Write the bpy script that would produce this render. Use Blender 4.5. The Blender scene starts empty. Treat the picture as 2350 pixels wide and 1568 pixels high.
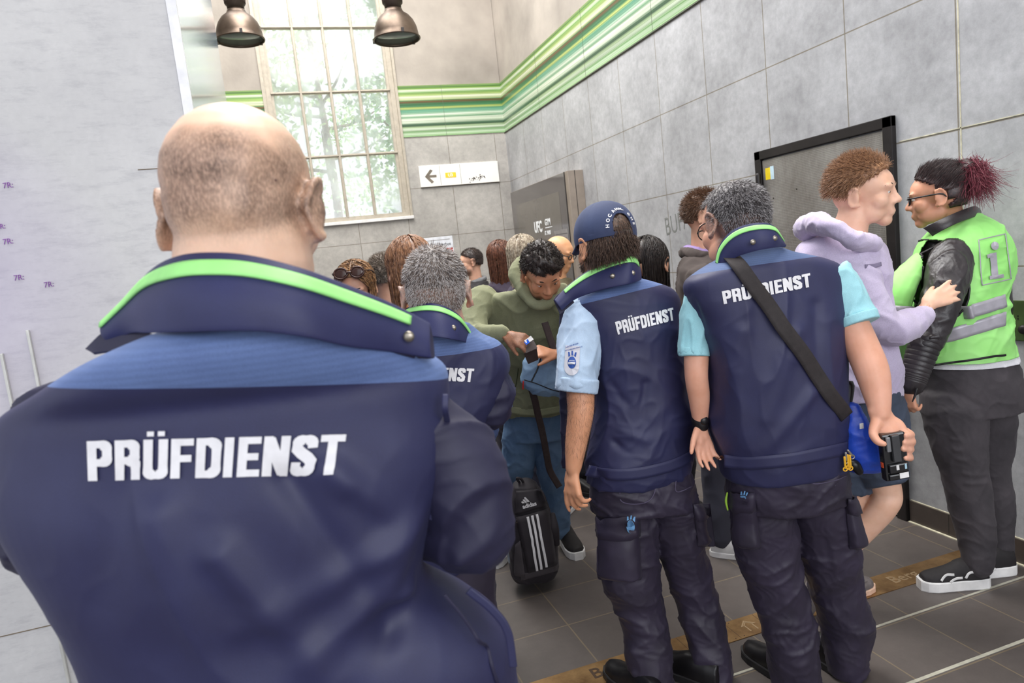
import bpy, bmesh, math, random
import numpy as np
from mathutils import Vector, Matrix
from mathutils.bvhtree import BVHTree
C = bpy.context.scene.collection
# ---------------------------------------------------------------- camera
EYE = Vector((0, 0, 1.58)); FL = 1567.0
ROT = Matrix([[0.944222, 0.141132, -0.297533], [-0.311073, 0.085772, -0.946508], [-0.108062, 0.986268, 0.12489]])
cam = bpy.data.objects.new('camera', bpy.data.cameras.new('camera')); C.objects.link(cam)
cam.data.sensor_width = 36; cam.data.lens = 24.005; cam.data.clip_start = .02; cam.data.clip_end = 200
cam.matrix_world = Matrix.Translation(EYE) @ ROT.to_4x4()
cam.data.dof.use_dof = True; cam.data.dof.focus_distance = 2.4; cam.data.dof.aperture_fstop = 6.3
sc = bpy.context.scene; sc.camera = cam
sc.view_settings.view_transform = 'Standard'; sc.view_settings.look = 'None'
sc.view_settings.gamma = 1; sc.view_settings.use_curve_mapping = False
sc.view_settings.exposure = 0.42
# ---------------------------------------------------------------- daylight
wd = bpy.data.worlds.new('sky'); sc.world = wd; wd.use_nodes = True
wn = wd.node_tree.nodes; wl = wd.node_tree.links
bg = wn['Background']; bg.inputs[1].default_value = 1.25
g = wn.new('ShaderNodeTexCoord'); sp = wn.new('ShaderNodeSeparateXYZ'); cr = wn.new('ShaderNodeValToRGB')
wl.new(g.outputs['Generated'], sp.inputs[0]); wl.new(sp.outputs[2], cr.inputs[0]); wl.new(cr.outputs[0], bg.inputs[0])
cr.color_ramp.elements[0].position = 0.0; cr.color_ramp.elements[0].color = (.62, .64, .70, 1)
cr.color_ramp.elements[1].position = 0.5; cr.color_ramp.elements[1].color = (.92, .97, 1.06, 1)
def light(name, kind, loc, target, energy, color=(1, 1, 1), size=1, size_y=None):
    l = bpy.data.lights.new(name, kind); o = bpy.data.objects.new(name, l); C.objects.link(o)
    o.location = loc; o.rotation_euler = (Vector(target) - Vector(loc)).to_track_quat('-Z', 'Y').to_euler()
    l.energy = energy; l.color = color
    if kind == 'AREA':
        l.size = size
        if size_y: l.shape = 'RECTANGLE'; l.size_y = size_y
    if kind == 'SUN': l.angle = size
    return o
light('daylight_sun', 'SUN', (20, 9, 16), (1, 13, 1), 5, (1, .97, .9), math.radians(3))   # sun on the trees outside
light('hall_top_fill', 'AREA', (1.2, 1.6, 6.4), (1.1, 1.9, 0), 215, (1, .99, .98), 3.0, 4.5)            # added overhead fill under the closed ceiling, no glazing behind it
light('rear_top_fill', 'AREA', (.4, 5.6, 6.4), (1.0, 5.6, 0), 400, (1, .985, .96), 4.6, 2.6)             # added overhead fill that brightens the back and right walls
light('entrance_daylight', 'AREA', (.9, -3.8, 3.0), (1.6, 4, 1.5), 92, (.97, .98, 1), 4.5, 2.6)         # open entrance behind the viewer
light('side_daylight', 'AREA', (-3.2, -1.0, 2.6), (-.8, 2.2, 1.4), 2.5, (.95, .95, 1), 1.6, 2.0)         # area light for daylight from the left

FW = Vector((0, 0, 0)); _f = ROT @ Vector((0, 0, -1)); FW = Vector((_f.x, _f.y, 0)).normalized(); RT = Vector((FW.y, -FW.x, 0)); UP = Vector((0, 0, 1))
def ray(px, py): return ROT @ Vector(((px - 1175) / FL, -(py - 784) / FL, -1))
def at(px, py, D):
    d = ray(px, py); return EYE + d * (D / d.dot(FW))
def onz(px, py, z=0):
    d = ray(px, py); return EYE + d * ((z - EYE.z) / d.z)
def depth(p): return (Vector(p) - EYE).dot(FW)

# ---------------------------------------------------------------- materials
def srgb(c):
    return tuple(((v / 255) / 12.92 if v / 255 <= .04045 else ((v / 255 + .055) / 1.055) ** 2.4) for v in c) + (1,)
def nmat(name):
    m = bpy.data.materials.new(name); m.use_nodes = True
    return m, m.node_tree.nodes, m.node_tree.links, m.node_tree.nodes['Principled BSDF']
def coords(n, l, scale=(1, 1, 1)):
    t = n.new('ShaderNodeTexCoord'); mp = n.new('ShaderNodeMapping'); mp.inputs['Scale'].default_value = scale
    l.new(t.outputs['Object'], mp.inputs[0]); return mp.outputs[0]
def noise(n, l, vec, scale, detail=4, rough=.55):
    t = n.new('ShaderNodeTexNoise'); t.inputs['Scale'].default_value = scale; t.inputs['Detail'].default_value = detail
    t.inputs['Roughness'].default_value = rough; l.new(vec, t.inputs['Vector']); return t.outputs['Fac']
def mix(n, l, fac, a, b, kind='MIX'):
    x = n.new('ShaderNodeMix'); x.data_type = 'RGBA'; x.blend_type = kind
    for s, v in ((x.inputs[0], fac), (x.inputs[6], a), (x.inputs[7], b)):
        if hasattr(v, 'is_linked'): l.new(v, s)
        else: s.default_value = v
    return x.outputs[2]
def ramp(n, l, v, p0, p1, c0=(0, 0, 0, 1), c1=(1, 1, 1, 1)):
    r = n.new('ShaderNodeValToRGB'); r.color_ramp.elements[0].position = p0; r.color_ramp.elements[1].position = p1
    r.color_ramp.elements[0].color = c0; r.color_ramp.elements[1].color = c1; l.new(v, r.inputs[0]); return r.outputs[0]
def bump(n, l, b, h, strength, dist=.01):
    x = n.new('ShaderNodeBump'); x.inputs['Strength'].default_value = strength; x.inputs['Distance'].default_value = dist
    l.new(h, x.inputs['Height']); l.new(x.outputs[0], b.inputs['Normal'])
_M = {}
def mat(name, col, rough=.6, metal=0, var=.08, vscale=12, bmp=0, bscale=200, sheen=0, coat=0, trans=0):
    if name in _M: return _M[name]
    m, n, l, b = nmat(name); c = srgb(col) if max(col) > 1 else tuple(col) + (1,)
    v = coords(n, l); nz = noise(n, l, v, vscale)
    lo = tuple(x * (1 - var * 2) for x in c[:3]) + (1,); hi = tuple(min(1, x * (1 + var * 2)) for x in c[:3]) + (1,)
    l.new(ramp(n, l, nz, .3, .7, lo, hi), b.inputs['Base Color'])
    b.inputs['Roughness'].default_value = rough; b.inputs['Metallic'].default_value = metal
    if sheen: b.inputs['Sheen Weight'].default_value = sheen; b.inputs['Sheen Roughness'].default_value = .4; b.inputs['Sheen Tint'].default_value = (.6, .7, 1, 1)
    if coat: b.inputs['Coat Weight'].default_value = coat; b.inputs['Coat Roughness'].default_value = .15
    if bmp: bump(n, l, b, noise(n, l, v, bscale, 2), bmp, .002)
    _M[name] = m; return m
def tile_mat(name, axes, origin, size, base, vary, grout, mort=.004, rough=.55, blotch=.25, bscale=2.2, bumpy=.15, coat=0):
    m, n, l, b = nmat(name); t = n.new('ShaderNodeTexCoord'); s = n.new('ShaderNodeSeparateXYZ'); l.new(t.outputs['Object'], s.inputs[0])
    cb = n.new('ShaderNodeCombineXYZ')
    for i in range(2):
        a = n.new('ShaderNodeMath'); a.operation = 'SUBTRACT'; l.new(s.outputs[axes[i]], a.inputs[0]); a.inputs[1].default_value = origin[i]; l.new(a.outputs[0], cb.inputs[i])
    br = n.new('ShaderNodeTexBrick'); br.offset = 0; br.squash = 1; l.new(cb.outputs[0], br.inputs['Vector'])
    br.inputs['Scale'].default_value = 1; br.inputs['Brick Width'].default_value = size[0]; br.inputs['Row Height'].default_value = size[1]
    br.inputs['Mortar Size'].default_value = mort; br.inputs['Mortar Smooth'].default_value = .1
    A = srgb(base); B = tuple(x * (1 - vary) for x in A[:3]) + (1,)
    br.inputs['Color1'].default_value = A; br.inputs['Color2'].default_value = B; br.inputs['Mortar'].default_value = srgb(grout)
    vec = coords(n, l)
    n1 = noise(n, l, vec, bscale, 8, .65); n2 = noise(n, l, vec, bscale * 9, 6, .7); n3 = noise(n, l, vec, 140, 2)
    k = ramp(n, l, n1, .3, .72, (1 - blotch,) * 3 + (1,), (1.0,) * 3 + (1,))
    k2 = ramp(n, l, n2, .3, .7, (1 - blotch * .6,) * 3 + (1,), (1.0,) * 3 + (1,))
    k3 = ramp(n, l, n3, .25, .75, (.93,) * 3 + (1,), (1.0,) * 3 + (1,))
    c = mix(n, l, 1.0, br.outputs['Color'], k, 'MULTIPLY'); c = mix(n, l, 1.0, c, k2, 'MULTIPLY'); c = mix(n, l, 1.0, c, k3, 'MULTIPLY')
    l.new(c, b.inputs['Base Color']); b.inputs['Roughness'].default_value = rough
    if coat: b.inputs['Coat Weight'].default_value = coat; b.inputs['Coat Roughness'].default_value = .12
    iv = n.new('ShaderNodeMath'); iv.operation = 'SUBTRACT'; iv.inputs[0].default_value = 1; l.new(br.outputs['Fac'], iv.inputs[1])
    bump(n, l, b, iv.outputs[0], bumpy, .004)
    return m

# ---------------------------------------------------------------- mesh helpers
def tag(o, label=None, cat=None, group=None, kind=None):
    if label: o['label'] = label
    if cat: o['category'] = cat
    if group: o['group'] = group
    if kind: o['kind'] = kind
    return o
def link(name, me, m, parent=None, smooth=False):
    o = bpy.data.objects.new(name, me); C.objects.link(o); me.name = name
    if m is not None:
        me.materials.clear()
        for x in (m if isinstance(m, (list, tuple)) else [m]): me.materials.append(x)
    if smooth:
        for p in me.polygons: p.use_smooth = True
    if parent is not None: o.parent = parent
    return o
def obj(name, bm, m, parent=None, smooth=False):
    me = bpy.data.meshes.new(name); bm.normal_update(); bm.to_mesh(me); bm.free()
    return link(name, me, m, parent, smooth)
def empty(name, loc, label, cat, group=None):
    o = bpy.data.objects.new(name, None); C.objects.link(o); o.empty_display_size = .05; PENDING.append((o, Vector(loc)))
    return tag(o, label, cat, group)
PENDING = []     # (root, base): re-origined at the end
def box(bm, a, b, bev=0):
    r = bmesh.ops.create_cube(bm, size=1); vs = r['verts']
    a = Vector(a); b = Vector(b); c = (a + b) / 2; d = b - a
    for v in vs: v.co = Vector((c.x + v.co.x * d.x, c.y + v.co.y * d.y, c.z + v.co.z * d.z))
    if bev: bmesh.ops.bevel(bm, geom=list({e for v in vs for e in v.link_edges}), offset=bev, segments=2, affect='EDGES', profile=.6)
def frame_of(d, upv=UP):
    d = Vector(d).normalized(); s = d.cross(upv)
    if s.length < 1e-3: s = Vector((1, 0, 0))
    s.normalize(); return s, s.cross(d).normalized(), d
def catmull(pts, n):
    P = np.array([list(p) for p in pts], float); k = len(P)
    if k < 3: t = np.linspace(0, 1, n)[:, None]; return P[0] * (1 - t) + P[-1] * t
    Q = np.vstack([2 * P[0] - P[1], P, 2 * P[-1] - P[-2]]); out = []
    for t in np.linspace(0, k - 1 - 1e-9, n):
        i = int(t); u = t - i; a, b, c, d = Q[i:i + 4]
        out.append(.5 * ((2 * b) + (c - a) * u + (2 * a - 5 * b + 4 * c - d) * u * u + (3 * b - a - 3 * c + d) * u ** 3))
    return np.array(out)
def skin_rings(bm, rings, cap=True):
    """rings: list of lists of Vectors, equal length, closed"""
    R = [[bm.verts.new(p) for p in r] for r in rings]; n = len(R[0])
    for a, b in zip(R, R[1:]):
        for i in range(n): bm.faces.new((a[i], a[(i + 1) % n], b[(i + 1) % n], b[i]))
    if cap: bm.faces.new(R[0][::-1]); bm.faces.new(R[-1])
def tube(bm, pts, radii, seg=14, n=None, flat=1, upv=UP, caps=True):
    """smooth capsule-ended tube; radii per point"""
    n = n or max(6, 5 * len(pts)); A = catmull([list(p) + [r] for p, r in zip(pts, radii)], n)
    P = [Vector(a[:3]) for a in A]; r = [max(1e-4, a[3]) for a in A]; rings = []
    ds = [(P[min(i + 1, n - 1)] - P[max(i - 1, 0)]).normalized() for i in range(n)]
    s, u, d = frame_of(ds[0], upv)
    def ring(c, s, u, rr): return [c + (s * math.cos(2 * math.pi * j / seg) + u * math.sin(2 * math.pi * j / seg) * flat) * rr for j in range(seg)]
    fr = []
    for i in range(n):
        d = ds[i]; s = (s - d * s.dot(d)).normalized(); u = s.cross(d) * -1; fr.append((s.copy(), u.copy()))
    if caps:
        for a in (80, 55, 28): t = math.radians(a); rings.append(ring(P[0] - ds[0] * r[0] * math.sin(t) * min(1, flat), *fr[0], r[0] * math.cos(t)))
    for i in range(n): rings.append(ring(P[i], *fr[i], r[i]))
    if caps:
        for a in (28, 55, 80): t = math.radians(a); rings.append(ring(P[-1] + ds[-1] * r[-1] * math.sin(t) * min(1, flat), *fr[-1], r[-1] * math.cos(t)))
    skin_rings(bm, rings)
def ell(bm, c, r, M=None, seg=20):
    res = bmesh.ops.create_uvsphere(bm, u_segments=seg, v_segments=seg // 2 + 2, radius=1)
    for v in res['verts']:
        p = Vector((v.co.x * r[0], v.co.y * r[1], v.co.z * r[2]))
        v.co = Vector(c) + (M @ p if M is not None else p)
def lathe(bm, prof, c=(0, 0, 0), seg=40, cap=False, M=None):
    rings = []
    for r, z in prof:
        rr = []
        for j in range(seg):
            p = Vector((r * math.cos(2 * math.pi * j / seg), r * math.sin(2 * math.pi * j / seg), z)); rr.append(Vector(c) + (M @ p if M else p))
        rings.append(rr)
    skin_rings(bm, rings, cap)
def quad(bm, a, b, c, d): bm.faces.new([bm.verts.new(p) for p in (a, b, c, d)])
def text_mesh(s, size, depth_=.002, offset=0, sx=1, align='LEFT'):
    cu = bpy.data.curves.new('t', 'FONT'); cu.body = s; cu.size = size; cu.extrude = depth_; cu.offset = offset * size; cu.align_x = align; cu.resolution_u = 3
    o = bpy.data.objects.new('t', cu); C.objects.link(o); dg = bpy.context.evaluated_depsgraph_get(); dg.update()
    me = bpy.data.meshes.new_from_object(o.evaluated_get(dg)); bpy.data.objects.remove(o); bpy.data.curves.remove(cu)
    if sx != 1: me.transform(Matrix.Diagonal((sx, 1, 1, 1)))
    return me
def place_text(name, s, size, o, x, y, m, parent, **k):
    me = text_mesh(s, size, **k); x = Vector(x).normalized(); y = Vector(y).normalized(); z = x.cross(y)
    M = Matrix((x, y, z)).transposed().to_4x4(); M.translation = Vector(o); me.transform(M); return link(name, me, m, parent)

# ---------------------------------------------------------------- the room
WX, WY, TOP = 2.873, 8.47, 6.6
wall_grey = tile_mat('grey wall tile right', (1, 2), (4.14 - 6.1, .115 - 6.05), (.6095, .6035), (200, 200, 202), .07, (148, 140, 124), .0035, .5, .42)
wall_back_m = tile_mat('grey wall tile back', (0, 2), (2.72 - 6.7, .115 - 6.05), (.6095, .6035), (202, 197, 190), .06, (140, 132, 118), .0035, .55, .36)
plaster = mat('stained plaster', (160, 152, 143), .9, 0, .12, 1.6, .5, 40)
black_metal = mat('black painted steel', (38, 34, 34), .45, .3, .15, 8)
def wall_mesh(bm, a, b): box(bm, a, b)
def struct(name, bm, m): return tag(obj(name, bm, m), kind='structure')
floor_m = tile_mat('dark floor tile', (0, 1), (.92 - 6.1, 2.27 - 6.1), (.305, .305), (100, 92, 88), .12, (128, 114, 94), .003, .42, .3, 1.6, .3)
b = bmesh.new(); box(b, (-6, -4, -.1), (WX + .2, WY + .3, 0)); struct('floor', b, floor_m)
b = bmesh.new(); box(b, (WX, -4, 0), (WX + .2, WY + .2, 3.128)); struct('wall_right', b, wall_grey)
b = bmesh.new(); box(b, (WX + .004, -4, 3.70), (WX + .2, WY + .2, TOP)); struct('wall_right_upper', b, plaster)
# back wall around the window opening
wx0, wx1, wz0, wz1 = .06, 1.54, 2.19, 6.0
b = bmesh.new()
for a, c in (((-3.4, WY, 0), (WX, WY + .25, wz0)), ((-3.4, WY, wz0), (wx0, WY + .25, 3.128)), ((wx1, WY, wz0), (WX, WY + .25, 3.128))): box(b, a, c)
struct('wall_back', b, wall_back_m)
b = bmesh.new()
for a, c in (((-3.4, WY, 3.70), (wx0, WY + .25, TOP)), ((wx1, WY, 3.70), (WX, WY + .25, TOP)), ((wx0, WY, wz1), (wx1, WY + .25, TOP))): box(b, a, c)
struct('wall_back_upper', b, plaster)
b = bmesh.new(); box(b, (-6, -4.2, TOP), (WX + .2, WY + .25, TOP + .2)); struct('ceiling', b, plaster)
b = bmesh.new(); box(b, (-3.6, 4.2, 0), (-3.4, WY + .25, TOP)); struct('wall_left_far', b, wall_back_m)
# striped green frieze
def stripe_mat(name):
    m, n, l, bs = nmat(name); t = n.new('ShaderNodeTexCoord'); s = n.new('ShaderNodeSeparateXYZ'); l.new(t.outputs['Object'], s.inputs[0])
    mr = n.new('ShaderNodeMapRange'); mr.inputs[1].default_value = 3.128; mr.inputs[2].default_value = 3.735; l.new(s.outputs[2], mr.inputs[0])
    r = n.new('ShaderNodeValToRGB'); r.color_ramp.interpolation = 'LINEAR'; l.new(mr.outputs[0], r.inputs[0])
    cols = [(0, (150, 190, 130)), (.06, (190, 205, 180)), (.10, (110, 150, 95)), (.14, (205, 212, 195)), (.19, (160, 180, 140)), (.215, (60, 85, 65)), (.245, (70, 100, 75)), (.28, (200, 210, 190)), (.34, (225, 225, 212)), (.38, (120, 165, 130)),
            (.42, (215, 220, 205)), (.47, (130, 175, 150)), (.52, (90, 150, 125)), (.56, (190, 195, 110)), (.59, (70, 125, 85)), (.64, (55, 105, 70)), (.685, (120, 80, 50)), (.70, (60, 110, 65)), (.73, (200, 205, 160)), (.77, (225, 222, 205)),
            (.81, (165, 185, 110)), (.86, (120, 160, 90)), (.90, (220, 220, 205)), (.93, (130, 165, 80)), (.965, (90, 130, 70)), (1, (150, 170, 110))]
    e = r.color_ramp.elements
    e[0].position = 0; e[0].color = srgb(cols[0][1]); e[1].position = 1; e[1].color = srgb(cols[-1][1])
    for p, c in cols[1:-1]: x = e.new(p); x.color = srgb(c)
    v = coords(n, l, (.6, .6, 60)); c2 = mix(n, l, 1.0, r.outputs[0], ramp(n, l, noise(n, l, v, 1, 3), .3, .7, (.72, .75, .72, 1), (1.1, 1.1, 1.1, 1)), 'MULTIPLY')
    c3 = mix(n, l, 1.0, c2, ramp(n, l, noise(n, l, coords(n, l, (.3, .3, 190)), 1, 3), .38, .62, (.62, .68, .60, 1), (1.1, 1.1, 1.1, 1)), 'MULTIPLY')
    l.new(c3, bs.inputs['Base Color']); bs.inputs['Roughness'].default_value = .25; return m
fr_m = stripe_mat('striped green glazed frieze')
seam_m = mat('frieze joint', (90, 95, 80), .7)
b = bmesh.new(); box(b, (WX - .006, -4, 3.13), (WX + .19, WY, 3.735)); struct('trim_1', b, fr_m)
b = bmesh.new(); box(b, (-3.4, WY - .006, 3.13), (wx0 - .02, WY + .2, 3.735)); box(b, (wx1 + .02, WY - .006, 3.13), (WX, WY + .2, 3.735)); struct('trim_2', b, fr_m)
b = bmesh.new()
for y in (7.19, 4.75, 5.97, 3.53, 2.31): box(b, (WX - .0075, y - .0015, 3.13), (WX - .005, y + .0015, 3.735))
for x in (2.11,): box(b, (x - .0015, WY - .0075, 3.13), (x + .0015, WY - .005, 3.735))
box(b, (WX - .012, -4, 3.122), (WX, WY, 3.131)); struct('trim_3', b, seam_m)
# baseboard on the right
bb_m = tile_mat('dark skirting tile', (1, 2), (0, -.05), (.6, .4), (86, 76, 70), .1, (60, 54, 48), .003, .35, .3)
b = bmesh.new(); box(b, (WX - .012, -4, 0), (WX, 2.62, .112)); box(b, (WX - .012, 3.64, 0), (WX, WY, .112)); struct('baseboard_right', b, bb_m)
b = bmesh.new(); box(b, (-3.4, WY - .012, 0), (WX - .012, WY, .112)); struct('baseboard_back', b, bb_m)
caulk = mat('pale joint filler', (196, 190, 165), .8, 0, .15, 30)
b = bmesh.new(); box(b, (WX - .024, -4, 0), (WX - .012, 2.62, .004)); box(b, (WX - .004, -4, .110), (WX + .001, 2.62, .116)); struct('trim_4', b, caulk)
b = bmesh.new()
box(b, (1.20, 1.974, 0), (WX - .02, 1.984, .0012)); box(b, (1.0, 1.668, 0), (WX - .02, 1.681, .0012))
struct('trim_5', b, mat('pale grout line', (168, 165, 150), .8, 0, .1, 20))
b = bmesh.new(); box(b, (WX - .002, 2.292, .715), (WX, 2.298, 4.0 - .87)); box(b, (WX - .002, 2.05, .714), (WX, 2.3, .718)); box(b, (WX - .002, 1.0, 1.915), (WX, 2.61, 1.919)); struct('trim_6', b, caulk)

# near wall on the left (a deep pier), its polished reveal and the edge strip
near_m, n_, l_, b_ = nmat('pale concrete slab')
v_ = coords(n_, l_); k1 = noise(n_, l_, v_, 1.6, 8, .7); k2 = noise(n_, l_, coords(n_, l_, (3, 3, 12)), 4, 8, .75); k3 = noise(n_, l_, v_, 60, 4)
c_ = ramp(n_, l_, k1, .3, .7, srgb((190, 189, 190)), srgb((214, 213, 212)))
c_ = mix(n_, l_, 1.0, c_, ramp(n_, l_, k2, .26, .5, (.80, .80, .82, 1), (1, 1, 1, 1)), 'MULTIPLY')
c_ = mix(n_, l_, 1.0, c_, ramp(n_, l_, k3, .3, .7, (.95, .95, .95, 1), (1, 1, 1, 1)), 'MULTIPLY')
# pink-violet overspray of old graffiti on the left
s_ = n_.new('ShaderNodeSeparateXYZ'); l_.new(v_, s_.inputs[0])
vm = n_.new('ShaderNodeVectorMath'); vm.operation = 'DISTANCE'; l_.new(v_, vm.inputs[0]); vm.inputs[1].default_value = (-.95, 2.1, 1.62)
mm = n_.new('ShaderNodeMapRange'); mm.inputs[1].default_value = .1; mm.inputs[2].default_value = .55; mm.inputs[3].default_value = .42; mm.inputs[4].default_value = 0; l_.new(vm.outputs['Value'], mm.inputs[0])
c_ = mix(n_, l_, mm.outputs[0], c_, srgb((172, 152, 204)))
l_.new(c_, b_.inputs['Base Color']); b_.inputs['Roughness'].default_value = .6
bump(n_, l_, b_, k2, .12, .003)
b = bmesh.new(); box(b, (-6, 2.1, 0), (-.19, 4.19, TOP)); struct('wall_left_near', b, near_m)
rev_m = tile_mat('polished blue-grey reveal tile', (1, 2), (2.1, .115 - 6.05 + .2), (1.19, .6035), (118, 138, 178), .1, (80, 88, 108), .003, .12, .35, 1.2, .1, .6)
b = bmesh.new(); box(b, (-.19, 2.112, 0), (-.180, 4.2, TOP)); struct('wall_left_reveal', b, rev_m)
b = bmesh.new(); box(b, (-.203, 2.094, 0), (-.178, 2.112, TOP)); struct('trim_7', b, mat('white edge strip', (236, 236, 240), .4))
b = bmesh.new()
box(b, (-.34, 2.0985, 1.9155), (-.203, 2.1, 1.9175)); box(b, (-3, 2.0985, .714), (-.203, 2.1, .7165))
struct('trim_8', b, mat('slab joint', (120, 108, 92), .9))
steel_l = mat('pale rod', (205, 205, 200), .35, .3)
for i, (px, py) in enumerate(((62, 758), (2, 812))):
    d = ray(px, py); p = EYE + d * (2.09 / d.y)
    b = bmesh.new(); box(b, (p.x - .0035, 2.088, .05), (p.x + .0035, 2.0985, p.z), .002)
    tag(obj('wall_rod', b, steel_l), ['slim pale vertical rod on the left wall, the taller one', 'slim pale vertical rod on the left wall at the frame edge'][i], 'rod', 'thin rods on the left wall')
gm = mat('purple marker ink', (140, 90, 165), .7)
for i, (px, py, s) in enumerate(((18, 426, 1), (2, 520, .9), (18, 555, 1), (43, 638, 1), (112, 654, 1))):
    d = ray(px, py); p = EYE + d * (2.096 / d.y)
    o = place_text('marker_scribble', '7R:', .020 * s, (p.x - .012, 2.0975, p.z - .006), (1, 0, .05), (0, 0, 1), gm, None, depth_=.0006, sx=.9)
    tag(o, 'purple marker scribble on the left wall, ' + ['uppermost of the five', 'second from the top', 'third from the top', 'fourth from the top', 'lowest and furthest right'][i], 'graffiti', 'purple marker scribbles')

# ---------------------------------------------------------------- window
frame_m = mat('cream window paint', (172, 163, 148), .5, 0, .06, 20)
win = bpy.data.objects.new('window_1', None); C.objects.link(win); win['kind'] = 'structure'; PENDING.append((win, Vector((.8, WY, wz0))))
b = bmesh.new(); Y0, Y1 = WY + .02, WY + .09
box(b, (wx0, Y0, wz0), (wx0 + .055, Y1, wz1)); box(b, (wx1 - .055, Y0, wz0), (wx1, Y1, wz1)); box(b, (wx0 + .054, Y0 + .001, wz0 + .0005), (wx1 - .054, Y1 - .001, wz0 + .055)); box(b, (wx0 + .054, Y0 + .001, wz1 - .05), (wx1 - .054, Y1 - .001, wz1 - .001))
box(b, (wx0 + .055, Y0 + .02, wz0 + .055), (wx0 + .085, Y1 + .02, wz1 - .051)); box(b, (wx1 - .085, Y0 + .02, wz0 + .055), (wx1 - .055, Y1 + .02, wz1 - .051))
obj('window_frame', b, frame_m, win)
b = bmesh.new()
for x in (.45, .79, 1.122): box(b, (x - .017, Y0 + .01, wz0 + .04), (x + .017, Y1, wz1 - .04), .004); box(b, (x - .008, Y0 - .006, wz0 + .05), (x + .008, Y0 + .012, wz1 - .04))
for z in (2.966, 3.70, 4.43, 5.16): box(b, (wx0 + .05, Y0 + .012, z - .014), (wx1 - .05, Y1 - .004, z + .014), .003); box(b, (wx0 + .05, Y0, z - .006), (wx1 - .05, Y0 + .014, z + .006))
obj('glazing_bar', b, frame_m, win)
b = bmesh.new(); box(b, (wx0 - .02, WY - .035, wz0 - .035), (wx1 + .035, WY + .06, wz0 + .002), .004); obj('window_sill', b, mat('white sill', (226, 224, 222), .45), win)
b = bmesh.new(); box(b, (wx0 - .035, WY - .02, wz0), (wx0, WY + .04, wz1)); box(b, (wx1, WY - .02, wz0), (wx1 + .03, WY + .04, wz1)); obj('window_casing', b, frame_m, win)
gl, n_, l_, b_ = nmat('glare-hazed glass')
n_.remove(b_); out = n_['Material Output']
tr = n_.new('ShaderNodeBsdfTransparent'); tl = n_.new('ShaderNodeBsdfTranslucent'); gs = n_.new('ShaderNodeBsdfGlossy'); gs.inputs['Roughness'].default_value = .05; tl.inputs[0].default_value = (.95, .97, 1, 1)
mx = n_.new('ShaderNodeMixShader'); mx2 = n_.new('ShaderNodeMixShader'); mx2.inputs[0].default_value = .05
hz = ramp(n_, l_, noise(n_, l_, coords(n_, l_, (1, 1, .6)), 2.2, 5), .35, .7, (.16,) * 3 + (1,), (.62,) * 3 + (1,))  # white glare of the overexposed outside mixed into the pane as haze
l_.new(hz, mx.inputs[0]); l_.new(tr.outputs[0], mx.inputs[1]); l_.new(tl.outputs[0], mx.inputs[2]); l_.new(mx.outputs[0], mx2.inputs[1]); l_.new(gs.outputs[0], mx2.inputs[2]); l_.new(mx2.outputs[0], out.inputs[0])
b = bmesh.new(); box(b, (wx0 + .04, Y0 + .045, wz0 + .04), (wx1 - .04, Y0 + .049, wz1 - .04)); obj('window_pane', b, gl, win)

# ---------------------------------------------------------------- trees beyond the window
def tree(name, x, y, h, r, seed, col, label, n=5200):
    rng = np.random.default_rng(seed); root = empty(name, (x, y, 0), label, 'tree', 'trees outside the window')
    b = bmesh.new(); tube(b, [(x, y, 0), (x + .1, y, h * .4), (x - .1, y + .1, h * .85)], [.16, .12, .04], 10, 10)
    for k in range(9):
        a = rng.uniform(0, 6.28); z = h * rng.uniform(.35, .75); e = Vector((x + math.cos(a) * r * .8, y + math.sin(a) * r * .8, z + .9))
        tube(b, [(x, y, z), ((x + e.x) / 2, (y + e.y) / 2, z + .3), e], [.06, .04, .015], 6, 6)
    obj('trunk', b, mat('tree bark', (96, 84, 74), .9, 0, .2, 10), root)
    cl = rng.normal(0, 1, (60, 3)); cl /= np.linalg.norm(cl, axis=1)[:, None]; cl *= rng.uniform(.35, 1, (60, 1)) ** .5; cl = cl * [r, r, h * .45] + [x, y, h * .62]
    me = bpy.data.meshes.new('foliage'); c = cl[rng.integers(0, 60, n)] + rng.normal(0, .34, (n, 3)); u = rng.normal(0, 1, (n, 3)); u /= np.linalg.norm(u, axis=1)[:, None]
    w = np.cross(u, rng.normal(0, 1, (n, 3))); w /= np.linalg.norm(w, axis=1)[:, None]; s = rng.uniform(.05, .11, (n, 1))
    V = np.stack([c - u * s, c + w * s * .5, c + u * s, c - w * s * .5], 1).reshape(-1, 3)
    me.from_pydata(V.tolist(), [], np.arange(n * 4).reshape(-1, 4).tolist()); link('foliage', me, mat(name + str(seed), col, .5, 0, .25, 3), root)
tree('broadleaf_tree', -.9, 13.0, 9.0, 1.9, 1, (150, 178, 120), 'pale green leafy tree seen through the left window panes')
tree('broadleaf_tree', 3.6, 14.2, 8.5, 1.9, 2, (120, 160, 120), 'dark trunked leafy tree seen through the right window panes')
tree('broadleaf_tree', 1.6, 21.0, 11.0, 3.0, 3, (160, 190, 140), 'taller tree in the middle distance beyond the window')
b = bmesh.new(); box(b, (-15, WY + .3, -.3), (25, 60, -.05)); struct('ground_outside', b, mat('sunlit ground outside', (190, 190, 160), .9))

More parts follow.
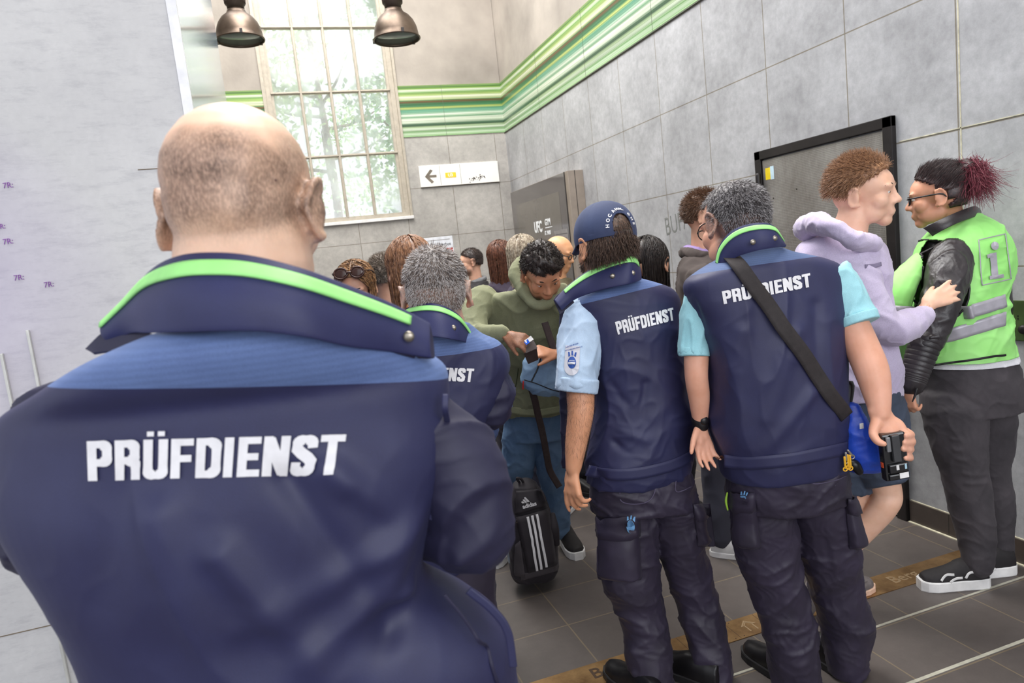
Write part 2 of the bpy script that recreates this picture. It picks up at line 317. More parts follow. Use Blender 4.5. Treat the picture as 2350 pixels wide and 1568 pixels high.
# ---------------------------------------------------------------- pendant lamps
lamp_m, n_, l_, b_ = nmat('weathered bronze lamp metal')
b_.inputs['Metallic'].default_value = .85; b_.inputs['Roughness'].default_value = .42
l_.new(ramp(n_, l_, noise(n_, l_, coords(n_, l_), 6, 7), .3, .7, srgb((74, 62, 54)), srgb((118, 104, 92))), b_.inputs['Base Color'])
def lamp(px, py, D, label):
    c = at(px, py, D); r = .205; root = empty('pendant_lamp', c, label, 'lamp', 'bell pendant lamps before the window')
    b = bmesh.new(); prof = [(r + .004, -.006), (r + .008, .006), (r, .016), (r * .985, .05), (r * .94, .10), (r * .84, .15), (r * .68, .195), (r * .46, .228), (.085, .245), (.078, .262)]
    lathe(b, prof + [(q[0] - .004, q[1]) for q in prof[::-1]], c, 56); o = obj('lamp_shade', b, lamp_m, root, True)
    b = bmesh.new(); tube(b, [c + Vector((math.cos(a) * (r + .006), math.sin(a) * (r + .006), 0)) for a in np.linspace(0, 6.2831, 41)], [.007] * 41, 8, 60); obj('rim_ring', b, lamp_m, o, True)
    for a in (0.6, 2.7, 4.8):
        b = bmesh.new(); p = c + Vector((math.cos(a) * (r + .012), math.sin(a) * (r + .012), .012)); box(b, p - Vector((.012, .012, .02)), p + Vector((.012, .012, .02)), .003); obj('clip', b, black_metal, o)
    b = bmesh.new(); lathe(b, [(.074, .262), (.076, .30), (.088, .31), (.088, .42), (.07, .44), (.05, .46), (.05, .54), (.02, .56)], c, 40, True)
    for k in range(20):
        a = k * math.pi / 10; p = c + Vector((math.cos(a) * .09, math.sin(a) * .09, .365)); M = Matrix.Rotation(a, 3, 'Z'); ell(b, p, (.006, .003, .055), M, 6)
    obj('ballast_housing', b, mat('dark cast lamp housing', (70, 60, 54), .5, .7), root, True)
    b = bmesh.new(); lathe(b, [(.001, .012), (r - .004, .012), (r - .004, .016), (.001, .016)], c, 48); obj('glass_cover', b, mat('lamp cover glass', (120, 132, 124), .12, 0, .1, 3), root, True)
    b = bmesh.new(); tube(b, [c + Vector((0, 0, .5)), c + Vector((0, 0, 6.35 - c.z))], [.008, .008], 8, 3); obj('suspension_rod', b, black_metal, root)
    return c
c1 = lamp(552, 92, 6.6, 'bell-shaped bronze pendant lamp hanging left of the tall window')
c2 = lamp(911, 90, 6.6, 'bell-shaped bronze pendant lamp hanging over the right edge of the tall window')
b = bmesh.new(); d = (c2 - c1).normalized(); p = [c1 - d * 4, c2 + d * 1.5]
tube(b, [Vector((q.x, q.y, 6.38)) for q in p], [.035, .035], 8, 3); struct('trim_9', b, black_metal)

# ---------------------------------------------------------------- signs on the back wall
white_sign = mat('white enamel sign', (236, 234, 228), .3, 0, .02, 5)
grey_ink = mat('dark grey print', (112, 102, 90), .5, 0, .12, 8); yel = mat('yellow line badge', (232, 196, 40), .5)
ss = empty('direction_sign', (2.2, WY, 2.52), 'long white direction sign with arrow and yellow U3 badge on back wall', 'sign')
b = bmesh.new(); box(b, (1.708, WY - .022, 2.52), (2.724, WY, 2.778), .003); obj('sign_board', b, white_sign, ss)
b = bmesh.new()
for x in (1.965, 2.225): box(b, (x - .0015, WY - .0235, 2.53), (x + .0015, WY - .021, 2.768))
box(b, (1.71, WY - .0235, 2.518), (2.722, WY, 2.521)); obj('divider_line', b, grey_ink, ss)
b = bmesh.new()
def flat_poly(bm, pts, y0, y1):
    a = [bm.verts.new((x, y0, z)) for x, z in pts]; c = [bm.verts.new((x, y1, z)) for x, z in pts]; bm.faces.new(a); bm.faces.new(c[::-1])
    for i in range(len(pts)): bm.faces.new((a[i], c[i], c[(i + 1) % len(pts)], a[(i + 1) % len(pts)]))
ax, az = 1.772, 2.645
flat_poly(b, [(ax, az), (ax + .075, az + .085), (ax + .105, az + .068), (ax + .055, az + .014), (ax + .145, az + .014), (ax + .145, az - .014), (ax + .055, az - .014), (ax + .105, az - .068), (ax + .075, az - .085)], WY - .0245, WY - .021)
obj('arrow', b, grey_ink, ss)
b = bmesh.new(); box(b, (2.03, WY - .0245, 2.615), (2.165, WY - .021, 2.675)); yb = obj('line_badge', b, yel, ss)
place_text('lettering', 'U3', .052, (2.062, WY - .0255, 2.627), (1, 0, 0), (0, 0, 1), white_sign, yb, depth_=.0006, offset=.03)
b = bmesh.new(); rng = random.Random(4)
for k in range(46):
    x = rng.choice([2.36, 2.40, 2.47, 2.52]) + rng.gauss(0, .014); z = 2.575 + (x - 2.4) * .2 + rng.gauss(0, .014); s = rng.uniform(.002, .007)
    if z > 2.53: box(b, (x - s, WY - .0236, z - s), (x + s * rng.uniform(.3, 1), WY - .0215, z + s))
obj('sticker_residue', b, mat('dark sticker residue', (70, 58, 48), .8), ss)
nt = empty('ban_notice', (1.8, WY, 1.5), 'white paper notice about a ban taped to back wall behind spiky grey hair', 'notice')
b = bmesh.new(); box(b, (1.605, WY - .004, 1.55), (2.03, WY, 1.905)); obj('paper', b, mat('white notice paper', (226, 228, 234), .6), nt)
b = bmesh.new(); box(b, (1.645, WY - .0052, 1.862), (1.995, WY - .0035, 1.867)); obj('rule', b, grey_ink, nt)
place_text('lettering', 'Bereichs-Verbot', .052, (1.655, WY - .005, 1.79), (1, 0, 0), (0, 0, 1), mat('print black', (50, 50, 56), .5), nt, depth_=.0005, offset=.01)
b = bmesh.new(); box(b, (1.90, WY - .0055, 1.69), (2.02, WY - .0035, 1.755)); obj('red_bar', b, mat('red print', (196, 40, 40), .5), nt); b = bmesh.new(); box(b, (1.64, WY - .0055, 1.69), (1.80, WY - .0035, 1.72)); obj('red_line', b, mat('red print', 0, 0), nt)

# ---------------------------------------------------------------- poster case on the right wall
case_m = mat('bronze anodised case', (150, 138, 126), .45, .3, .05, 10); CX = 2.71
pc = empty('poster_case', (WX, 7.1, .7), 'dark glass poster showcase mounted on the right wall near the corner', 'showcase')
b = bmesh.new(); box(b, (CX, 6.24, .75), (WX, 8.03, 2.33), .004); obj('case_body', b, case_m, pc)
b = bmesh.new(); box(b, (CX - .004, 6.33, .80), (CX + .003, 8.02, 2.325)); pane = obj('glass_door', b, mat('dark tinted glass', (82, 76, 74), .09, 0, .08, 2, coat=.6), pc)
b = bmesh.new(); box(b, (CX - .006, 6.50, 1.0), (CX - .003, 7.86, 2.16)); obj('poster_panel', b, mat('dim poster behind glass', (98, 92, 84), .12, 0, .06, 3, coat=.5), pane)
b = bmesh.new(); box(b, (CX - .0045, 6.315, .76), (CX - .001, 6.333, 2.33)); box(b, (2.78, 6.2385, .76), (2.786, 6.241, 2.33)); obj('frame_joint', b, black_metal, pc)
wi = mat('white poster print', (236, 238, 240), .5)
def wall_letters(s, size, y, z, m, par, **k): return place_text('lettering', s, size, (CX - .0075, y, z), (0, -1, 0), (0, 0, 1), m, par, depth_=.0008, **k)
wall_letters('UFC', .165, 7.30, 1.80, wi, pane, offset=.035, sx=.78); wall_letters('GYM', .095, 6.96, 1.855, wi, pane, offset=.03, sx=.8)
wall_letters('ST. PAULI', .06, 6.99, 1.755, wi, pane, offset=.03, sx=.7); wall_letters('TRAIN', .10, 7.28, 1.28, wi, pane, offset=.035, sx=.9)
b = bmesh.new(); box(b, (CX - .008, 6.76, 1.825), (CX - .0065, 6.96, 1.835)); obj('underline', b, wi, pane)
b = bmesh.new(); box(b, (CX - .007, 6.36, 1.50), (CX - .005, 6.72, 1.78)); ref = obj('paper_notice', b, mat('grey paper behind glass', (132, 128, 126), .3), pane)
b = bmesh.new(); box(b, (CX - .008, 6.40, 1.53), (CX - .0065, 6.70, 1.57)); obj('red_bar', b, mat('dull red print', (132, 62, 60), .4), pane)
b = bmesh.new(); box(b, (CX - .008, 6.38, 1.735), (CX - .0065, 6.68, 1.741)); box(b, (CX - .008, 6.40, 1.68), (CX - .0065, 6.66, 1.695)); box(b, (CX - .008, 6.38, 1.64), (CX - .0065, 6.55, 1.652)); obj('print_line', b, mat('dark print', (74, 70, 70), .4), pane)
# faint pencil tag on the wall right of the showcase
o = place_text('pencil_tag', 'BUFALO', .20, (WX - .0012, 4.80, 1.60), (0, -1, .12), (0, .1, 1), mat('faint pencil', (118, 120, 116), .8), None, depth_=.0004, offset=-.008, sx=.75)
tag(o, 'faint grey pencil lettering scrawled on the right wall tiles', 'graffiti')

# ---------------------------------------------------------------- steel door in the right wall
dm, n_, l_, b_ = nmat('studded grey steel sheet')
dv = coords(n_, l_); vo = n_.new('ShaderNodeTexVoronoi'); vo.inputs['Scale'].default_value = 110; vo.inputs['Randomness'].default_value = 0; l_.new(dv, vo.inputs['Vector'])
c_ = ramp(n_, l_, noise(n_, l_, coords(n_, l_, (1, 1, .5)), 2.5, 8, .7), .3, .72, srgb((128, 122, 116)), srgb((186, 184, 180)))
l_.new(mix(n_, l_, 1.0, c_, ramp(n_, l_, vo.outputs['Distance'], .1, .6, (.82, .82, .82, 1), (1, 1, 1, 1)), 'MULTIPLY'), b_.inputs['Base Color'])
b_.inputs['Metallic'].default_value = .55; b_.inputs['Roughness'].default_value = .36; bump(n_, l_, b_, vo.outputs['Distance'], .35, .003)
door = bpy.data.objects.new('door_1', None); C.objects.link(door); door['kind'] = 'structure'; PENDING.append((door, Vector((WX, 3.1, 0))))
b = bmesh.new(); box(b, (WX - .02, 2.69, .012), (WX, 3.585, 1.985), .003); obj('door_leaf', b, dm, door)
b = bmesh.new(); box(b, (WX - .03, 2.628, 0), (WX, 2.683, 2.045), .004); box(b, (WX - .03, 3.592, 0), (WX, 3.645, 2.045), .004); box(b, (WX - .03, 2.628, 1.992), (WX, 3.645, 2.045), .004); obj('door_frame', b, black_metal, door)
for z in (1.80, .25):
    b = bmesh.new(); tube(b, [(WX - .045, 3.60, z - .10), (WX - .045, 3.60, z + .10)], [.016, .016], 12, 4)
    for q in (-.035, .035): tube(b, [(WX - .045, 3.60, z + q - .002), (WX - .045, 3.60, z + q + .002)], [.018, .018], 12, 3)
    obj('hinge', b, black_metal, door, True)
b = bmesh.new(); box(b, (WX - .021, 3.49, 1.865), (WX - .0195, 3.56, 1.935)); st = obj('sticker', b, mat('yellow sticker', (228, 200, 30), .4), door)
b = bmesh.new(); box(b, (WX - .0215, 3.485, 1.862), (WX - .020, 3.515, 1.94)); obj('sticker_corner', b, mat('pale blue sticker corner', (190, 214, 224), .4), st)
b = bmesh.new(); rng = random.Random(2)
for y, z in [(3.5, 1.75), (3.3, 1.78), (3.05, 1.80), (2.8, 1.83), (3.45, 1.45), (3.2, 1.5), (2.8, 1.3), (3.5, 1.0), (2.78, .8)]: ell(b, (WX - .021, y, z), (.003, .005, .005), None, 8)
obj('rivet', b, mat('rivet', (70, 66, 62), .4, .6), door)
b = bmesh.new(); box(b, (WX - .0215, 2.684, .012), (WX - .0195, 2.69, 1.985)); obj('door_edge', b, caulk, door)
# green metal socket plate at the right edge
gp = empty('socket_plate', (WX, 1.95, .99), 'green metal cover plate with round lock on the right wall', 'plate')
d = ray(2325, 692); p = EYE + d * (WX / d.x)
b = bmesh.new(); box(b, (WX - .012, 1.80, .995), (WX, p.y, 1.165), .003); obj('cover', b, mat('mossy green metal', (78, 96, 58), .35, .3, .15, 8), gp)
b = bmesh.new(); M = Matrix.Rotation(-math.pi / 2, 3, 'Y'); lathe(b, [(.001, .012), (.017, .012), (.019, .004), (.019, 0)], (WX - .012, p.y - .052, 1.045), 24, False, M); obj('lock', b, black_metal, gp, True)
b = bmesh.new(); box(b, (WX - .0135, p.y - .03, 1.085), (WX - .0115, p.y - .026, 1.092)); box(b, (WX - .0135, p.y - .03, 1.098), (WX - .0115, p.y - .026, 1.103)); obj('mark', b, black_metal, gp)

# ---------------------------------------------------------------- brass strip let into the floor
brass, n_, l_, b_ = nmat('worn brass strip'); b_.inputs['Metallic'].default_value = .8; b_.inputs['Roughness'].default_value = .36
l_.new(ramp(n_, l_, noise(n_, l_, coords(n_, l_), 9, 8, .7), .3, .7, srgb((122, 92, 62)), srgb((186, 150, 104))), b_.inputs['Base Color'])
bs_ = empty('brass_floor_strip', (1.7, 2.22, 0), 'engraved brass strip set into the dark floor tiles', 'floor strip')
b = bmesh.new(); box(b, (-.3, 2.148, -.002), (WX - .02, 2.275, .003)); sp_ = obj('plate', b, brass, bs_)
eng = mat('dark engraving', (70, 52, 38), .6, .4)
pale_eng = mat('light engraving', (176, 150, 116), .4, .6)
def floor_text(s, x, size=.075, m=eng, dy=0): place_text('lettering', s, size, (x, 2.186 + dy, .0032), (1, 0, 0), (0, 1, 0), m, sp_, depth_=.0006, offset=.012)
floor_text('Berg', .86, .085); floor_text('mer', .62, .075, pale_eng); floor_text('Fa', 1.66, .085, pale_eng); floor_text('er', 2.13, .08, pale_eng); floor_text('Berg', 2.29, .08, pale_eng)
b = bmesh.new()
def floor_poly(pts, z=.0036):
    vs = [b.verts.new((x, y, z)) for x, y in pts]; b.faces.new(vs)
for x in (1.56,):
    for q in (0, 1):
        s = 1 - .3 * q; floor_poly([(x - .035 * s, 2.215), (x, 2.215 + .035 * s), (x, 2.215 + .027 * s), (x - .027 * s, 2.215)]); floor_poly([(x, 2.215 + .035 * s), (x + .035 * s, 2.215), (x + .027 * s, 2.215), (x, 2.215 + .027 * s)])
    for dx in (-.02, .014): floor_poly([(x + dx, 2.175), (x + dx + .006, 2.175), (x + dx + .006, 2.215), (x + dx, 2.215)])
obj('arrow_emblem', b, pale_eng, sp_)
b = bmesh.new()
for x in (1.48, 1.20, 1.62, 1.26): box(b, (x, 2.152, .003), (x + .0015, 2.272, .0034))
for x in (1.30, 1.34, 1.46, 1.50, 1.14):
    for y in (2.16, 2.262): ell(b, (x, y, .0032), (.003, .003, .0008), None, 8)
obj('engraved_mark', b, eng, sp_)
# ================================================================ figure tools
def evalmesh(bm, voxel, smooth=2, name='m'):
    me = bpy.data.meshes.new(name); bm.to_mesh(me); bm.free(); o = bpy.data.objects.new(name, me); C.objects.link(o)
    r = o.modifiers.new('r', 'REMESH'); r.mode = 'VOXEL'; r.voxel_size = voxel
    if smooth: s = o.modifiers.new('s', 'SMOOTH'); s.iterations = smooth; s.factor = .5
    dg = bpy.context.evaluated_depsgraph_get(); dg.update(); out = bpy.data.meshes.new_from_object(o.evaluated_get(dg))
    bpy.data.objects.remove(o); bpy.data.meshes.remove(me); return out
def get_co(me):
    a = np.empty(len(me.vertices) * 3); me.vertices.foreach_get('co', a); return a.reshape(-1, 3)
def get_no(me):
    a = np.empty(len(me.vertices) * 3, dtype=np.float32); me.vertex_normals.foreach_get('vector', a); return a.reshape(-1, 3).astype(float)
def set_co(me, co): me.vertices.foreach_set('co', np.ascontiguousarray(co, dtype=np.float32).ravel()); me.update()
def sn(co, seed, scale, stretch=(1, 1, 1), k=9):
    """smooth pseudo-noise in -1..1"""
    rng = np.random.default_rng(seed); d = rng.normal(0, 1, (k, 3)); d /= np.linalg.norm(d, axis=1)[:, None]; d *= rng.uniform(.6, 1.5, (k, 1)) * 2 * np.pi / scale
    d = d * np.array(stretch); return np.sin(co @ d.T + rng.uniform(0, 6.28, k)).sum(1) / (k * .5)
def ridged(co, seed, scale, stretch=(1, 1, 1), warp=.3):
    w = np.stack([sn(co, seed + 11 + i, scale * 2, stretch) for i in range(3)], 1) * scale * warp
    return (1 - np.minimum(1, np.abs(sn(co + w, seed, scale, stretch)) * 1.6)) ** 2
def wrinkle(me, amp=.006, scale=.16, seed=1, stretch=(1, 1, 1), folds=(), fine=.3, mask=None):
    co = get_co(me); no = get_no(me)
    d = amp * (sn(co, seed, scale * 1.3, stretch) * .6 + ridged(co, seed + 1, scale * 1.5, stretch) * .9) + amp * fine * ridged(co, seed + 5, scale * .5, stretch)
    for f in folds:
        p0, p1, w, a = f; p0 = np.array(p0); p1 = np.array(p1); v = p1 - p0; t = ((co - p0) @ v) / (v @ v); tc = np.clip(t, 0, 1)
        ds = np.linalg.norm(co - (p0 + tc[:, None] * v), axis=1); d += a * np.exp(-(ds / w) ** 2) * (1 - .6 * tc)
    if mask is not None: d = d * mask(co)
    set_co(me, co + no * d[:, None]); return me
def ring_l(c, su, sv, n=36, e=2.0):
    out = []
    for j in range(n):
        t = 2 * math.pi * j / n; a, b_ = math.cos(t), math.sin(t)
        out.append(c + su * (math.copysign(abs(a) ** (2 / e), a)) + sv * (math.copysign(abs(b_) ** (2 / e), b_)))
    return out
def torso(bm, rows, yaw=0, e=2.3, n=40, sub=5, tilt=0):
    """rows: (px, py, halfwidth px, D, depth radius m). Level rings seen from the viewer, turned by yaw"""
    s = (Matrix.Rotation(yaw, 3, 'Z') @ RT); f = (Matrix.Rotation(yaw, 3, 'Z') @ FW)
    K = [list(at(px, py, D)) + [hw * D / FL, ry] for px, py, hw, D, ry in rows]; A = catmull([k for k in K], sub * len(K))
    skin_rings(bm, [ring_l(Vector(a[:3]), s * a[3] + UP * tilt * a[3], f * a[4], n, e) for a in A])
def limb(bm, rows, seg=18, **k):
    """rows: (px, py, radius px, D)"""
    tube(bm, [at(a, b_, D) for a, b_, r, D in rows], [r * D / FL for a, b_, r, D in rows], seg, **k)
def part(name, bm, voxel, m, parent, smooth=3, **w):
    me = evalmesh(bm, voxel, smooth)
    if w: wrinkle(me, **w)
    return link(name, me, m, parent, True)
def bvh(me): return BVHTree.FromPolygons([v.co.copy() for v in me.vertices], [tuple(p.vertices) for p in me.polygons])
def on_surface(T, px, py, D, off):
    p = at(px, py, D)
    for _ in range(3):
        h, nrm, i, ds = T.ray_cast(p - FW * .35, FW, .9)
        if h is None: return at(px, py, D), -FW
        p = at(px, py, depth(h))
    if nrm.dot(FW) > 0: nrm = -nrm
    return h + nrm * off - FW * off * .3, nrm
def cut(me_obj, name, co, no, m, parent):
    """split the part of a mesh above a plane into a piece of its own"""
    me = me_obj.data; top = me.copy()
    for d, flag in ((me, True), (top, False)):
        bm = bmesh.new(); bm.from_mesh(d); g = bm.verts[:] + bm.edges[:] + bm.faces[:]
        bmesh.ops.bisect_plane(bm, geom=g, plane_co=co, plane_no=no, clear_outer=flag, clear_inner=not flag); bm.to_mesh(d); bm.free()
    return link(name, top, m, parent, True)
def sheet(name, top, bot, m, parent, thick=.004, bulge=.0, nu=60, nv=12, out=None):
    """cloth band between two curves of world points, with real thickness"""
    A = catmull(top, nu); B = catmull(bot, nu); out = np.array(out if out is not None else -FW); bm = bmesh.new(); g = []
    for a, b_ in zip(A, B): g.append([bm.verts.new(a * (1 - t) + b_ * t + out * bulge * math.sin(math.pi * t)) for t in np.linspace(0, 1, nv)])
    for i in range(nu - 1):
        for j in range(nv - 1): bm.faces.new((g[i][j], g[i + 1][j], g[i + 1][j + 1], g[i][j + 1]))
    bmesh.ops.recalc_face_normals(bm, faces=bm.faces[:]); me = bpy.data.meshes.new(name); bm.to_mesh(me); bm.free(); o = link(name, me, m, parent, True)
    s = o.modifiers.new('s', 'SOLIDIFY'); s.thickness = thick; s.offset = 0
    bv = o.modifiers.new('b', 'BEVEL'); bv.width = thick * .3; bv.segments = 2; bv.limit_method = 'ANGLE'; return o
def piping(top, bot, bulge, v0, v1, u0, u1, parent, off=.005, nu=90):
    """neon strip sewn onto a collar sheet, following its surface"""
    A = catmull(top, nu); B = catmull(bot, nu); nrm = np.array(-FW); bm = bmesh.new(); g = []; i0, i1 = int(u0 * (nu - 1)), int(u1 * (nu - 1))
    S = lambda a, b_, t: a * (1 - t) + b_ * t + nrm * bulge * math.sin(math.pi * t)
    for i in range(i0, i1 + 1):
        tg = A[min(i + 1, nu - 1)] - A[max(i - 1, 0)]; row = []
        for t in np.linspace(v0, v1, 5):
            dv = S(A[i], B[i], t + .02) - S(A[i], B[i], t - .02); n_ = np.cross(tg, dv); n_ /= np.linalg.norm(n_); n_ = n_ if n_ @ nrm > 0 else -n_
            row.append(bm.verts.new(S(A[i], B[i], t) + n_ * off))
        g.append(row)
    for r0, r1 in zip(g, g[1:]):
        for j in range(4): bm.faces.new((r0[j], r1[j], r1[j + 1], r0[j + 1]))
    me = bpy.data.meshes.new('neon_piping'); bm.normal_update(); bm.to_mesh(me); bm.free(); o = link('neon_piping', me, NEON, parent, True); s = o.modifiers.new('s', 'SOLIDIFY'); s.thickness = .003; s.offset = 0; return o
def pts(rows): return [at(a, b_, D) for a, b_, D in rows]
def ribbon(name, rows, width, m, parent, T=None, off=.004, thick=.003, n=60):
    """strap along pixel/depth rows; lies on surface T when given"""
    A = catmull([(a, b_, D) for a, b_, D in rows], n); P = [on_surface(T, a, b_, D, off)[0] if T is not None else at(a, b_, D) for a, b_, D in A]
    P = [Vector(p) for p in catmull([list(p) for p in P[::7]] + ([list(P[-1])] if (n - 1) % 7 else []), n)]
    bm = bmesh.new(); g = []
    for i in range(n):
        d = (P[min(i + 1, n - 1)] - P[max(i - 1, 0)]).normalized(); s = d.cross(FW).normalized(); g.append([bm.verts.new(P[i] + s * width * t) for t in (-.5, -.25, 0, .25, .5)])
    for i in range(n - 1):
        for j in range(4): bm.faces.new((g[i][j], g[i + 1][j], g[i + 1][j + 1], g[i][j + 1]))
    me = bpy.data.meshes.new(name); bm.normal_update(); bm.to_mesh(me); bm.free(); o = link(name, me, m, parent, True); s = o.modifiers.new('s', 'SOLIDIFY'); s.thickness = thick; s.offset = 0; return o

# ---------------------------------------------------------------- block lettering
def arc(cx_, cy_, rx, ry, a0, a1, n=7): return [(cx_ + rx * math.cos(math.radians(a)), cy_ + ry * math.sin(math.radians(a))) for a in np.linspace(a0, a1, n)]
SW = .19
_l, _r, _t, _b = .095, .405, .91, .09
GLY = {
 'P': (.53, [[(_l, 0), (_l, 1)], [(_l, _t)] + arc(.27, .75, .135, .16, 90, 0) + arc(.27, .60, .135, .15, 0, -90) + [(_l, .45)]]),
 'R': (.55, [[(_l, 0), (_l, 1)], [(_l, _t)] + arc(.27, .76, .135, .15, 90, 0) + arc(.27, .63, .135, .14, 0, -90) + [(_l, .49)], [(.30, .49)] + arc(.27, .36, .15, .12, 70, 0, 4) + [(.42, 0)]]),
 'U': (.53, [[(_l, 1), (_l, .24)] + arc(.25, .24, .155, .15, 180, 360, 11) + [(_r, 1)]]),
 '\u00dc': (.53, [[(_l, 1), (_l, .24)] + arc(.25, .24, .155, .15, 180, 360, 11) + [(_r, 1)], [(.07, 1.14), (.21, 1.14)], [(.29, 1.14), (.43, 1.14)]]),
 'F': (.48, [[(_l, 0), (_l, 1)], [(_l, _t), (.46, _t)], [(_l, .50), (.42, .50)]]),
 'D': (.54, [[(_l, 0), (_l, 1)], [(_l, _t), (.24, _t)] + arc(.24, .73, .175, .18, 90, 0)[1:] + arc(.24, .27, .175, .18, 0, -90) + [(_l, _b)]]),
 'I': (.25, [[(_l, 0), (_l, 1)]]),
 'E': (.48, [[(_l, 0), (_l, 1)], [(_l, _t), (.46, _t)], [(_l, .50), (.42, .50)], [(_l, _b), (.46, _b)]]),
 'N': (.56, [[(_l, 0), (_l, 1)], [(.44, 0), (.44, 1)], [(.11, .94), (.42, .06)]]),
 'S': (.52, [[(.41, .68)] + arc(.25, .76, .155, .15, 0, 180, 11) + [(.10, .66), (.20, .55), (.32, .45), (.41, .34)] + arc(.25, .24, .155, .15, 0, -180, 11) + [(.10, .34)]]),
 'T': (.50, [[(.25, 0), (.25, 1)], [(0, _t), (.50, _t)]]),
}
def block_text(name, s, quad4, T, D, m, parent, off=.0018, thick=.0014):
    """heavy condensed print laid on a garment; quad4 = pixel corners BL BR TR TL of the cap-height box"""
    strips = []; x = 0
    for ch in s:
        w, st = GLY[ch]
        for line in st: strips.append([(x + a, b_) for a, b_ in line])
        x += w + .035
    total = x - .035; bm = bmesh.new(); BL, BR, TR, TL = [np.array(q, float) for q in quad4]
    def P(u, v):
        u /= total; q = (BL * (1 - u) + BR * u) * (1 - v) + (TL * (1 - u) + TR * u) * v; return on_surface(T, q[0], q[1], D, off)[0]
    for line in strips:
        L = [np.array(p) for p in line]; L = [L[0]] + [q for p_, q in zip(L, L[1:]) if np.linalg.norm(q - p_) > 1e-4]; dense = []
        for a, b_ in zip(L, L[1:]):
            k = max(1, int(np.linalg.norm(b_ - a) / .09)); dense += [a + (b_ - a) * i / k for i in range(k)]
        dense.append(L[-1]); n = len(dense); dots = len(line) == 2 and line[0][1] > 1.05; prev = None
        for i, p in enumerate(dense):
            d0 = dense[i] - dense[i - 1] if i else dense[1] - dense[0]; d1 = dense[i + 1] - dense[i] if i < n - 1 else d0
            d0 = d0 / np.linalg.norm(d0); d1 = d1 / np.linalg.norm(d1); nn = np.array([-(d0 + d1)[1], (d0 + d1)[0]]); nn /= np.linalg.norm(nn); c = max(.6, nn @ np.array([-d0[1], d0[0]]))
            hw = (.5 * (SW * abs(nn[0]) + .175 * abs(nn[1])) if not dots else .06) / c
            row = [bm.verts.new(P(*(p + nn * hw * t))) for t in (-1, 0, 1)]
            if prev:
                for j in range(2): bm.faces.new((prev[j], row[j], row[j + 1], prev[j + 1]))
            prev = row
    me = bpy.data.meshes.new(name); bm.normal_update(); bm.to_mesh(me); bm.free(); o = link(name, me, m, parent, True)
    return o

# ---------------------------------------------------------------- heads, hands, shoes
def basis(yaw, pitch=0, roll=0, scale=1):
    """columns: right, forward, up of a head; yaw 0 faces away from the viewer, positive turns left"""
    return Matrix.Rotation(yaw, 3, 'Z') @ Matrix((RT, FW, UP)).transposed() @ Matrix.Rotation(pitch, 3, 'X') @ Matrix.Rotation(roll, 3, 'Y') * scale
def head_bm(bm, c, M, female=False, ears=True, nosey=1.0):
    L = lambda x, y, z: c + M @ Vector((x, y, z)); sc_ = M.col[0].length; k = .93 if female else 1
    def E(p, r, R=None): ell(bm, L(*p), r, M @ R if R is not None else M)
    E((0, -.014, .036), (.077, .094, .082)); E((0, -.035, .01), (.070, .070, .075)); E((0, .028, .03), (.066, .062, .062))
    E((0, .030, -.032), (.058 * k, .060, .068)); E((0, .066, -.088), (.027 * k, .024, .022))
    for s in (-1, 1):
        E((s * .036 * k, .022, -.060), (.026, .050, .036)); E((s * .037, .052, -.020), (.028, .030, .032))
        E((s * .030, .078, .030), (.026, .013, .009)); E((s * .031, .0745, .0185), (.0165, .0125, .0075)); E((s * .031, .0735, .0015), (.0155, .0115, .0045))
        if ears:
            R = Matrix.Rotation(s * -.35, 3, 'Z')
            E((s * .083, -.012, -.004), (.007, .017, .027), R)
            rim = [L(s * (.080 + .010 * abs(math.sin(t))), -.012 - .019 * math.cos(t) - .004, -.002 + .032 * math.sin(t)) for t in np.linspace(-2.0, 2.4, 12)]
            tube(bm, rim, [.0052 * sc_] * 12, 8, 24)
            E((s * .080, -.002, -.030), (.007, .010, .010))
    tube(bm, [L(0, .084, .022), L(0, .093, -.002), L(0, .104 * nosey, -.021)], [.008 * sc_, .009 * sc_, .012 * sc_], 10, 10)
    for s in (-1, 1): E((s * .012, .093, -.027), (.009, .011, .008))
    E((0, .087, -.056), (.024, .012, .006)); E((0, .086, -.065), (.021, .011, .007)); E((0, .078, -.045), (.03, .014, .014))
def eyes(c, M, parent, iris=(70, 50, 36)):
    for s in (-1, 1):
        b = bmesh.new(); p = c + M @ Vector((s * .031, .0715, .009)); ell(b, p, (.0125, .0125, .0105), M, 16); o = obj('eye', b, mat('eye white', (226, 222, 218), .25), parent, True)
        b = bmesh.new(); ell(b, p + M @ Vector((0, .0095, -.001)), (.0055, .0035, .0055), M, 12); obj('iris', b, mat('iris brown', iris, .2), o, True)
        b = bmesh.new(); tube(b, [c + M @ Vector((s * .014, .0855, .029)), c + M @ Vector((s * .032, .0850, .035)), c + M @ Vector((s * .050, .071, .030))], [.0026, .0036, .0018], 8, 8); obj('eyebrow', b, mat('brow hair', (60, 44, 34), .8), parent, True)
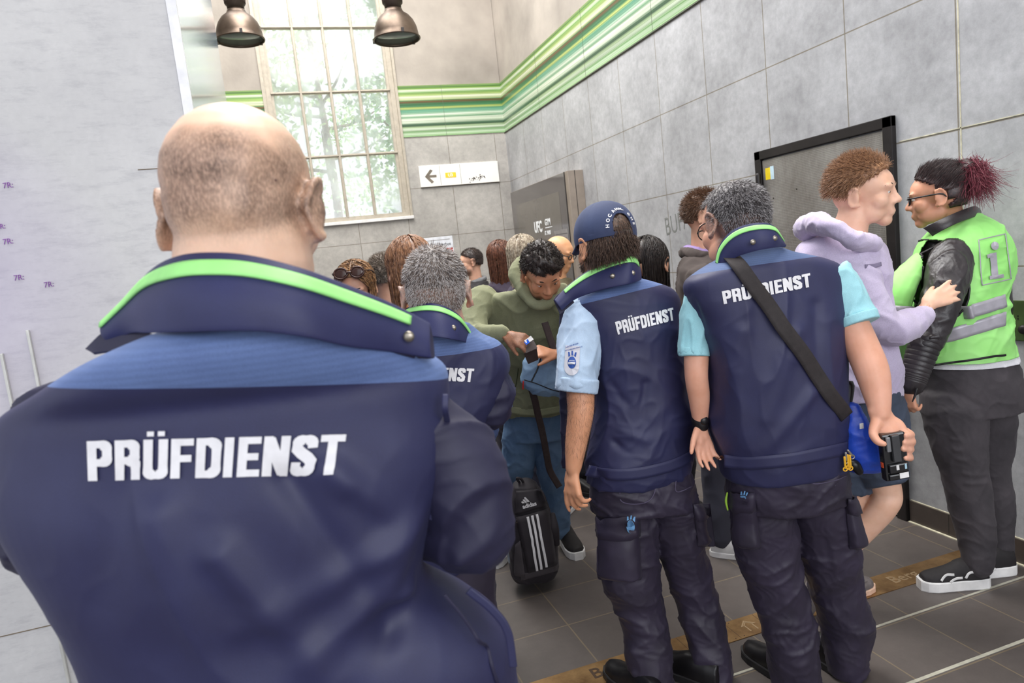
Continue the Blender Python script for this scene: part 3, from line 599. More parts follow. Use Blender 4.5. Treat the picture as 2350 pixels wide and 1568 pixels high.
def strands(name, roots, dirs, length, m, parent, width=.0012, seed=1, curl=.2, gravity=0, k=4, lift=None, jitter=.25):
    rng = np.random.default_rng(seed); n = len(roots); d = dirs / np.linalg.norm(dirs, axis=1)[:, None]; d = d + rng.normal(0, jitter, (n, 3)); d /= np.linalg.norm(d, axis=1)[:, None]
    L = length * rng.uniform(.7, 1.25, (n, 1)); s = np.cross(d, rng.normal(0, 1, (n, 3))); s /= np.linalg.norm(s, axis=1)[:, None]; t = np.cross(d, s); V = []; p = roots.copy(); bend = rng.normal(0, curl, (n, 3))
    for i in range(k):
        w = width * (1 - i / (k - .0) * .85)
        for a in (0, 2.094, 4.189): V.append(p + s * w * math.cos(a) + t * w * math.sin(a))
        d = d + bend / k + np.array([0, 0, -gravity / k]); d /= np.linalg.norm(d, axis=1)[:, None]; p = p + d * L / (k - 1)
    V = np.stack(V, 1); F = []
    base = (np.arange(n) * 3 * k)[:, None]
    for i in range(k - 1):
        for j in range(3): a = i * 3 + j; b_ = i * 3 + (j + 1) % 3; F.append(base + np.array([[a, b_, b_ + 3, a + 3]]))
    F = np.concatenate(F, 0); me = bpy.data.meshes.new(name); me.from_pydata(V.reshape(-1, 3).tolist(), [], F.tolist()); return link(name, me, m, parent, True)
def hair_mat(name, lo, hi, scale=60):
    if name in _M: return _M[name]
    m, n, l, b = nmat(name); l.new(ramp(n, l, noise(n, l, coords(n, l), scale, 4), .35, .65, srgb(lo), srgb(hi)), b.inputs['Base Color'])
    b.inputs['Roughness'].default_value = .42; _M[name] = m; return m
def scalp(c, M, n, seed, test, rx=.0785, ry=.0955, rz=.084, off=(0, -.014, .036)):
    """random points on the skull where test(x, y, z) in head units is true; returns world roots, normals, local dirs"""
    rng = np.random.default_rng(seed); d = rng.normal(0, 1, (n * 5, 3)); d /= np.linalg.norm(d, axis=1)[:, None]; p = d * [rx, ry, rz] + off
    ok = np.array([test(*q) for q in d]); d = d[ok][:n]; p = p[ok][:n]; A = np.array(M); nr = d / [rx, ry, rz]; nr /= np.linalg.norm(nr, axis=1)[:, None]
    return p @ A.T + np.array(c), (nr @ A.T), d
def cap_hair(name, c, M, m, parent, test, r=(.082, .100, .088), off=(0, -.014, .036), amp=.006, seed=3, seg=64):
    """hair mass as a thick shell over the skull where test() holds"""
    b = bmesh.new(); bmesh.ops.create_uvsphere(b, u_segments=seg, v_segments=seg // 2, radius=1); dl = [f for f in b.faces if not test(*f.calc_center_median())]
    bmesh.ops.delete(b, geom=dl, context='FACES')
    co = np.array([list(v.co) for v in b.verts]); w = 1 + (sn(co, seed, .5) * .5 + ridged(co, seed, .25)) * amp / .09
    for v, q, s in zip(b.verts, co, w): v.co = c + M @ (Vector((q[0] * r[0] * s, q[1] * r[1] * s, q[2] * r[2] * s)) + Vector(off))
    o = obj(name, b, m, parent, True); s = o.modifiers.new('s', 'SOLIDIFY'); s.thickness = .012; s.offset = -1; return o
def nape_hair(c, M, m, parent, low=-.72):
    return cap_hair('hair_nape', c, M, m, parent, lambda x, y, z: y < -.02 and low < z < .4 and not (z < -.3 and abs(x) > .85), (.0748, .078, .082), (0, -.037, .006), .002)
def long_hair(name, c, M, m, parent, n=900, fall=.28, width=.0022, seed=1, spread=1.10):
    """strands running from the parting round the skull, then hanging down"""
    rng = np.random.default_rng(seed); A = np.array(M); cc = np.array(c); V = []; F = []
    for i in range(n):
        side = 1 if i % 2 else -1; y0 = rng.uniform(-.7, .75); a = np.array([side * .05, y0, math.sqrt(1 - y0 * y0)])
        az = side * rng.uniform(.02, 1.0) ** .8 * (2.15 if y0 > 0 else 1.75); zz = rng.uniform(-.45, -.15); rr = math.sqrt(1 - zz * zz); e = np.array([math.sin(az) * rr, -math.cos(az) * rr, zz])
        pts_ = []; om = math.acos(max(-1, min(1, a @ e))); k_ = spread + rng.uniform(-.04, .06)
        for t in np.linspace(0, 1, 7): q = (math.sin((1 - t) * om) * a + math.sin(t * om) * e) / math.sin(om); q = q * (1 + .02 * math.sin(i)); pts_.append(cc + A @ (q * np.array([.077, .094, .082]) * k_ + np.array([0, -.014, .036])))
        L = fall * rng.uniform(.75, 1.1); h = A @ np.array([-.10 * e[0], .05, 0]); p = pts_[-1].copy()
        for k in range(5): p = p + (np.array([0, 0, -1.0]) + h) * L / 5 + rng.normal(0, .003, 3); pts_.append(p.copy())
        w = width * rng.uniform(.6, 1.3); b0 = len(V); s = np.array(RT) * .7 + rng.normal(0, .5, 3); s /= np.linalg.norm(s); q2 = np.cross(s, [0, 0, 1.0]); nP = len(pts_)
        for j, q in enumerate(pts_):
            ww = w * (1 if j < nP - 2 else .5)
            for b_ in (0, 2.094, 4.189): V.append(q + s * ww * math.cos(b_) + q2 * ww * math.sin(b_))
        for j in range(nP - 1):
            for b_ in range(3): F.append((b0 + j * 3 + b_, b0 + j * 3 + (b_ + 1) % 3, b0 + j * 3 + 3 + (b_ + 1) % 3, b0 + j * 3 + 3 + b_))
    me = bpy.data.meshes.new(name); me.from_pydata([tuple(v) for v in V], [], F); return link(name, me, m, parent, True)
def hand_bm(bm, w, fdir, palm, s=1, curl=(.25, .3, .35, .4), thumb=.7, side=1, spread=.1, tcurl=.3):
    """w wrist point; fdir towards the fingers; palm = palm normal (the side fingers curl to); side +1 puts the thumb along +(fdir x palm)"""
    f = Vector(fdir).normalized(); n = Vector(palm); n = (n - f * n.dot(f)).normalized(); x = f.cross(n) * side
    M = Matrix((x, f, n)).transposed()
    tube(bm, [w - f * .03 * s, w + f * .015 * s, w + f * .05 * s], [.024 * s, .024 * s, .028 * s], 14, 10, flat=.62, upv=n)
    for k in range(4): tube(bm, [w + f * .01 * s, w + (f * .088 + x * (.029 - .0195 * k)) * s], [.017 * s, .0125 * s], 10, 6, flat=.9, upv=n)
    ell(bm, w + (f * .05 + x * .020 + n * .006) * s, (.020 * s, .034 * s, .013 * s), M, 14)
    for k, (L, cu) in enumerate(zip((.072, .080, .075, .058), curl)):
        p = w + (f * (.088 - .004 * (k == 3)) + x * (.029 - .0195 * k)) * s; a = cu * .8; P = [p]; sd = spread * (1.5 - k)
        for j, q in enumerate((.45, .31, .24)):
            d = (f * math.cos(a) + n * math.sin(a) + x * sd).normalized(); p = p + d * L * q * s; P.append(p); a += cu * (1.1 if j == 0 else .7)
        tube(bm, P, [.0092 * s, .0085 * s, .0078 * s, .0062 * s], 10, 14, upv=n)
    p = w + (f * .022 + x * .022 + n * .004) * s; d = (f * math.cos(thumb) + x * math.sin(thumb) + n * .25).normalized(); P = [p, p + d * .038 * s]
    d2 = (d + f * .35 * (1 - tcurl) + n * tcurl * .8).normalized(); P.append(P[-1] + d2 * .030 * s); d3 = (d2 + f * .2 + n * tcurl * .6).normalized(); P.append(P[-1] + d3 * .022 * s)
    tube(bm, P, [.0145 * s, .0115 * s, .0098 * s, .0075 * s], 10, 14, upv=n)
def skin_mat(name, col, hair=None, mottling=.10, rough=.48):
    """skin, with shaved or cropped hair where the vertex layer 'crop' is painted"""
    if name in _M: return _M[name]
    m, n, l, b = nmat(name); c = srgb(col); v = coords(n, l); nz = noise(n, l, v, 22, 5)
    lo = tuple(x * (1 - mottling * (1 + .6 * i)) for i, x in enumerate(c[:3])) + (1,); base = ramp(n, l, nz, .3, .7, lo, c)
    if hair:
        at_ = n.new('ShaderNodeAttribute'); at_.attribute_name = 'crop'; hn = noise(n, l, coords(n, l, (1, 1, .45)), 420, 3); hn2 = noise(n, l, v, 26, 5)
        mu = n.new('ShaderNodeMath'); mu.operation = 'MULTIPLY'; l.new(at_.outputs['Fac'], mu.inputs[0]); l.new(ramp(n, l, hn2, .3, .62, (.68,) * 3 + (1,), (1,) * 4), mu.inputs[1])
        mu2 = n.new('ShaderNodeMath'); mu2.operation = 'MULTIPLY'; l.new(mu.outputs[0], mu2.inputs[0]); l.new(ramp(n, l, hn, .3, .6, (.55,) * 3 + (1,), (1,) * 4), mu2.inputs[1])
        base = mix(n, l, mu2.outputs[0], base, srgb(hair))
    l.new(base, b.inputs['Base Color']); b.inputs['Roughness'].default_value = rough; b.inputs['Subsurface Weight'].default_value = .12; b.inputs['Subsurface Scale'].default_value = .01
    bump(n, l, b, noise(n, l, v, 300, 3), .12, .001); _M[name] = m; return m
def paint(o, fn, name='crop'):
    me = o.data; co = get_co(me); v = fn(co).astype(np.float32); a = me.attributes.new(name, 'FLOAT', 'POINT'); a.data.foreach_set('value', v)
def head_local(co, c, M):
    A = np.linalg.inv(np.array(M)); return (co - np.array(c)) @ A.T
def smooth01(x, a, b_): t = np.clip((x - a) / (b_ - a), 0, 1); return t * t * (3 - 2 * t)
def shoe(parent, heel, yaw, L=.29, up=None, sole=None, name='shoe', sole_h=.026, stripe=None, width=1, lace=None):
    """heel: point on the floor under the heel; yaw: 0 toes away from the viewer, positive left"""
    f = Matrix.Rotation(yaw, 3, 'Z') @ FW; s = Vector((f.y, -f.x, 0)); heel = Vector((heel[0], heel[1], 0)); b = bmesh.new()
    prof = [(.0, .034, .085), (.12, .040, .092), (.28, .042, .095), (.42, .041, .088), (.58, .044, .066), (.74, .048, .052), (.88, .043, .044), (.97, .026, .036)]
    rings = []
    for t, w, h in prof:
        c = heel + f * (t * L) + UP * (sole_h * .7); rings.append([c + s * (w * width * math.cos(a)) + UP * max(0, h * (.25 + .75 * abs(math.sin(a)) ** .8) if math.sin(a) >= 0 else 0) for a in np.linspace(0, 2 * math.pi, 24, endpoint=False)])
    skin_rings(b, rings); me = evalmesh(b, .006, 3); o = link(name, me, up, parent, True)
    b = bmesh.new(); rr = []
    ol = [(-.03, .024), (.02, .038), (.15, .044), (.4, .044), (.62, .049), (.8, .052), (.93, .043), (1.01, .022)]; out = [(t, w) for t, w in ol] + [(t, -w) for t, w in ol[::-1]]
    for z, k in ((0, .94), (.004, 1), (sole_h, 1.0), (sole_h + .004, .93)): rr.append([heel + f * (t * L) + s * (w * width * k) + UP * z for t, w in out])
    skin_rings(b, rr); obj('sole', b, sole, o, False)
    if lace:
        for i in range(4):
            b = bmesh.new(); t = .42 + i * .075; h = .10 - i * .011; tube(b, [heel + f * (t * L) + s * x * .020 + UP * (h - abs(x) * .006) for x in (-1, 0, 1)], [.003] * 3, 6, 6); obj('lace', b, lace, o, True)
    return o

# ---------------------------------------------------------------- shared cloth
def cloth_mat(name, col, hi=None, rough=.75, weave=900, wamp=.25, sheen=.25, var=.08, rib=None):
    if name in _M: return _M[name]
    m, n, l, b = nmat(name); v = coords(n, l); c = srgb(col); h2 = srgb(hi) if hi else tuple(min(1, x * 1.25) for x in c[:3]) + (1,)
    base = ramp(n, l, noise(n, l, v, 7, 6, .6), .3, .7, c, h2)
    if rib:
        w = n.new('ShaderNodeTexWave'); w.wave_type = 'BANDS'; w.bands_direction = 'Z'; w.inputs['Scale'].default_value = rib[0]; w.inputs['Distortion'].default_value = .8; w.inputs['Detail'].default_value = 2; l.new(v, w.inputs['Vector'])
        base = mix(n, l, 1.0, base, ramp(n, l, w.outputs['Fac'], .2, .8, (1 - rib[1],) * 3 + (1,), (1, 1, 1, 1)), 'MULTIPLY')
    base = mix(n, l, 1.0, base, ramp(n, l, noise(n, l, v, weave, 2), .3, .7, (.84,) * 3 + (1,), (1, 1, 1, 1)), 'MULTIPLY')
    l.new(base, b.inputs['Base Color']); b.inputs['Roughness'].default_value = rough
    b.inputs['Sheen Weight'].default_value = sheen; b.inputs['Sheen Roughness'].default_value = .45; b.inputs['Sheen Tint'].default_value = tuple(min(1, x * 3 + .15) for x in c[:3]) + (1,)
    bump(n, l, b, noise(n, l, v, weave, 2), wamp, .0012); _M[name] = m; return m
NAVY = cloth_mat('navy softshell cloth', (38, 38, 72), (44, 46, 84), .55, 700, .2, .10)
NAVYD = cloth_mat('dark navy sleeve cloth', (30, 28, 56), (36, 34, 62), .6, 700, .2, .08)
COLLAR = cloth_mat('navy collar cloth', (34, 36, 78), (42, 46, 92), .55, 600, .2, .12)
YOKE = cloth_mat('mid blue ribbed yoke cloth', (88, 108, 156), (98, 120, 168), .8, 500, .25, .15, rib=(42, .10))
YOKE2 = cloth_mat('slate blue ribbed yoke cloth', (80, 98, 136), (90, 108, 148), .8, 500, .25, .15, rib=(60, .10))
NEON = mat('neon green reflective piping', (158, 232, 136), .5, 0, .03, 40)
PRINT = mat('white reflective print', (226, 224, 226), .5, 0, .03, 60)
TROUSER = cloth_mat('dark aubergine work trousers', (40, 34, 48), (54, 46, 66), .55, 600, .25, .12)
SNAP = mat('brushed snap button', (150, 142, 130), .3, .9)
BLACK = mat('black leather', (20, 18, 20), .38, 0, .2, 20)
RUBBER = mat('black rubber sole', (26, 24, 26), .6)
WHITE = mat('white rubber sole', (226, 224, 222), .55)
def snap(px, py, T, D, parent, r=.0065):
    p, nrm = on_surface(T, px, py, D, .001) if T is not None else (at(px, py, D), -FW); b = bmesh.new(); ell(b, p, (r, r, r * .5), Matrix(frame_of(nrm)).transposed(), 16); obj('snap_button', b, SNAP, parent, True)
def root_body(bm, voxel, m, label, base, crop=None, smooth=2):
    me = evalmesh(bm, voxel, smooth); o = link('person', me, m, None, True); tag(o, label, 'person', None); PENDING.append((o, Vector((base[0], base[1], 0))))
    paint(o, crop if crop else (lambda co: np.zeros(len(co)))); return o
def tuck(body, depth_=.007):
    """keep the body just inside the garments that cover it"""
    co = get_co(body.data); no = get_no(body.data)
    for g in body.children:
        if g.type != 'MESH' or g.name.split('.')[0] not in COVER: continue
        T = bvh(g.data); mn = np.array([list(v.co) for v in g.data.vertices]); lo = mn.min(0) - .03; hi = mn.max(0) + .03; idx = np.where(((co > lo) & (co < hi)).all(1))[0]
        for i in idx:
            h, n, k, ds = T.find_nearest(Vector(co[i]), .03)
            if h is None: continue
            if n.dot(Vector(no[i])) < .75: continue
            sd = (Vector(co[i]) - h).dot(n)
            if sd > -depth_: co[i] -= np.array(n) * (sd + depth_)
    set_co(body.data, co)
COVER = {'jacket', 'vest', 'sleeve', 'shirt_sleeve', 'polo_sleeve', 'trousers', 'jeans', 'hoodie', 'shorts', 'leather_jacket', 'jacket_sleeve', 'coat'}
def feet_at(px, py):
    p = onz(px, py); return Vector((p.x, p.y, 0))
# ================================================================ front officer: bald head, navy jacket
def officer_front():
    D = .84; Mh = basis(-.04, -.08, .04, 1.045); hc = at(566, 492, .83)
    b = bmesh.new(); head_bm(b, hc, Mh)
    base = Vector((at(560, 900, .92).x, at(560, 900, .92).y, 0))
    L = lambda x, y, z: hc + Mh @ Vector((x, y, z))
    tube(b, [L(0, -.018, -.01), L(0, -.016, -.06), at(560, 700, .86), at(590, 900, .89)], [.070, .078, .078, .08], 28, 16)
    ell(b, L(0, -.042, -.045), (.052, .028, .030), Mh)
    torso(b, [(590, 880, 240, .88, .07), (590, 1000, 300, .86, .10), (600, 1300, 290, .87, .10), (640, 1560, 300, .90, .10)])
    gx, gy = base.x, base.y
    for s in (-1, 1):
        h = base + RT * s * .10
        tube(b, [h + UP * .92, h + RT * s * .03 + UP * .5, h + RT * s * .04 + UP * .10], [.085, .06, .045], 16, 14)
    tube(b, [base + UP * 1.02, base + UP * .9], [.14, .13], 20, 8, flat=.8, upv=FW)
    # arms folded in front
    elR = at(1085, 1215, .86); elL = at(125, 1225, .90)
    shR = at(990, 965, .86); shL = at(62, 1020, .89)
    for sh, el, s in ((shR, elR, 1), (shL, elL, -1)):
        wr = el + FW * .13 - RT * s * .20 + UP * .02
        tube(b, [sh, (sh + el) / 2 + RT * s * .01, el], [.042, .040, .036], 16, 12); tube(b, [el, (el + wr) / 2, wr], [.036, .034, .026], 16, 12)
        hand_bm(b, wr, -RT * s * .9 + FW * .25, -FW, .95, side=s, curl=(.5, .55, .6, .65))
    def crop(co):
        q = head_local(co, hc, Mh) / 1.0; x, y, z = q[:, 0], q[:, 1], q[:, 2]
        top = smooth01(z + y * .55 + .006 * sn(q, 3, .05), .036, .006); side = smooth01(np.abs(x), .050, .072) * smooth01(z, .11, .085)
        m = np.maximum(top, side * .8) * smooth01(z, -.060, -.005) * smooth01(-y, -.045, -.005)
        return m * (.88 + .13 * sn(q, 9, .045))
    body = root_body(b, .0045, skin_mat('fair pink skin', (246, 206, 180), (96, 72, 58)), 'large bald man from behind in the foreground, navy jacket with blue yoke, arms folded', base, crop, 3)
    b = bmesh.new()
    ell(b, L(.060, -.066, .022), (.0022, .0022, .0022), None, 8); obj('mole', b, mat('dark mole', (92, 60, 56), .6), body)
    # ---- jacket back and skirt
    b = bmesh.new()
    torso(b, [(558, 742, 195, .785, .064), (553, 768, 275, .795, .088), (545, 800, 350, .81, .105), (533, 848, 430, .83, .112), (523, 890, 500, .85, .112), (522, 930, 517, .855, .118), (524, 1010, 517, .86, .128), (530, 1100, 508, .86, .135),
              (538, 1180, 487, .86, .135), (550, 1280, 450, .86, .130), (575, 1370, 425, .87, .130), (650, 1440, 470, .88, .140), (700, 1510, 500, .89, .15), (715, 1600, 505, .90, .155), (740, 1750, 505, .92, .155)], e=2.35, n=64, sub=8)
    P = lambda x, y, d=.735: np.array(at(x, y, d))
    folds = [(P(1010, 1190, .78), P(560, 1420, .75), .020, .021), (P(1000, 1230, .78), P(640, 1568, .76), .024, .024), (P(980, 1260, .78), P(820, 1600, .78), .018, -.018), (P(760, 1080), P(930, 1230, .76), .018, .018), (P(820, 1160), P(985, 1290, .78), .016, -.015),
             (P(520, 1260), P(760, 1560, .75), .022, .018), (P(380, 1180), P(520, 1560, .75), .026, .014), (P(1035, 960, .80), P(1020, 1150, .8), .010, -.009), (P(910, 1350, .8), P(1180, 1420, .8), .02, .020), (P(300, 1100), P(230, 1380), .03, -.010), (P(880, 960), P(960, 1150, .77), .016, .010), (P(660, 1100), P(880, 1400, .77), .016, -.012)]
    T_ = FW * -1
    jk = part('jacket', b, .0045, NAVY, body, 6, amp=.0055, scale=.26, seed=21, folds=folds, stretch=(1, 1, .8), fine=.12, mask=lambda co: .25 + .75 * smooth01(-co[:, 2], -1.42, -1.36))
    T = bvh(jk.data)
    p1, p2, p3 = at(0, 917, .76), at(1045, 905, .76), at(520, 893, .70)
    no = (p2 - p1).cross(p3 - p1 + FW * .0).normalized(); no = (UP + FW * .12).normalized(); no = (no - (p2 - p1).normalized() * no.dot((p2 - p1).normalized())).normalized()
    yk = cut(jk, 'yoke', p3, no, YOKE, jk)
    block_text('lettering', 'PR\u00dcFDIENST', [(206, 1103), (782, 1088), (795, 996), (203, 1012)], T, .73, PRINT, jk, .0022)
    ribbon('armhole_seam', [(1022, 905, .8), (1021, 980, .79), (1014, 1060, .79), (1002, 1130, .8), (985, 1190, .8)], .007, NAVY, jk, T, .003, .004)
    ribbon('shoulder_pleat', [(792, 772, .74), (850, 790, .76), (948, 822, .78)], .004, NAVYD, yk, T, .002, .002)
    # sleeves
    for nm, sh, el, s in (('sleeve', shR, elR, 1), ('sleeve', shL, elL, -1)):
        wr = el + FW * .15 - RT * s * .16 + UP * .02; b = bmesh.new()
        o_ = RT * s * .0
        tube(b, [sh - RT * s * .05 + UP * .030, sh + (el - sh) * .35 + RT * s * .010, sh + (el - sh) * .7 + RT * s * .006, el], [.050, .058, .060, .058], 28, 20); tube(b, [el, el + (wr - el) * .5, wr], [.058, .056, .045], 28, 16)
        part('sleeve', b, .0045, NAVYD, body, 4, amp=.006, scale=.17, seed=31 + s, stretch=(.8, .8, 1.3), folds=[(np.array(el - FW * .05 - RT * s * .05), np.array(el - FW * .05 + RT * s * .03 + UP * .06), .014, -.010), (np.array(el - FW * .055 - RT * s * .02 - UP * .02), np.array(el - FW * .05 + RT * s * .04 + UP * .02), .012, .008)])
    # collar: wide stand-up collar opened outwards
    top = [(236, 744, .86), (290, 690, .84), (350, 622, .80), (410, 590, .745), (490, 582, .728), (580, 590, .724), (690, 618, .73), (800, 658, .765), (905, 702, .80), (985, 745, .83)]
    bot = [(262, 790, .85), (300, 765, .82), (345, 764, .75), (430, 762, .705), (520, 760, .69), (610, 762, .69), (710, 776, .70), (800, 796, .73), (900, 808, .775), (990, 822, .80)]
    co_ = sheet('collar', pts(top), pts(bot), COLLAR, body, .006, .012)
    piping(pts(top), pts(bot), .012, .13, .31, .02, .935, co_)
    bl = [(198, 802, .86), (232, 768, .85), (268, 742, .845), (310, 735, .83)]; bl2 = [(215, 812, .84), (262, 806, .83), (310, 795, .81), (360, 776, .78)]
    sheet('collar_underlay', pts(bl), pts(bl2), NAVYD, co_, .004)
    bl = [(985, 748, .835), (992, 780, .83), (996, 822, .815)]; bl2 = [(900, 745, .79), (910, 780, .785), (960, 822, .80)]
    sheet('collar_tip', pts(bl), pts(bl2), NAVYD, co_, .004, .003)
    # inner collar standing against the neck
    it = [(395, 600, .74), (440, 585, .715), (520, 578, .70), (600, 588, .70), (700, 618, .72), (770, 655, .76)]; ib = [(380, 640, .76), (440, 650, .73), (520, 655, .72), (600, 655, .72), (700, 670, .74), (790, 700, .77)]
    for px, py in ((938, 773),): snap(px, py, None, .775, co_, .0065)
    # side pocket and dark belt flap low right
    ribbon('pocket_seam', [(1020, 1365, .8), (1065, 1420, .8), (1110, 1490, .8), (1140, 1568, .8)], .004, NAVYD, jk, T, .002, .002)
    ribbon('pocket_flap', [(1075, 1355, .8), (1130, 1400, .8), (1165, 1450, .8), (1178, 1530, .8)], .010, NAVY, jk, T, .004, .003)
    # trousers and boots continue to the floor below the frame
    b = bmesh.new()
    for s in (-1, 1):
        h = base + RT * s * .10; tube(b, [h + UP * .92, h + RT * s * .03 + UP * .5, h + RT * s * .04 + UP * .06], [.12, .10, .10], 18, 14)
    part('trousers', b, .012, TROUSER, body, 3, amp=.008, scale=.2, seed=5)
    for s in (-1, 1): shoe(body, base + RT * s * .14 - FW * .04, -s * .15, .30, BLACK, RUBBER)
    tuck(body); return body
officer_front()
# ================================================================ second officer: grey spiky hair
def officer_spiky():
    D = 1.83; Mh = basis(.10, -.24, .02, 1.06); hc = at(1001, 681, 1.86); L = lambda x, y, z: hc + Mh @ Vector((x, y, z))
    base = Vector((at(925, 900, 1.9).x, at(925, 900, 1.9).y, 0)); b = bmesh.new(); head_bm(b, hc, Mh)
    tube(b, [L(0, -.02, -.02), at(1008, 720, 1.82), at(1012, 790, 1.86)], [.058, .062, .08], 20, 12)
    torso(b, [(1010, 800, 80, 1.86, .07), (1000, 860, 140, 1.86, .09), (1000, 1000, 110, 1.87, .09), (1010, 1200, 110, 1.88, .09)])
    sh = at(1122, 850, 1.87); el = at(1128, 935, 1.86); wr = el + FW * .20 - RT * .14 + UP * .02; shL = at(870, 850, 1.87); elL = at(850, 950, 1.86); wrL = elL + FW * .2 + RT * .14
    for a, e, w, s in ((sh, el, wr, 1), (shL, elL, wrL, -1)):
        tube(b, [a, e], [.04, .038], 14, 8); tube(b, [e, w], [.038, .027], 14, 8); hand_bm(b, w, -RT * s + FW * .2, -FW, .95, side=s, curl=(.5, .5, .6, .6))
    for s in (-1, 1): h = base + RT * s * .10; tube(b, [h + UP * .92, h + UP * .5, h + UP * .10], [.08, .06, .045], 14, 10)
    def crop(co):
        q = head_local(co, hc, Mh); x, y, z = q.T
        return np.maximum(smooth01(-y + z * .55, .0, .03), smooth01(z, .02, .05)) * smooth01(z, -.10, -.05) * .9 * smooth01(-y + z * .8, -.06, .0)
    body = root_body(b, .006, skin_mat('fair pink skin cropped grey', (228, 178, 154), (120, 112, 108)), 'man from behind with spiky grey hair, navy jacket, directly beyond the front man\'s shoulder', base, crop)
    test = lambda x, y, z: (z > -.80 and (y < .15 or z > .35)) and not (abs(x) > .90 and z < .1) and not (z < -.35 and abs(x) > .70)
    H = cap_hair('hair', hc, Mh, hair_mat('grey brown hair base', (92, 84, 80), (150, 142, 138), 90), body, test, (.0795, .0965, .085), amp=.0015)
    R, N, d = scalp(hc, Mh, 9500, 5, test, .0795, .0965, .085); A = np.array(Mh); wc = np.array([.022, -.55, .83])
    loc = d - wc; fl = loc - d * (loc * d).sum(1)[:, None]; fl /= np.linalg.norm(fl, axis=1)[:, None] + 1e-6; upn = smooth01(d[:, 1] * .6 + d[:, 2] * .7, .35, .9)[:, None]
    dirs = N * (.35 + 1.1 * upn) + (fl @ A.T) * (1.0 - .45 * upn) + np.array(Mh.col[1]) * .35 * upn
    ln = .011 + .020 * upn
    sel = np.random.default_rng(3).random(len(R)); tone = [('silver strands', (176, 170, 168), (222, 216, 214), sel < .38), ('brown grey strands', (88, 74, 66), (134, 118, 106), (sel >= .38) & (sel < .8)), ('dark strands', (44, 38, 38), (70, 60, 58), sel >= .8)]
    front = smooth01(d[:, 1] * .8 + d[:, 2] * .55, .55, .95); dk = (front > np.random.default_rng(4).random(len(R)))
    for i, (nm, lo, hi, k) in enumerate(tone):
        k = (k & ~dk) if i < 2 else (k | dk)
        strands('hair_strand', R[k], dirs[k], ln[k], hair_mat(nm, lo, hi, 300), H, .00075, 7 + i, .25, .02, 4)['kind'] = 'stuff'

    R2, N2, d2 = scalp(hc, Mh, 3200, 15, lambda x, y, z: z < .15 and z > -.70 and y < -.1, .0725, .0745, .079, (0, -.037, .006))
    for i, k in enumerate((np.arange(len(R2)) % 3 == 0, np.arange(len(R2)) % 3 > 0)): strands('hair_strand', R2[k], (N2 * .7 - A[:, 2])[k], .007, (hair_mat('brown grey strands', 0, 0), hair_mat('silver strands', 0, 0))[i], H, .00055, 20 + i, .2, 0, 3)['kind'] = 'stuff'
    # jacket
    b = bmesh.new()
    torso(b, [(1012, 752, 60, 1.84, .06), (1005, 778, 100, 1.84, .085), (1000, 806, 145, 1.85, .10), (998, 845, 168, 1.86, .11), (995, 885, 168, 1.87, .12), (992, 950, 150, 1.87, .125), (990, 1020, 118, 1.88, .12), (985, 1100, 108, 1.89, .12), (978, 1200, 118, 1.9, .13), (980, 1290, 120, 1.91, .13)], e=2.4, n=48)
    jk = part('jacket', b, .007, NAVY, body, 4, amp=.008, scale=.18, seed=41)
    T = bvh(jk.data); no = (UP + RT * .0).normalized(); yk = cut(jk, 'yoke', at(1060, 812, 1.75), no, YOKE, jk)
    block_text('lettering', 'PR\u00dcFDIENST', [(905, 868), (1084, 877), (1088, 846), (909, 838)], T, 1.74, PRINT, jk, .003)
    for a, e, w, s in ((sh, el, wr, 1), (shL, elL, wrL, -1)):
        b = bmesh.new(); tube(b, [a - RT * s * .02, a + (e - a) * .5 + RT * s * .008, e], [.050, .056, .054], 24, 14); tube(b, [e, e + (w - e) * .5, e + (w - e) * .95], [.054, .050, .042], 24, 12)
        part('sleeve', b, .007, NAVYD if s > 0 else NAVYD, body, 3, amp=.009, scale=.11, seed=51 + s)
    b = bmesh.new(); tube(b, [el - RT * -.045 + UP * .035, el + RT * .050 - UP * .0], [.018, .020], 12, 6, flat=.5); 
    part('sleeve_patch', b, .005, YOKE, body, 2)
    top = [(928, 722, 1.86), (938, 706, 1.81), (975, 697, 1.755), (1012, 701, 1.74), (1050, 722, 1.76), (1072, 752, 1.80), (1084, 778, 1.84)]
    bot = [(922, 760, 1.82), (940, 765, 1.76), (975, 771, 1.705), (1012, 775, 1.69), (1045, 781, 1.71), (1066, 786, 1.76), (1080, 795, 1.81)]
    co_ = sheet('collar', pts(top), pts(bot), COLLAR, body, .006, .008)
    piping(pts(top), pts(bot), .008, .10, .24, .06, .93, co_)
    for px, py in ((989, 745), (1040, 753)): snap(px, py, None, 1.715, co_, .008)
    b = bmesh.new()
    for s in (-1, 1): h = base + RT * s * .10; tube(b, [h + UP * .95 + RT * .02, h + UP * .5, h + UP * .06], [.115, .085, .08], 16, 10)
    part('trousers', b, .014, TROUSER, body, 3, amp=.008, scale=.2, seed=6)
    for s in (-1, 1): shoe(body, base + RT * s * .11 - FW * .04, -s * .15, .30, BLACK, RUBBER)
    tuck(body)
officer_spiky()

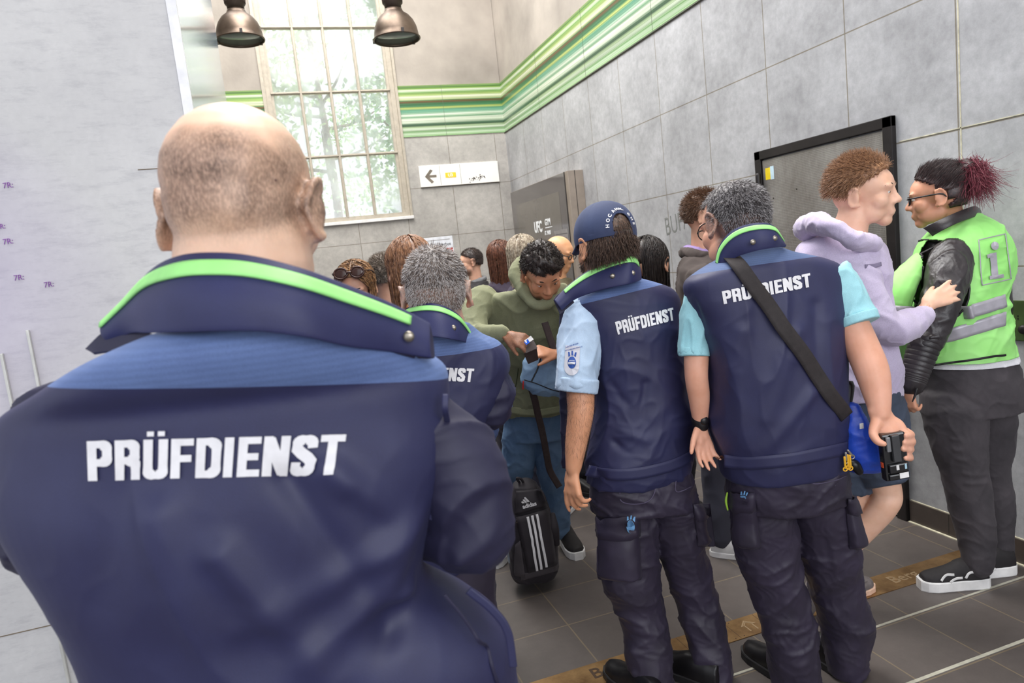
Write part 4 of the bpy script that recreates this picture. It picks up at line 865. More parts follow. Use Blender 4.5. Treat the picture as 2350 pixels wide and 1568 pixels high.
SLEEVE_B = cloth_mat('pale blue shirt cotton', (176, 200, 226), (196, 216, 238), .8, 600, .15, .1)
SLEEVE_T = cloth_mat('light turquoise polo cotton', (150, 206, 216), (168, 220, 228), .8, 600, .15, .1)
CREST = mat('crest blue thread', (36, 74, 150), .6); CREST_L = mat('light blue embroidery', (110, 160, 206), .6); PATCH = mat('grey patch cloth', (196, 196, 204), .8)
def crest(px, py, T, D, parent, h, m_shield, m_mark, tilt=0, patch=None):
    """small shield badge: crown of towers over a rounded shield with three dots; h = height in px"""
    def P(x, y, off): a = math.radians(tilt); return on_surface(T, px + (x * math.cos(a) + y * math.sin(a)) * h, py - (y * math.cos(a) - x * math.sin(a)) * h, D, off)[0]
    def poly(name, P2, m, off, par):
        bm = bmesh.new(); c = bm.verts.new(P(sum(p[0] for p in P2) / len(P2), sum(p[1] for p in P2) / len(P2), off)); vs = [bm.verts.new(P(x, y, off)) for x, y in P2]
        for i in range(len(vs)): bm.faces.new((c, vs[i], vs[(i + 1) % len(vs)]))
        me = bpy.data.meshes.new(name); bm.normal_update(); bm.to_mesh(me); bm.free(); o = link(name, me, m, par); s = o.modifiers.new('s', 'SOLIDIFY'); s.thickness = .0008; return o
    par = parent
    if patch: par = poly('patch', [(-.36, .78), (.36, .78), (.36, -.25)] + [(.36 * math.cos(t), -.30 - .40 * math.sin(t)) for t in np.linspace(.2, 2.94, 9)] + [(-.36, -.25)], patch, .002, parent)
    o1 = .003
    sh = poly('crest', [(.20 * math.cos(t), -.06 + .30 * math.sin(t)) for t in np.linspace(0, 6.283, 20, endpoint=False)], m_shield, o1, par)
    bm = None
    for pl in ([(-.20, .46), (-.13, .46), (-.09, .28), (-.18, .22)], [(.20, .46), (.13, .46), (.09, .28), (.18, .22)], [(-.03, .52), (.03, .52), (.05, .30), (-.05, .30)]): poly('crest_tower', pl, m_shield, o1, par)
    if m_mark:
        for x in (-.09, 0, .09): poly('crest_dot', [(x + .025 * math.cos(t), .03 + .035 * math.sin(t)) for t in np.linspace(0, 6.283, 8, endpoint=False)], m_mark, o1 + .001, sh)
        poly('crest_band', [(-.17, -.04), (.17, -.04), (.16, -.15), (-.16, -.15)], m_mark, o1 + .001, sh)
    return par
def cargo_pocket(px, py, w, h, D, parent, T, lean=0, out=.035, side=0):
    """bellows pocket with a flap, sitting on the thigh"""
    hw = w / 2; 
    def G(x, y, k): p, nr = on_surface(T, px + x + lean * y, py + y, D, k); return p
    b = bmesh.new(); n = 9; m = 11; g = []
    for j in range(m):
        v = j / (m - 1); row = []
        for i in range(n):
            u = i / (n - 1) * 2 - 1; k = out * (1 - abs(u) ** 6) * (.30 + .70 * v) * (1 - max(0, (v - .88) / .12) ** 2); row.append(b.verts.new(G(u * hw * (1 + .05 * v), v * h, .001 + k)))
        g.append(row)
    for j in range(m - 1):
        for i in range(n - 1): b.faces.new((g[j][i], g[j + 1][i], g[j + 1][i + 1], g[j][i + 1]))
    me = bpy.data.meshes.new('cargo_pocket'); b.normal_update(); b.to_mesh(me); b.free(); o = link('cargo_pocket', me, TROUSER, parent, True); s = o.modifiers.new('s', 'SUBSURF'); s.render_levels = s.levels = 2; s = o.modifiers.new('d', 'SOLIDIFY'); s.thickness = .003
    b = bmesh.new(); g = []
    for j in range(4):
        v = j / 3; g.append([b.verts.new(G((i / 8 * 2 - 1) * hw * 1.04, -h * .10 + v * h * .34, .006 + out * .45 * (1 - abs(i / 4 - 1) ** 6) * (.35 + .65 * v))) for i in range(9)])
    for j in range(3):
        for i in range(8): b.faces.new((g[j][i], g[j + 1][i], g[j + 1][i + 1], g[j][i + 1]))
    me = bpy.data.meshes.new('pocket_flap'); b.normal_update(); b.to_mesh(me); b.free(); f = link('pocket_flap', me, TROUSER, o, True); s = f.modifiers.new('d', 'SOLIDIFY'); s.thickness = .004
    return o

# ================================================================ third officer: cap, vest over pale blue shirt
def officer_cap():
    Mh = basis(.40, -.16, .05, 1.03); hc = at(1388, 570, 2.19); L = lambda x, y, z: hc + Mh @ Vector((x, y, z)); base = feet_at(1535, 1590); b = bmesh.new()
    head_bm(b, hc, Mh); tube(b, [L(0, -.015, -.02), at(1405, 625, 2.2), at(1420, 680, 2.22)], [.056, .060, .075], 20, 12)
    torso(b, [(1430, 680, 80, 2.22, .06), (1440, 720, 110, 2.22, .08), (1450, 850, 88, 2.23, .09), (1470, 1000, 95, 2.24, .10), (1470, 1110, 105, 2.25, .11)])
    # arms
    limb(b, [(1328, 735, 34, 2.20), (1330, 820, 33, 2.16), (1332, 905, 33, 2.12), (1332, 950, 31, 2.10), (1322, 1020, 26, 2.09), (1316, 1075, 19, 2.08)], 20)
    w = at(1316, 1072, 2.08); f = (at(1312, 1150, 2.06) - w).normalized(); hand_bm(b, w, f + RT * .02, RT * .75 + FW * .6, .95, side=-1, curl=(.25, .45, .6, .75), thumb=.55, tcurl=.6)
    limb(b, [(1520, 740, 32, 2.24), (1510, 830, 30, 2.36), (1500, 900, 28, 2.42), (1460, 900, 22, 2.60)], 16)
    for q in ([(1430, 1110, 60, 2.25), (1447, 1250, 55, 2.27), (1460, 1350, 42, 2.28), (1485, 1470, 40, 2.26), (1500, 1568, 30, 2.22)], [(1530, 1110, 55, 2.25), (1562, 1230, 50, 2.29), (1592, 1340, 40, 2.31), (1620, 1440, 40, 2.29), (1640, 1530, 28, 2.27)]): limb(b, q, 14)
    def crop(co):
        q = head_local(co, hc, Mh); x, y, z = q.T; return smooth01(-z, .02, .05) * smooth01(y, -.03, .0) * .95 * smooth01(z, -.13, -.12) * (1 - smooth01(y, .085, .10)) + smooth01(-y, .03, .05) * smooth01(z, -.08, -.05)
    body = root_body(b, .0055, skin_mat('tan skin', (220, 160, 124), (50, 38, 34)), 'man from behind in navy cap and vest with pale blue short sleeves', base, crop)
    eyes(hc, Mh, body)
    # arm hair
    co = get_co(body.data); no = get_no(body.data); ca = np.array(at(1332, 940, 2.1)); k = np.where((np.linalg.norm((co - ca) * [1, 1, .6], axis=1) < .10) & (np.linalg.norm(co - ca, axis=1) < .2))[0]; rg = np.random.default_rng(8); k = rg.choice(k, min(1500, len(k)), replace=False)
    strands('arm_hair', co[k] + np.array([0, 0, 0]), no[k] * .5 + np.array([0, 0, -1.0]), .012, hair_mat('dark arm hair', (64, 44, 34), (92, 66, 50)), body, .00022, 9, .3, 0, 3)['kind'] = 'stuff'
    # hair below the cap
    HM = hair_mat('dark brown hair', (50, 36, 30), (104, 80, 66), 120); test = lambda x, y, z: z < .70 and z > -.72 and y < .05
    H = cap_hair('hair', hc, Mh, HM, body, test, (.083, .101, .088), amp=.004)
    R, N, d = scalp(hc, Mh, 2600, 9, lambda x, y, z: (-.75 < z < -.12 and y < .15) or (y < -.35 and abs(x) < .34 and -.2 < z < .52), .083, .101, .088); A = np.array(Mh); dn = np.tile(-A[:, 2], (len(R), 1))
    strands('hair_strand', R, N * .12 + dn - A[:, 1] * .05, .042, HM, H, .0012, 10, .22, .1, 5, jitter=.14)['kind'] = 'stuff'
    # beard on the turned cheek
    R, N, d = scalp(hc, Mh, 900, 12, lambda x, y, z: -.75 < z < .0 and y > .1 and abs(x) > .3, .062, .068, .072, (0, .028, -.030)); strands('beard', R, N * .5 + dn[:len(R)], .014, HM, body, .0009, 14, .3, 0, 3)['kind'] = 'stuff'
    # cap
    CAP = cloth_mat('washed navy cap cotton', (42, 50, 80), (62, 74, 108), .8, 800, .3, .2); A_ = (.089, .107, .104); off = (0, -.010, .040)
    hole = lambda x, y, z: (y < -.6 and abs(x) < .34 and z < .05 + .36 * math.sqrt(max(0, 1 - (x / .34) ** 2)) and z > -.12)
    b = bmesh.new(); bmesh.ops.create_uvsphere(b, u_segments=200, v_segments=150, radius=1); bmesh.ops.delete(b, geom=[q for q in b.faces if (lambda c: c.z < -.22 or (hole(c.x, c.y, c.z)))(q.calc_center_median())], context='FACES')
    for v in b.verts:
        x, y, z = v.co; a = math.atan2(x, y); seam = 1 - .012 * math.exp(-((a * 3 / math.pi) - round(a * 3 / math.pi)) ** 2 * 160) * (z > -.1); lump = 1 + .012 * math.sin(5 * a + 2) * max(0, z); flat = 1 - .05 * max(0, z) ** 3
        v.co = hc + Mh @ (Vector((x * A_[0] * seam * lump, y * A_[1] * seam * lump, z * A_[2] * flat * seam)) + Vector(off))
    cp = obj('cap', b, CAP, body, True); s = cp.modifiers.new('s', 'SOLIDIFY'); s.thickness = .003; s.offset = 1
    def CS(az, z, k=1.0):  # point on the cap: az from the back centre to the right
        r_ = math.sqrt(max(0, 1 - z * z)); return hc + Mh @ (Vector((math.sin(az) * r_ * A_[0] * k, -math.cos(az) * r_ * A_[1] * k, z * A_[2] * k)) + Vector(off))
    b = bmesh.new(); ell(b, CS(0, 1.0, .955), (.006, .006, .003), Mh, 12); obj('cap_button', b, CAP, cp, True)
    b = bmesh.new(); brim = []
    for t in np.linspace(-1, 1, 17): 
        a = t * 1.05; brim.append([L(math.sin(a) * .083 * (1 + k_ * .06), .092 * math.cos(a) + .060 * k_ * math.cos(a * 1.2) + .0, .028 - .012 * k_ - .012 * abs(t) * k_) for k_ in (0, .5, 1)])
    V = [[b.verts.new(p) for p in r] for r in brim]
    for i in range(16):
        for j in range(2): b.faces.new((V[i][j], V[i + 1][j], V[i + 1][j + 1], V[i][j + 1]))
    o = obj('cap_brim', b, CAP, cp, True); s = o.modifiers.new('s', 'SOLIDIFY'); s.thickness = .004
    b = bmesh.new(); P_ = [CS(a, -.17 - .05 * math.cos(a * 2), 1.015) for a in np.linspace(-.42, .42, 12)]; g = [[b.verts.new(p + Mh.col[2].normalized() * q) for q in (-.008, .008)] for p in P_]
    for i in range(11): b.faces.new((g[i][0], g[i + 1][0], g[i + 1][1], g[i][1]))
    o = obj('cap_strap', b, CAP, cp, True); s = o.modifiers.new('s', 'SOLIDIFY'); s.thickness = .003
    b = bmesh.new(); c0 = CS(.10, -.20, 1.03)
    for x0, x1, z0, z1 in ((-.010, .010, .008, .0105), (-.010, .010, -.0105, -.008), (-.0105, -.0085, -.0105, .0105), (.0085, .0105, -.0105, .0105)):
        M3 = Mh; v8 = [c0 + M3 @ Vector((x, y, z)) for x in (x0, x1) for y in (-.002, .001) for z in (z0, z1)]; vs = [b.verts.new(p) for p in v8]
        for f_ in ((0, 1, 3, 2), (4, 6, 7, 5), (0, 4, 5, 1), (2, 3, 7, 6), (0, 2, 6, 4), (1, 5, 7, 3)): b.faces.new([vs[i] for i in f_])
    obj('cap_buckle', b, SNAP, cp)
    # embroidered letters round the opening
    def arcword(s, a0, a1, rx=.50, rz=.50, size=.017):
        for ch, a in zip(s, np.linspace(a0, a1, len(s))):
            t = math.radians(a); x, z = rx * math.cos(t), .02 + rz * math.sin(t); az = math.asin(max(-1, min(1, x))); p = CS(az, z, 1.035); e = .01; px_ = CS(math.asin(rx * math.cos(t - e) if abs(rx * math.cos(t - e)) < 1 else 1), .02 + rz * math.sin(t - e), 1.035)
            xd = (px_ - p).normalized(); nrm = (p - hc).normalized(); yd = nrm.cross(xd).normalized()
            place_text('lettering', ch, size, p - yd * size * .35 - xd * size * .3, xd, yd, PRINT, cp, depth_=.0008, offset=.035)
    arcword('HOC', 178, 142, size=.0150); arcword('AHN-', 120, 68, size=.0140); arcword('CHE', 44, 8, size=.0150)
    # vest
    b = bmesh.new()
    torso(b, [(1416, 640, 40, 2.2, .05), (1425, 655, 75, 2.21, .07), (1434, 675, 112, 2.22, .09), (1442, 705, 122, 2.23, .105), (1449, 760, 112, 2.235, .115), (1456, 830, 107, 2.24, .12), (1466, 900, 104, 2.245, .125), (1475, 975, 120, 2.25, .135), (1472, 1035, 128, 2.25, .14), (1466, 1082, 122, 2.25, .135), (1462, 1098, 118, 2.25, .13)], yaw=.22, e=2.5, n=56, sub=6, tilt=.0)
    P = lambda x, y, d=2.12: np.array(at(x, y, d)); folds = [(P(1340, 960), P(1480, 1010, 2.1), .016, .013), (P(1380, 860), P(1440, 930), .014, -.012), (P(1400, 1010), P(1490, 1070), .012, -.010), (P(1590, 960, 2.2), P(1480, 1010), .02, .010), (P(1480, 880), P(1470, 960), .014, -.008), (P(1560, 870, 2.2), P(1500, 960), .018, .008)]
    vt = part('vest', b, .0055, NAVY, body, 4, amp=.008, scale=.22, seed=61, folds=folds, mask=lambda co: .35 + .65 * smooth01(-co[:, 2], -1.36, -1.28))
    T = bvh(vt.data); a_, b_, c_ = at(1325, 722, 2.16), at(1548, 664, 2.2), at(1440, 681, 2.10); no = (b_ - a_).cross(c_ - a_).normalized(); no = no if no.z > 0 else -no; no = (UP * 1.0 - (b_ - a_).normalized() * UP.dot((b_ - a_).normalized()) + FW * .10).normalized()
    yk = cut(vt, 'yoke', c_ + UP * .01, no, YOKE, vt)
    block_text('lettering', 'PR\u00dcFDIENST', [(1418, 768), (1547, 735), (1543, 706), (1411, 739)], T, 2.11, PRINT, vt, .003)
    hem = ribbon('hem_band', [(1348, 1080, 2.14), (1400, 1088, 2.12), (1470, 1085, 2.11), (1540, 1068, 2.12), (1588, 1046, 2.16)], .038, NAVY, vt, T, .003, .004)
    ribbon('armhole_edge', [(1328, 718, 2.16), (1352, 760, 2.14), (1364, 810, 2.14), (1366, 880, 2.14)], .006, NAVYD, vt, T, .003, .003)
    b = bmesh.new()   # open front panel seen past the arm
    skin_rings(b, [[at(x, y, d) for x, y, d in ((1284 + t * 2, y, 2.28), (1330, y, 2.24), (1330, y, 2.27), (1284 + t * 2, y, 2.31))] for t, y in ((0, 700), (.5, 780), (1, 880), (1.5, 980), (3, 1076))])
    part('front_panel', b, .006, NAVYD, vt, 2, amp=.004, scale=.1, seed=3)
    # shirt sleeves
    b = bmesh.new(); limb(b, [(1352, 700, 30, 2.21), (1338, 730, 42, 2.19), (1330, 780, 46, 2.17), (1326, 840, 48, 2.14), (1322, 893, 49, 2.12)], 30, caps=False); sl = part('shirt_sleeve', b, .005, SLEEVE_B, body, 2, amp=.007, scale=.10, seed=71, stretch=(1.3, 1.3, .5))
    TS = bvh(sl.data); b = bmesh.new(); limb(b, [(1325, 868, 50, 2.125), (1322, 898, 50.5, 2.12)], 30, caps=False, n=4); s_ = part('sleeve_cuff', b, .0035, SLEEVE_B, sl, 1, amp=.002, scale=.08)
    crest(1313, 830, TS, 2.1, sl, 46, CREST, PATCH, 3, PATCH)
    for i, (t_, x) in enumerate((('HAMBURGER', 1300), ('HOCHBAHN-WACHE', 1298))):
        p0, nr = on_surface(TS, x, 800 + i * 7, 2.09, .0035); xd = (RT - nr * RT.dot(nr)).normalized(); place_text('lettering', t_, .0075 if i == 0 else .006, p0, xd, nr.cross(xd) * 1, CREST, sl, depth_=.0003)
    b = bmesh.new(); limb(b, [(1522, 738, 36, 2.25), (1515, 800, 38, 2.32), (1508, 850, 38, 2.38)], 24); part('shirt_sleeve', b, .006, SLEEVE_B, body, 2, amp=.005, scale=.1, seed=72)
    # collar
    top = [(1273, 690, 2.17), (1300, 660, 2.18), (1345, 625, 2.17), (1395, 598, 2.14), (1438, 584, 2.12), (1455, 588, 2.14), (1466, 612, 2.18)]
    bot = [(1288, 712, 2.16), (1315, 690, 2.16), (1350, 675, 2.13), (1395, 662, 2.095), (1435, 654, 2.08), (1456, 648, 2.10), (1470, 642, 2.16)]
    cl = sheet('collar', pts(top), pts(bot), COLLAR, body, .007, .012)
    piping(pts(top), pts(bot), .012, .10, .30, .14, .93, cl)
    for px, py in ((1406, 634), (1452, 627)): snap(px, py, None, 2.09, cl, .008)
    sheet('collar_tip', pts([(1270, 688, 2.18), (1280, 676, 2.19), (1300, 668, 2.19)]), pts([(1285, 722, 2.17), (1297, 712, 2.17), (1318, 694, 2.17)]), NAVYD, cl, .004)
    # trousers
    b = bmesh.new()
    torso(b, [(1464, 1075, 108, 2.25, .12), (1468, 1110, 116, 2.25, .128), (1475, 1160, 122, 2.26, .13)], e=2.4)
    limb(b, [(1425, 1120, 62, 2.25), (1437, 1180, 70, 2.26), (1442, 1250, 71, 2.27), (1450, 1330, 68, 2.28), (1470, 1400, 56, 2.28), (1482, 1470, 54, 2.26), (1492, 1530, 52, 2.24), (1500, 1612, 50, 2.22)], 26, n=40, caps=False)
    limb(b, [(1530, 1110, 60, 2.25), (1550, 1180, 62, 2.27), (1562, 1250, 56, 2.29), (1583, 1320, 52, 2.31), (1604, 1390, 48, 2.31), (1618, 1450, 48, 2.3), (1630, 1500, 46, 2.28), (1639, 1556, 45, 2.27)], 26, n=40, caps=False)
    P = lambda x, y, d=2.2: np.array(at(x, y, d)); folds = []
    for x0, y0, x1, y1, a in ((1390, 1440, 1520, 1455, .010), (1420, 1500, 1540, 1490, .012), (1430, 1550, 1540, 1535, .010), (1560, 1310, 1640, 1290, .008), (1545, 1400, 1650, 1395, .010), (1575, 1460, 1665, 1440, .012), (1590, 1510, 1670, 1500, .012), (1500, 1200, 1440, 1300, .01), (1560, 1180, 1600, 1320, .008)): folds.append((P(x0, y0), P(x1, y1), .013, a))
    tr_ = part('trousers', b, .006, TROUSER, body, 3, amp=.009, scale=.13, seed=81, folds=folds, stretch=(1, 1, 1.4)); TT = bvh(tr_.data)
    pk = cargo_pocket(1418, 1200, 96, 132, 2.2, tr_, TT, .04, .045); crest(1443, 1198, TT, 2.19, pk, 46, CREST_L, TROUSER, 4)
    for o in pk.children_recursive:
        if o.name.startswith('crest'): o.location = Vector((0, 0, 0)) - FW * .030
    cargo_pocket(1610, 1165, 40, 90, 2.26, tr_, TT, .12, .03)
    bp = ribbon('back_pocket', [(1424, 1108, 2.14), (1426, 1150, 2.14), (1470, 1156, 2.13), (1498, 1140, 2.13), (1506, 1105, 2.13)], .003, mat('trouser seam', (82, 74, 96), .8), tr_, TT, .001, .0015)
    ribbon('back_pocket_seam', [(1552, 1092, 2.14), (1552, 1128, 2.14), (1586, 1118, 2.15)], .003, mat('trouser seam', (82, 74, 96), .8), tr_, TT, .001, .0015)
    shoe(body, onz(1520, 1640), .48, .30, BLACK, RUBBER); shoe(body, onz(1655, 1585), .80, .30, BLACK, RUBBER)
    tuck(body)
officer_cap()
# ================================================================ fourth officer: shoulder strap, turquoise polo
def officer_strap():
    Mh = basis(.34, -.30, .10, 1.10); hc = at(1683, 520, 2.11); L = lambda x, y, z: hc + Mh @ Vector((x, y, z)); base = feet_at(1885, 1565); b = bmesh.new()
    head_bm(b, hc, Mh); tube(b, [L(0, -.015, -.02), at(1712, 590, 2.08), at(1735, 650, 2.08)], [.058, .062, .075], 20, 12)
    torso(b, [(1745, 640, 130, 2.07, .08), (1757, 720, 140, 2.07, .09), (1775, 850, 130, 2.08, .11), (1785, 1000, 130, 2.1, .12), (1800, 1110, 120, 2.12, .11)])
    limb(b, [(1612, 690, 34, 2.06), (1600, 790, 30, 2.06), (1598, 860, 27, 2.05), (1604, 910, 25, 2.06), (1607, 968, 17.5, 2.08)], 20)
    w = at(1608, 972, 2.08); f = (at(1618, 1040, 2.06) - w).normalized(); hand_bm(b, w, f, -FW * .9 + RT * .35, .88, side=1, curl=(.35, .25, .25, .3), thumb=.75, tcurl=.0, spread=.14)
    limb(b, [(1905, 650, 38, 2.06), (1942, 722, 38, 2.03), (1975, 790, 38, 2.0), (2000, 850, 38, 1.97), (2012, 900, 32, 1.95), (2020, 950, 23, 1.93)], 22)
    w = at(2021, 952, 1.93); f = (at(2047, 1005, 1.92) - w).normalized(); HP = (w, f)
    # gripping hand: thumb to the left of the handset, fingers wrapped on its right edge
    tube(b, [w - f * .02, w + f * .03, at(2040, 992, 1.915)], [.030, .034, .034], 16, 10, flat=.7, upv=FW); tube(b, [at(2028, 965, 1.93), at(2058, 975, 1.92), at(2078, 1000, 1.905)], [.022, .019, .013], 12, 10)
    tube(b, [at(2012, 970, 1.92), at(2004, 995, 1.905), at(2014, 1013, 1.885), at(2028, 1019, 1.875)], [.018, .0135, .0115, .009], 12, 14)
    for i, (x0, y0, x1, y1, x2, y2) in enumerate(((2068, 984, 2090, 996, 2078, 1000), (2072, 998, 2093, 1012, 2074, 1016), (2072, 1012, 2089, 1029, 2071, 1031), (2070, 1026, 2088, 1049, 2078, 1052))):
        tube(b, [at(x0, y0, 1.935), at(x1, y1, 1.92), at(x1 - 2, y1 + 3, 1.90), at(x2, y2, 1.882)], [.0115, .0108, .0098, .0085], 10, 14)
    for q in ([(1740, 1110, 60, 2.12), (1752, 1230, 52, 2.14), (1778, 1340, 44, 2.16), (1815, 1480, 40, 2.18), (1832, 1560, 30, 2.2)], [(1870, 1110, 60, 2.14), (1890, 1230, 52, 2.18), (1915, 1330, 44, 2.2), (1942, 1440, 40, 2.22), (1944, 1520, 30, 2.23)]): limb(b, q, 14)
    spot = np.array([.02, -.30, .95])
    def crop(co):
        q = head_local(co, hc, Mh); x, y, z = q.T; dd = q / [.08, .097, .085] - np.array([0, -.14, .42]) * 0; dn = (q - [0, -.014, .036]); dn /= np.linalg.norm(dn, axis=1)[:, None]; ds = np.linalg.norm(dn - spot / np.linalg.norm(spot), axis=1)
        return np.maximum(smooth01(-y, -.02, .01), smooth01(z, .06, .09)) * smooth01(z, -.07, -.045) * smooth01(ds, .2, .5) * .9
    body = root_body(b, .0052, skin_mat('ruddy skin cropped dark', (230, 172, 146), (82, 76, 76)), 'man from behind in navy vest over turquoise polo, black strap across his back', base, crop); eyes(hc, Mh, body)
    HM = hair_mat('salt and pepper hair', (58, 54, 56), (136, 130, 132), 90)
    def ht(x, y, z): return z > -.42 and (y < .05 or z > .45) and y < .55 and math.dist((x, y, z), tuple(spot)) > .30
    R, N, d = scalp(hc, Mh, 7500, 5, ht, .0795, .0965, .085); A = np.array(Mh)
    dn = -A[:, 2] * .9 - A[:, 1] * .2
    H = cap_hair('hair', hc, Mh, HM, body, ht, (.0800, .0970, .0855), amp=.002)
    k = np.random.default_rng(2).random(len(R)) < .45
    for kk, lo, hi, nm in ((k, (150, 146, 148), (196, 192, 192), 'silver hair fine'), (~k, (46, 40, 42), (84, 78, 78), 'charcoal hair fine')):
        strands('hair_strand', R[kk], N[kk] * .5 + dn, .020, hair_mat(nm, lo, hi, 200), H, .0008, 5, .35, .1, 4, jitter=.3)['kind'] = 'stuff'

    R2, N2, d2 = scalp(hc, Mh, 3200, 15, lambda x, y, z: z < .15 and z > -.70 and y < -.1, .0725, .0745, .079, (0, -.037, .006))
    for i, k in enumerate((np.arange(len(R2)) % 2 == 0, np.arange(len(R2)) % 2 > 0)): strands('hair_strand', R2[k], (N2 * .6 - A[:, 2])[k], .009, (hair_mat('silver hair fine', 0, 0), hair_mat('charcoal hair fine', 0, 0))[i], H, .0007, 20 + i, .2, 0, 3)['kind'] = 'stuff'
    # spectacles
    b = bmesh.new()
    for s in (-1, 1):
        tube(b, [L(s * .034 + .022 * math.cos(t), .094 - .006 * abs(math.cos(t)), .008 + .015 * math.sin(t)) for t in np.linspace(0, 6.283, 15)], [.0018] * 15, 6, 30); tube(b, [L(s * .058, .088, .012), L(s * .084, .03, .012), L(s * .086, -.015, .008)], [.0018] * 3, 6, 8)
    tube(b, [L(-.012, .097, .012), L(.012, .097, .012)], [.0018] * 2, 6, 3); obj('spectacles', b, BLACK, body, True)
    # vest
    b = bmesh.new()
    torso(b, [(1725, 568, 50, 2.05, .06), (1735, 590, 92, 2.05, .08), (1744, 610, 150, 2.05, .10), (1750, 632, 184, 2.055, .11), (1757, 670, 185, 2.06, .12), (1768, 730, 170, 2.065, .13), (1776, 800, 160, 2.07, .14), (1780, 880, 157, 2.08, .15), (1783, 960, 158, 2.09, .155), (1795, 1020, 151, 2.1, .155), (1800, 1060, 145, 2.1, .15), (1800, 1078, 140, 2.1, .145)], yaw=.12, e=2.5, n=60, sub=6)
    P = lambda x, y, d=1.94: np.array(at(x, y, d)); folds = [(P(1830, 760), P(1760, 960), .022, .011), (P(1700, 760), P(1650, 980, 1.97), .022, .010), (P(1860, 900), P(1760, 1030), .02, .012), (P(1600, 690, 2.0), P(1622, 840, 2.0), .012, -.008), (P(1800, 680), P(1780, 840), .018, .006), (P(1880, 700), P(1870, 900), .02, -.009), (P(1690, 860), P(1690, 1040), .018, .007), (P(1930, 960, 2.0), P(1800, 1050), .016, .009)]
    vt = part('vest', b, .0055, NAVY, body, 4, amp=.008, scale=.26, seed=93, folds=folds, stretch=(1.2, 1.2, .6), mask=lambda co: .35 + .65 * smooth01(-co[:, 2], -1.42, -1.34))
    T = bvh(vt.data); b_, a_ = at(1940, 586, 2.02), at(1690, 622, 1.96); no = (UP + FW * .10); dd = (b_ - a_).normalized(); no = (no - dd * no.dot(dd)).normalized()
    yk = cut(vt, 'yoke', at(1790, 600, 1.93), no, YOKE2, vt)
    block_text('lettering', 'PR\u00dcFDIENST', [(1661, 698), (1861, 658), (1857, 627), (1656, 669)], T, 1.93, PRINT, vt, .003)
    ribbon('hem_band', [(1662, 1058, 2.02), (1720, 1062, 1.98), (1800, 1056, 1.96), (1870, 1044, 1.98), (1938, 1028, 2.02)], .040, NAVY, vt, T, .003, .004)
    # polo sleeves
    b = bmesh.new(); limb(b, [(1615, 680, 44, 2.06), (1600, 735, 37, 2.06), (1594, 780, 34, 2.06), (1593, 814, 33, 2.05)], 28, caps=False); s1 = part('polo_sleeve', b, .005, SLEEVE_T, body, 2, amp=.006, scale=.09, seed=3, stretch=(1.3, 1.3, .5))
    b = bmesh.new(); limb(b, [(1593, 798, 35, 2.055), (1593, 818, 35.5, 2.05)], 28, caps=False, n=3); part('sleeve_cuff', b, .0035, SLEEVE_T, s1, 1)
    b = bmesh.new(); limb(b, [(1895, 630, 52, 2.07), (1930, 680, 52, 2.05), (1955, 715, 47, 2.03), (1966, 738, 46, 2.01)], 28, caps=False); s2 = part('polo_sleeve', b, .005, SLEEVE_T, body, 2, amp=.006, scale=.09, seed=4, stretch=(1.3, 1.3, .5))
    b = bmesh.new(); limb(b, [(1963, 726, 48, 2.015), (1971, 745, 47, 2.005)], 28, caps=False, n=3); part('sleeve_cuff', b, .0035, SLEEVE_T, s2, 1)
    b = bmesh.new(); limb(b, [(1605, 962, 20, 2.08), (1608, 974, 20, 2.08)], 20, n=3); part('watch_strap', b, .003, BLACK, body, 1)
    b = bmesh.new(); ell(b, at(1617, 966, 2.055), (.014, .008, .014), None, 16); obj('watch_case', b, BLACK, body, True)
    # collar
    top = [(1643, 606, 2.02), (1650, 570, 2.01), (1670, 540, 1.99), (1700, 521, 1.97), (1740, 513, 1.95), (1772, 519, 1.96), (1790, 545, 1.99), (1797, 562, 2.01)]
    bot = [(1658, 622, 2.0), (1668, 605, 1.99), (1690, 590, 1.97), (1715, 581, 1.95), (1745, 573, 1.935), (1775, 568, 1.94), (1790, 566, 1.97), (1800, 565, 2.0)]
    cl = sheet('collar', pts(top), pts(bot), COLLAR, body, .007, .010)
    piping(pts(top), pts(bot), .010, .10, .26, .03, .93, cl)
    for px, py, D_ in ((1728, 556, 1.925), (1778, 547, 1.935)): snap(px, py, None, D_, cl, .008)
    # trousers
    b = bmesh.new(); torso(b, [(1800, 1055, 128, 2.1, .13), (1803, 1090, 136, 2.11, .14), (1806, 1150, 138, 2.13, .14)], e=2.4)
    limb(b, [(1745, 1110, 70, 2.12), (1750, 1190, 73, 2.13), (1760, 1260, 74, 2.15), (1778, 1330, 66, 2.16), (1797, 1400, 60, 2.17), (1812, 1450, 62, 2.18), (1822, 1510, 60, 2.18), (1836, 1592, 54, 2.19)], 26, n=40, caps=False)
    limb(b, [(1872, 1110, 70, 2.14), (1888, 1190, 72, 2.16), (1898, 1260, 70, 2.18), (1914, 1320, 64, 2.2), (1928, 1380, 60, 2.21), (1944, 1435, 60, 2.22), (1945, 1485, 54, 2.22), (1944, 1538, 45, 2.23)], 26, n=40, caps=False)
    P = lambda x, y, d=2.08: np.array(at(x, y, d)); folds = []
    for x0, y0, x1, y1, a in ((1745, 1430, 1870, 1445, .012), (1770, 1500, 1885, 1480, .012), (1790, 1540, 1880, 1525, .010), (1890, 1440, 2005, 1420, .010), (1895, 1490, 2000, 1475, .014), (1890, 1400, 1990, 1390, .008), (1770, 1200, 1800, 1380, .012), (1900, 1180, 1930, 1380, .012), (1700, 1110, 1770, 1170, .008)): folds.append((P(x0, y0), P(x1, y1), .014, a))
    tr_ = part('trousers', b, .006, TROUSER, body, 3, amp=.009, scale=.14, seed=101, folds=folds, stretch=(1, 1, 1.3)); TT = bvh(tr_.data)
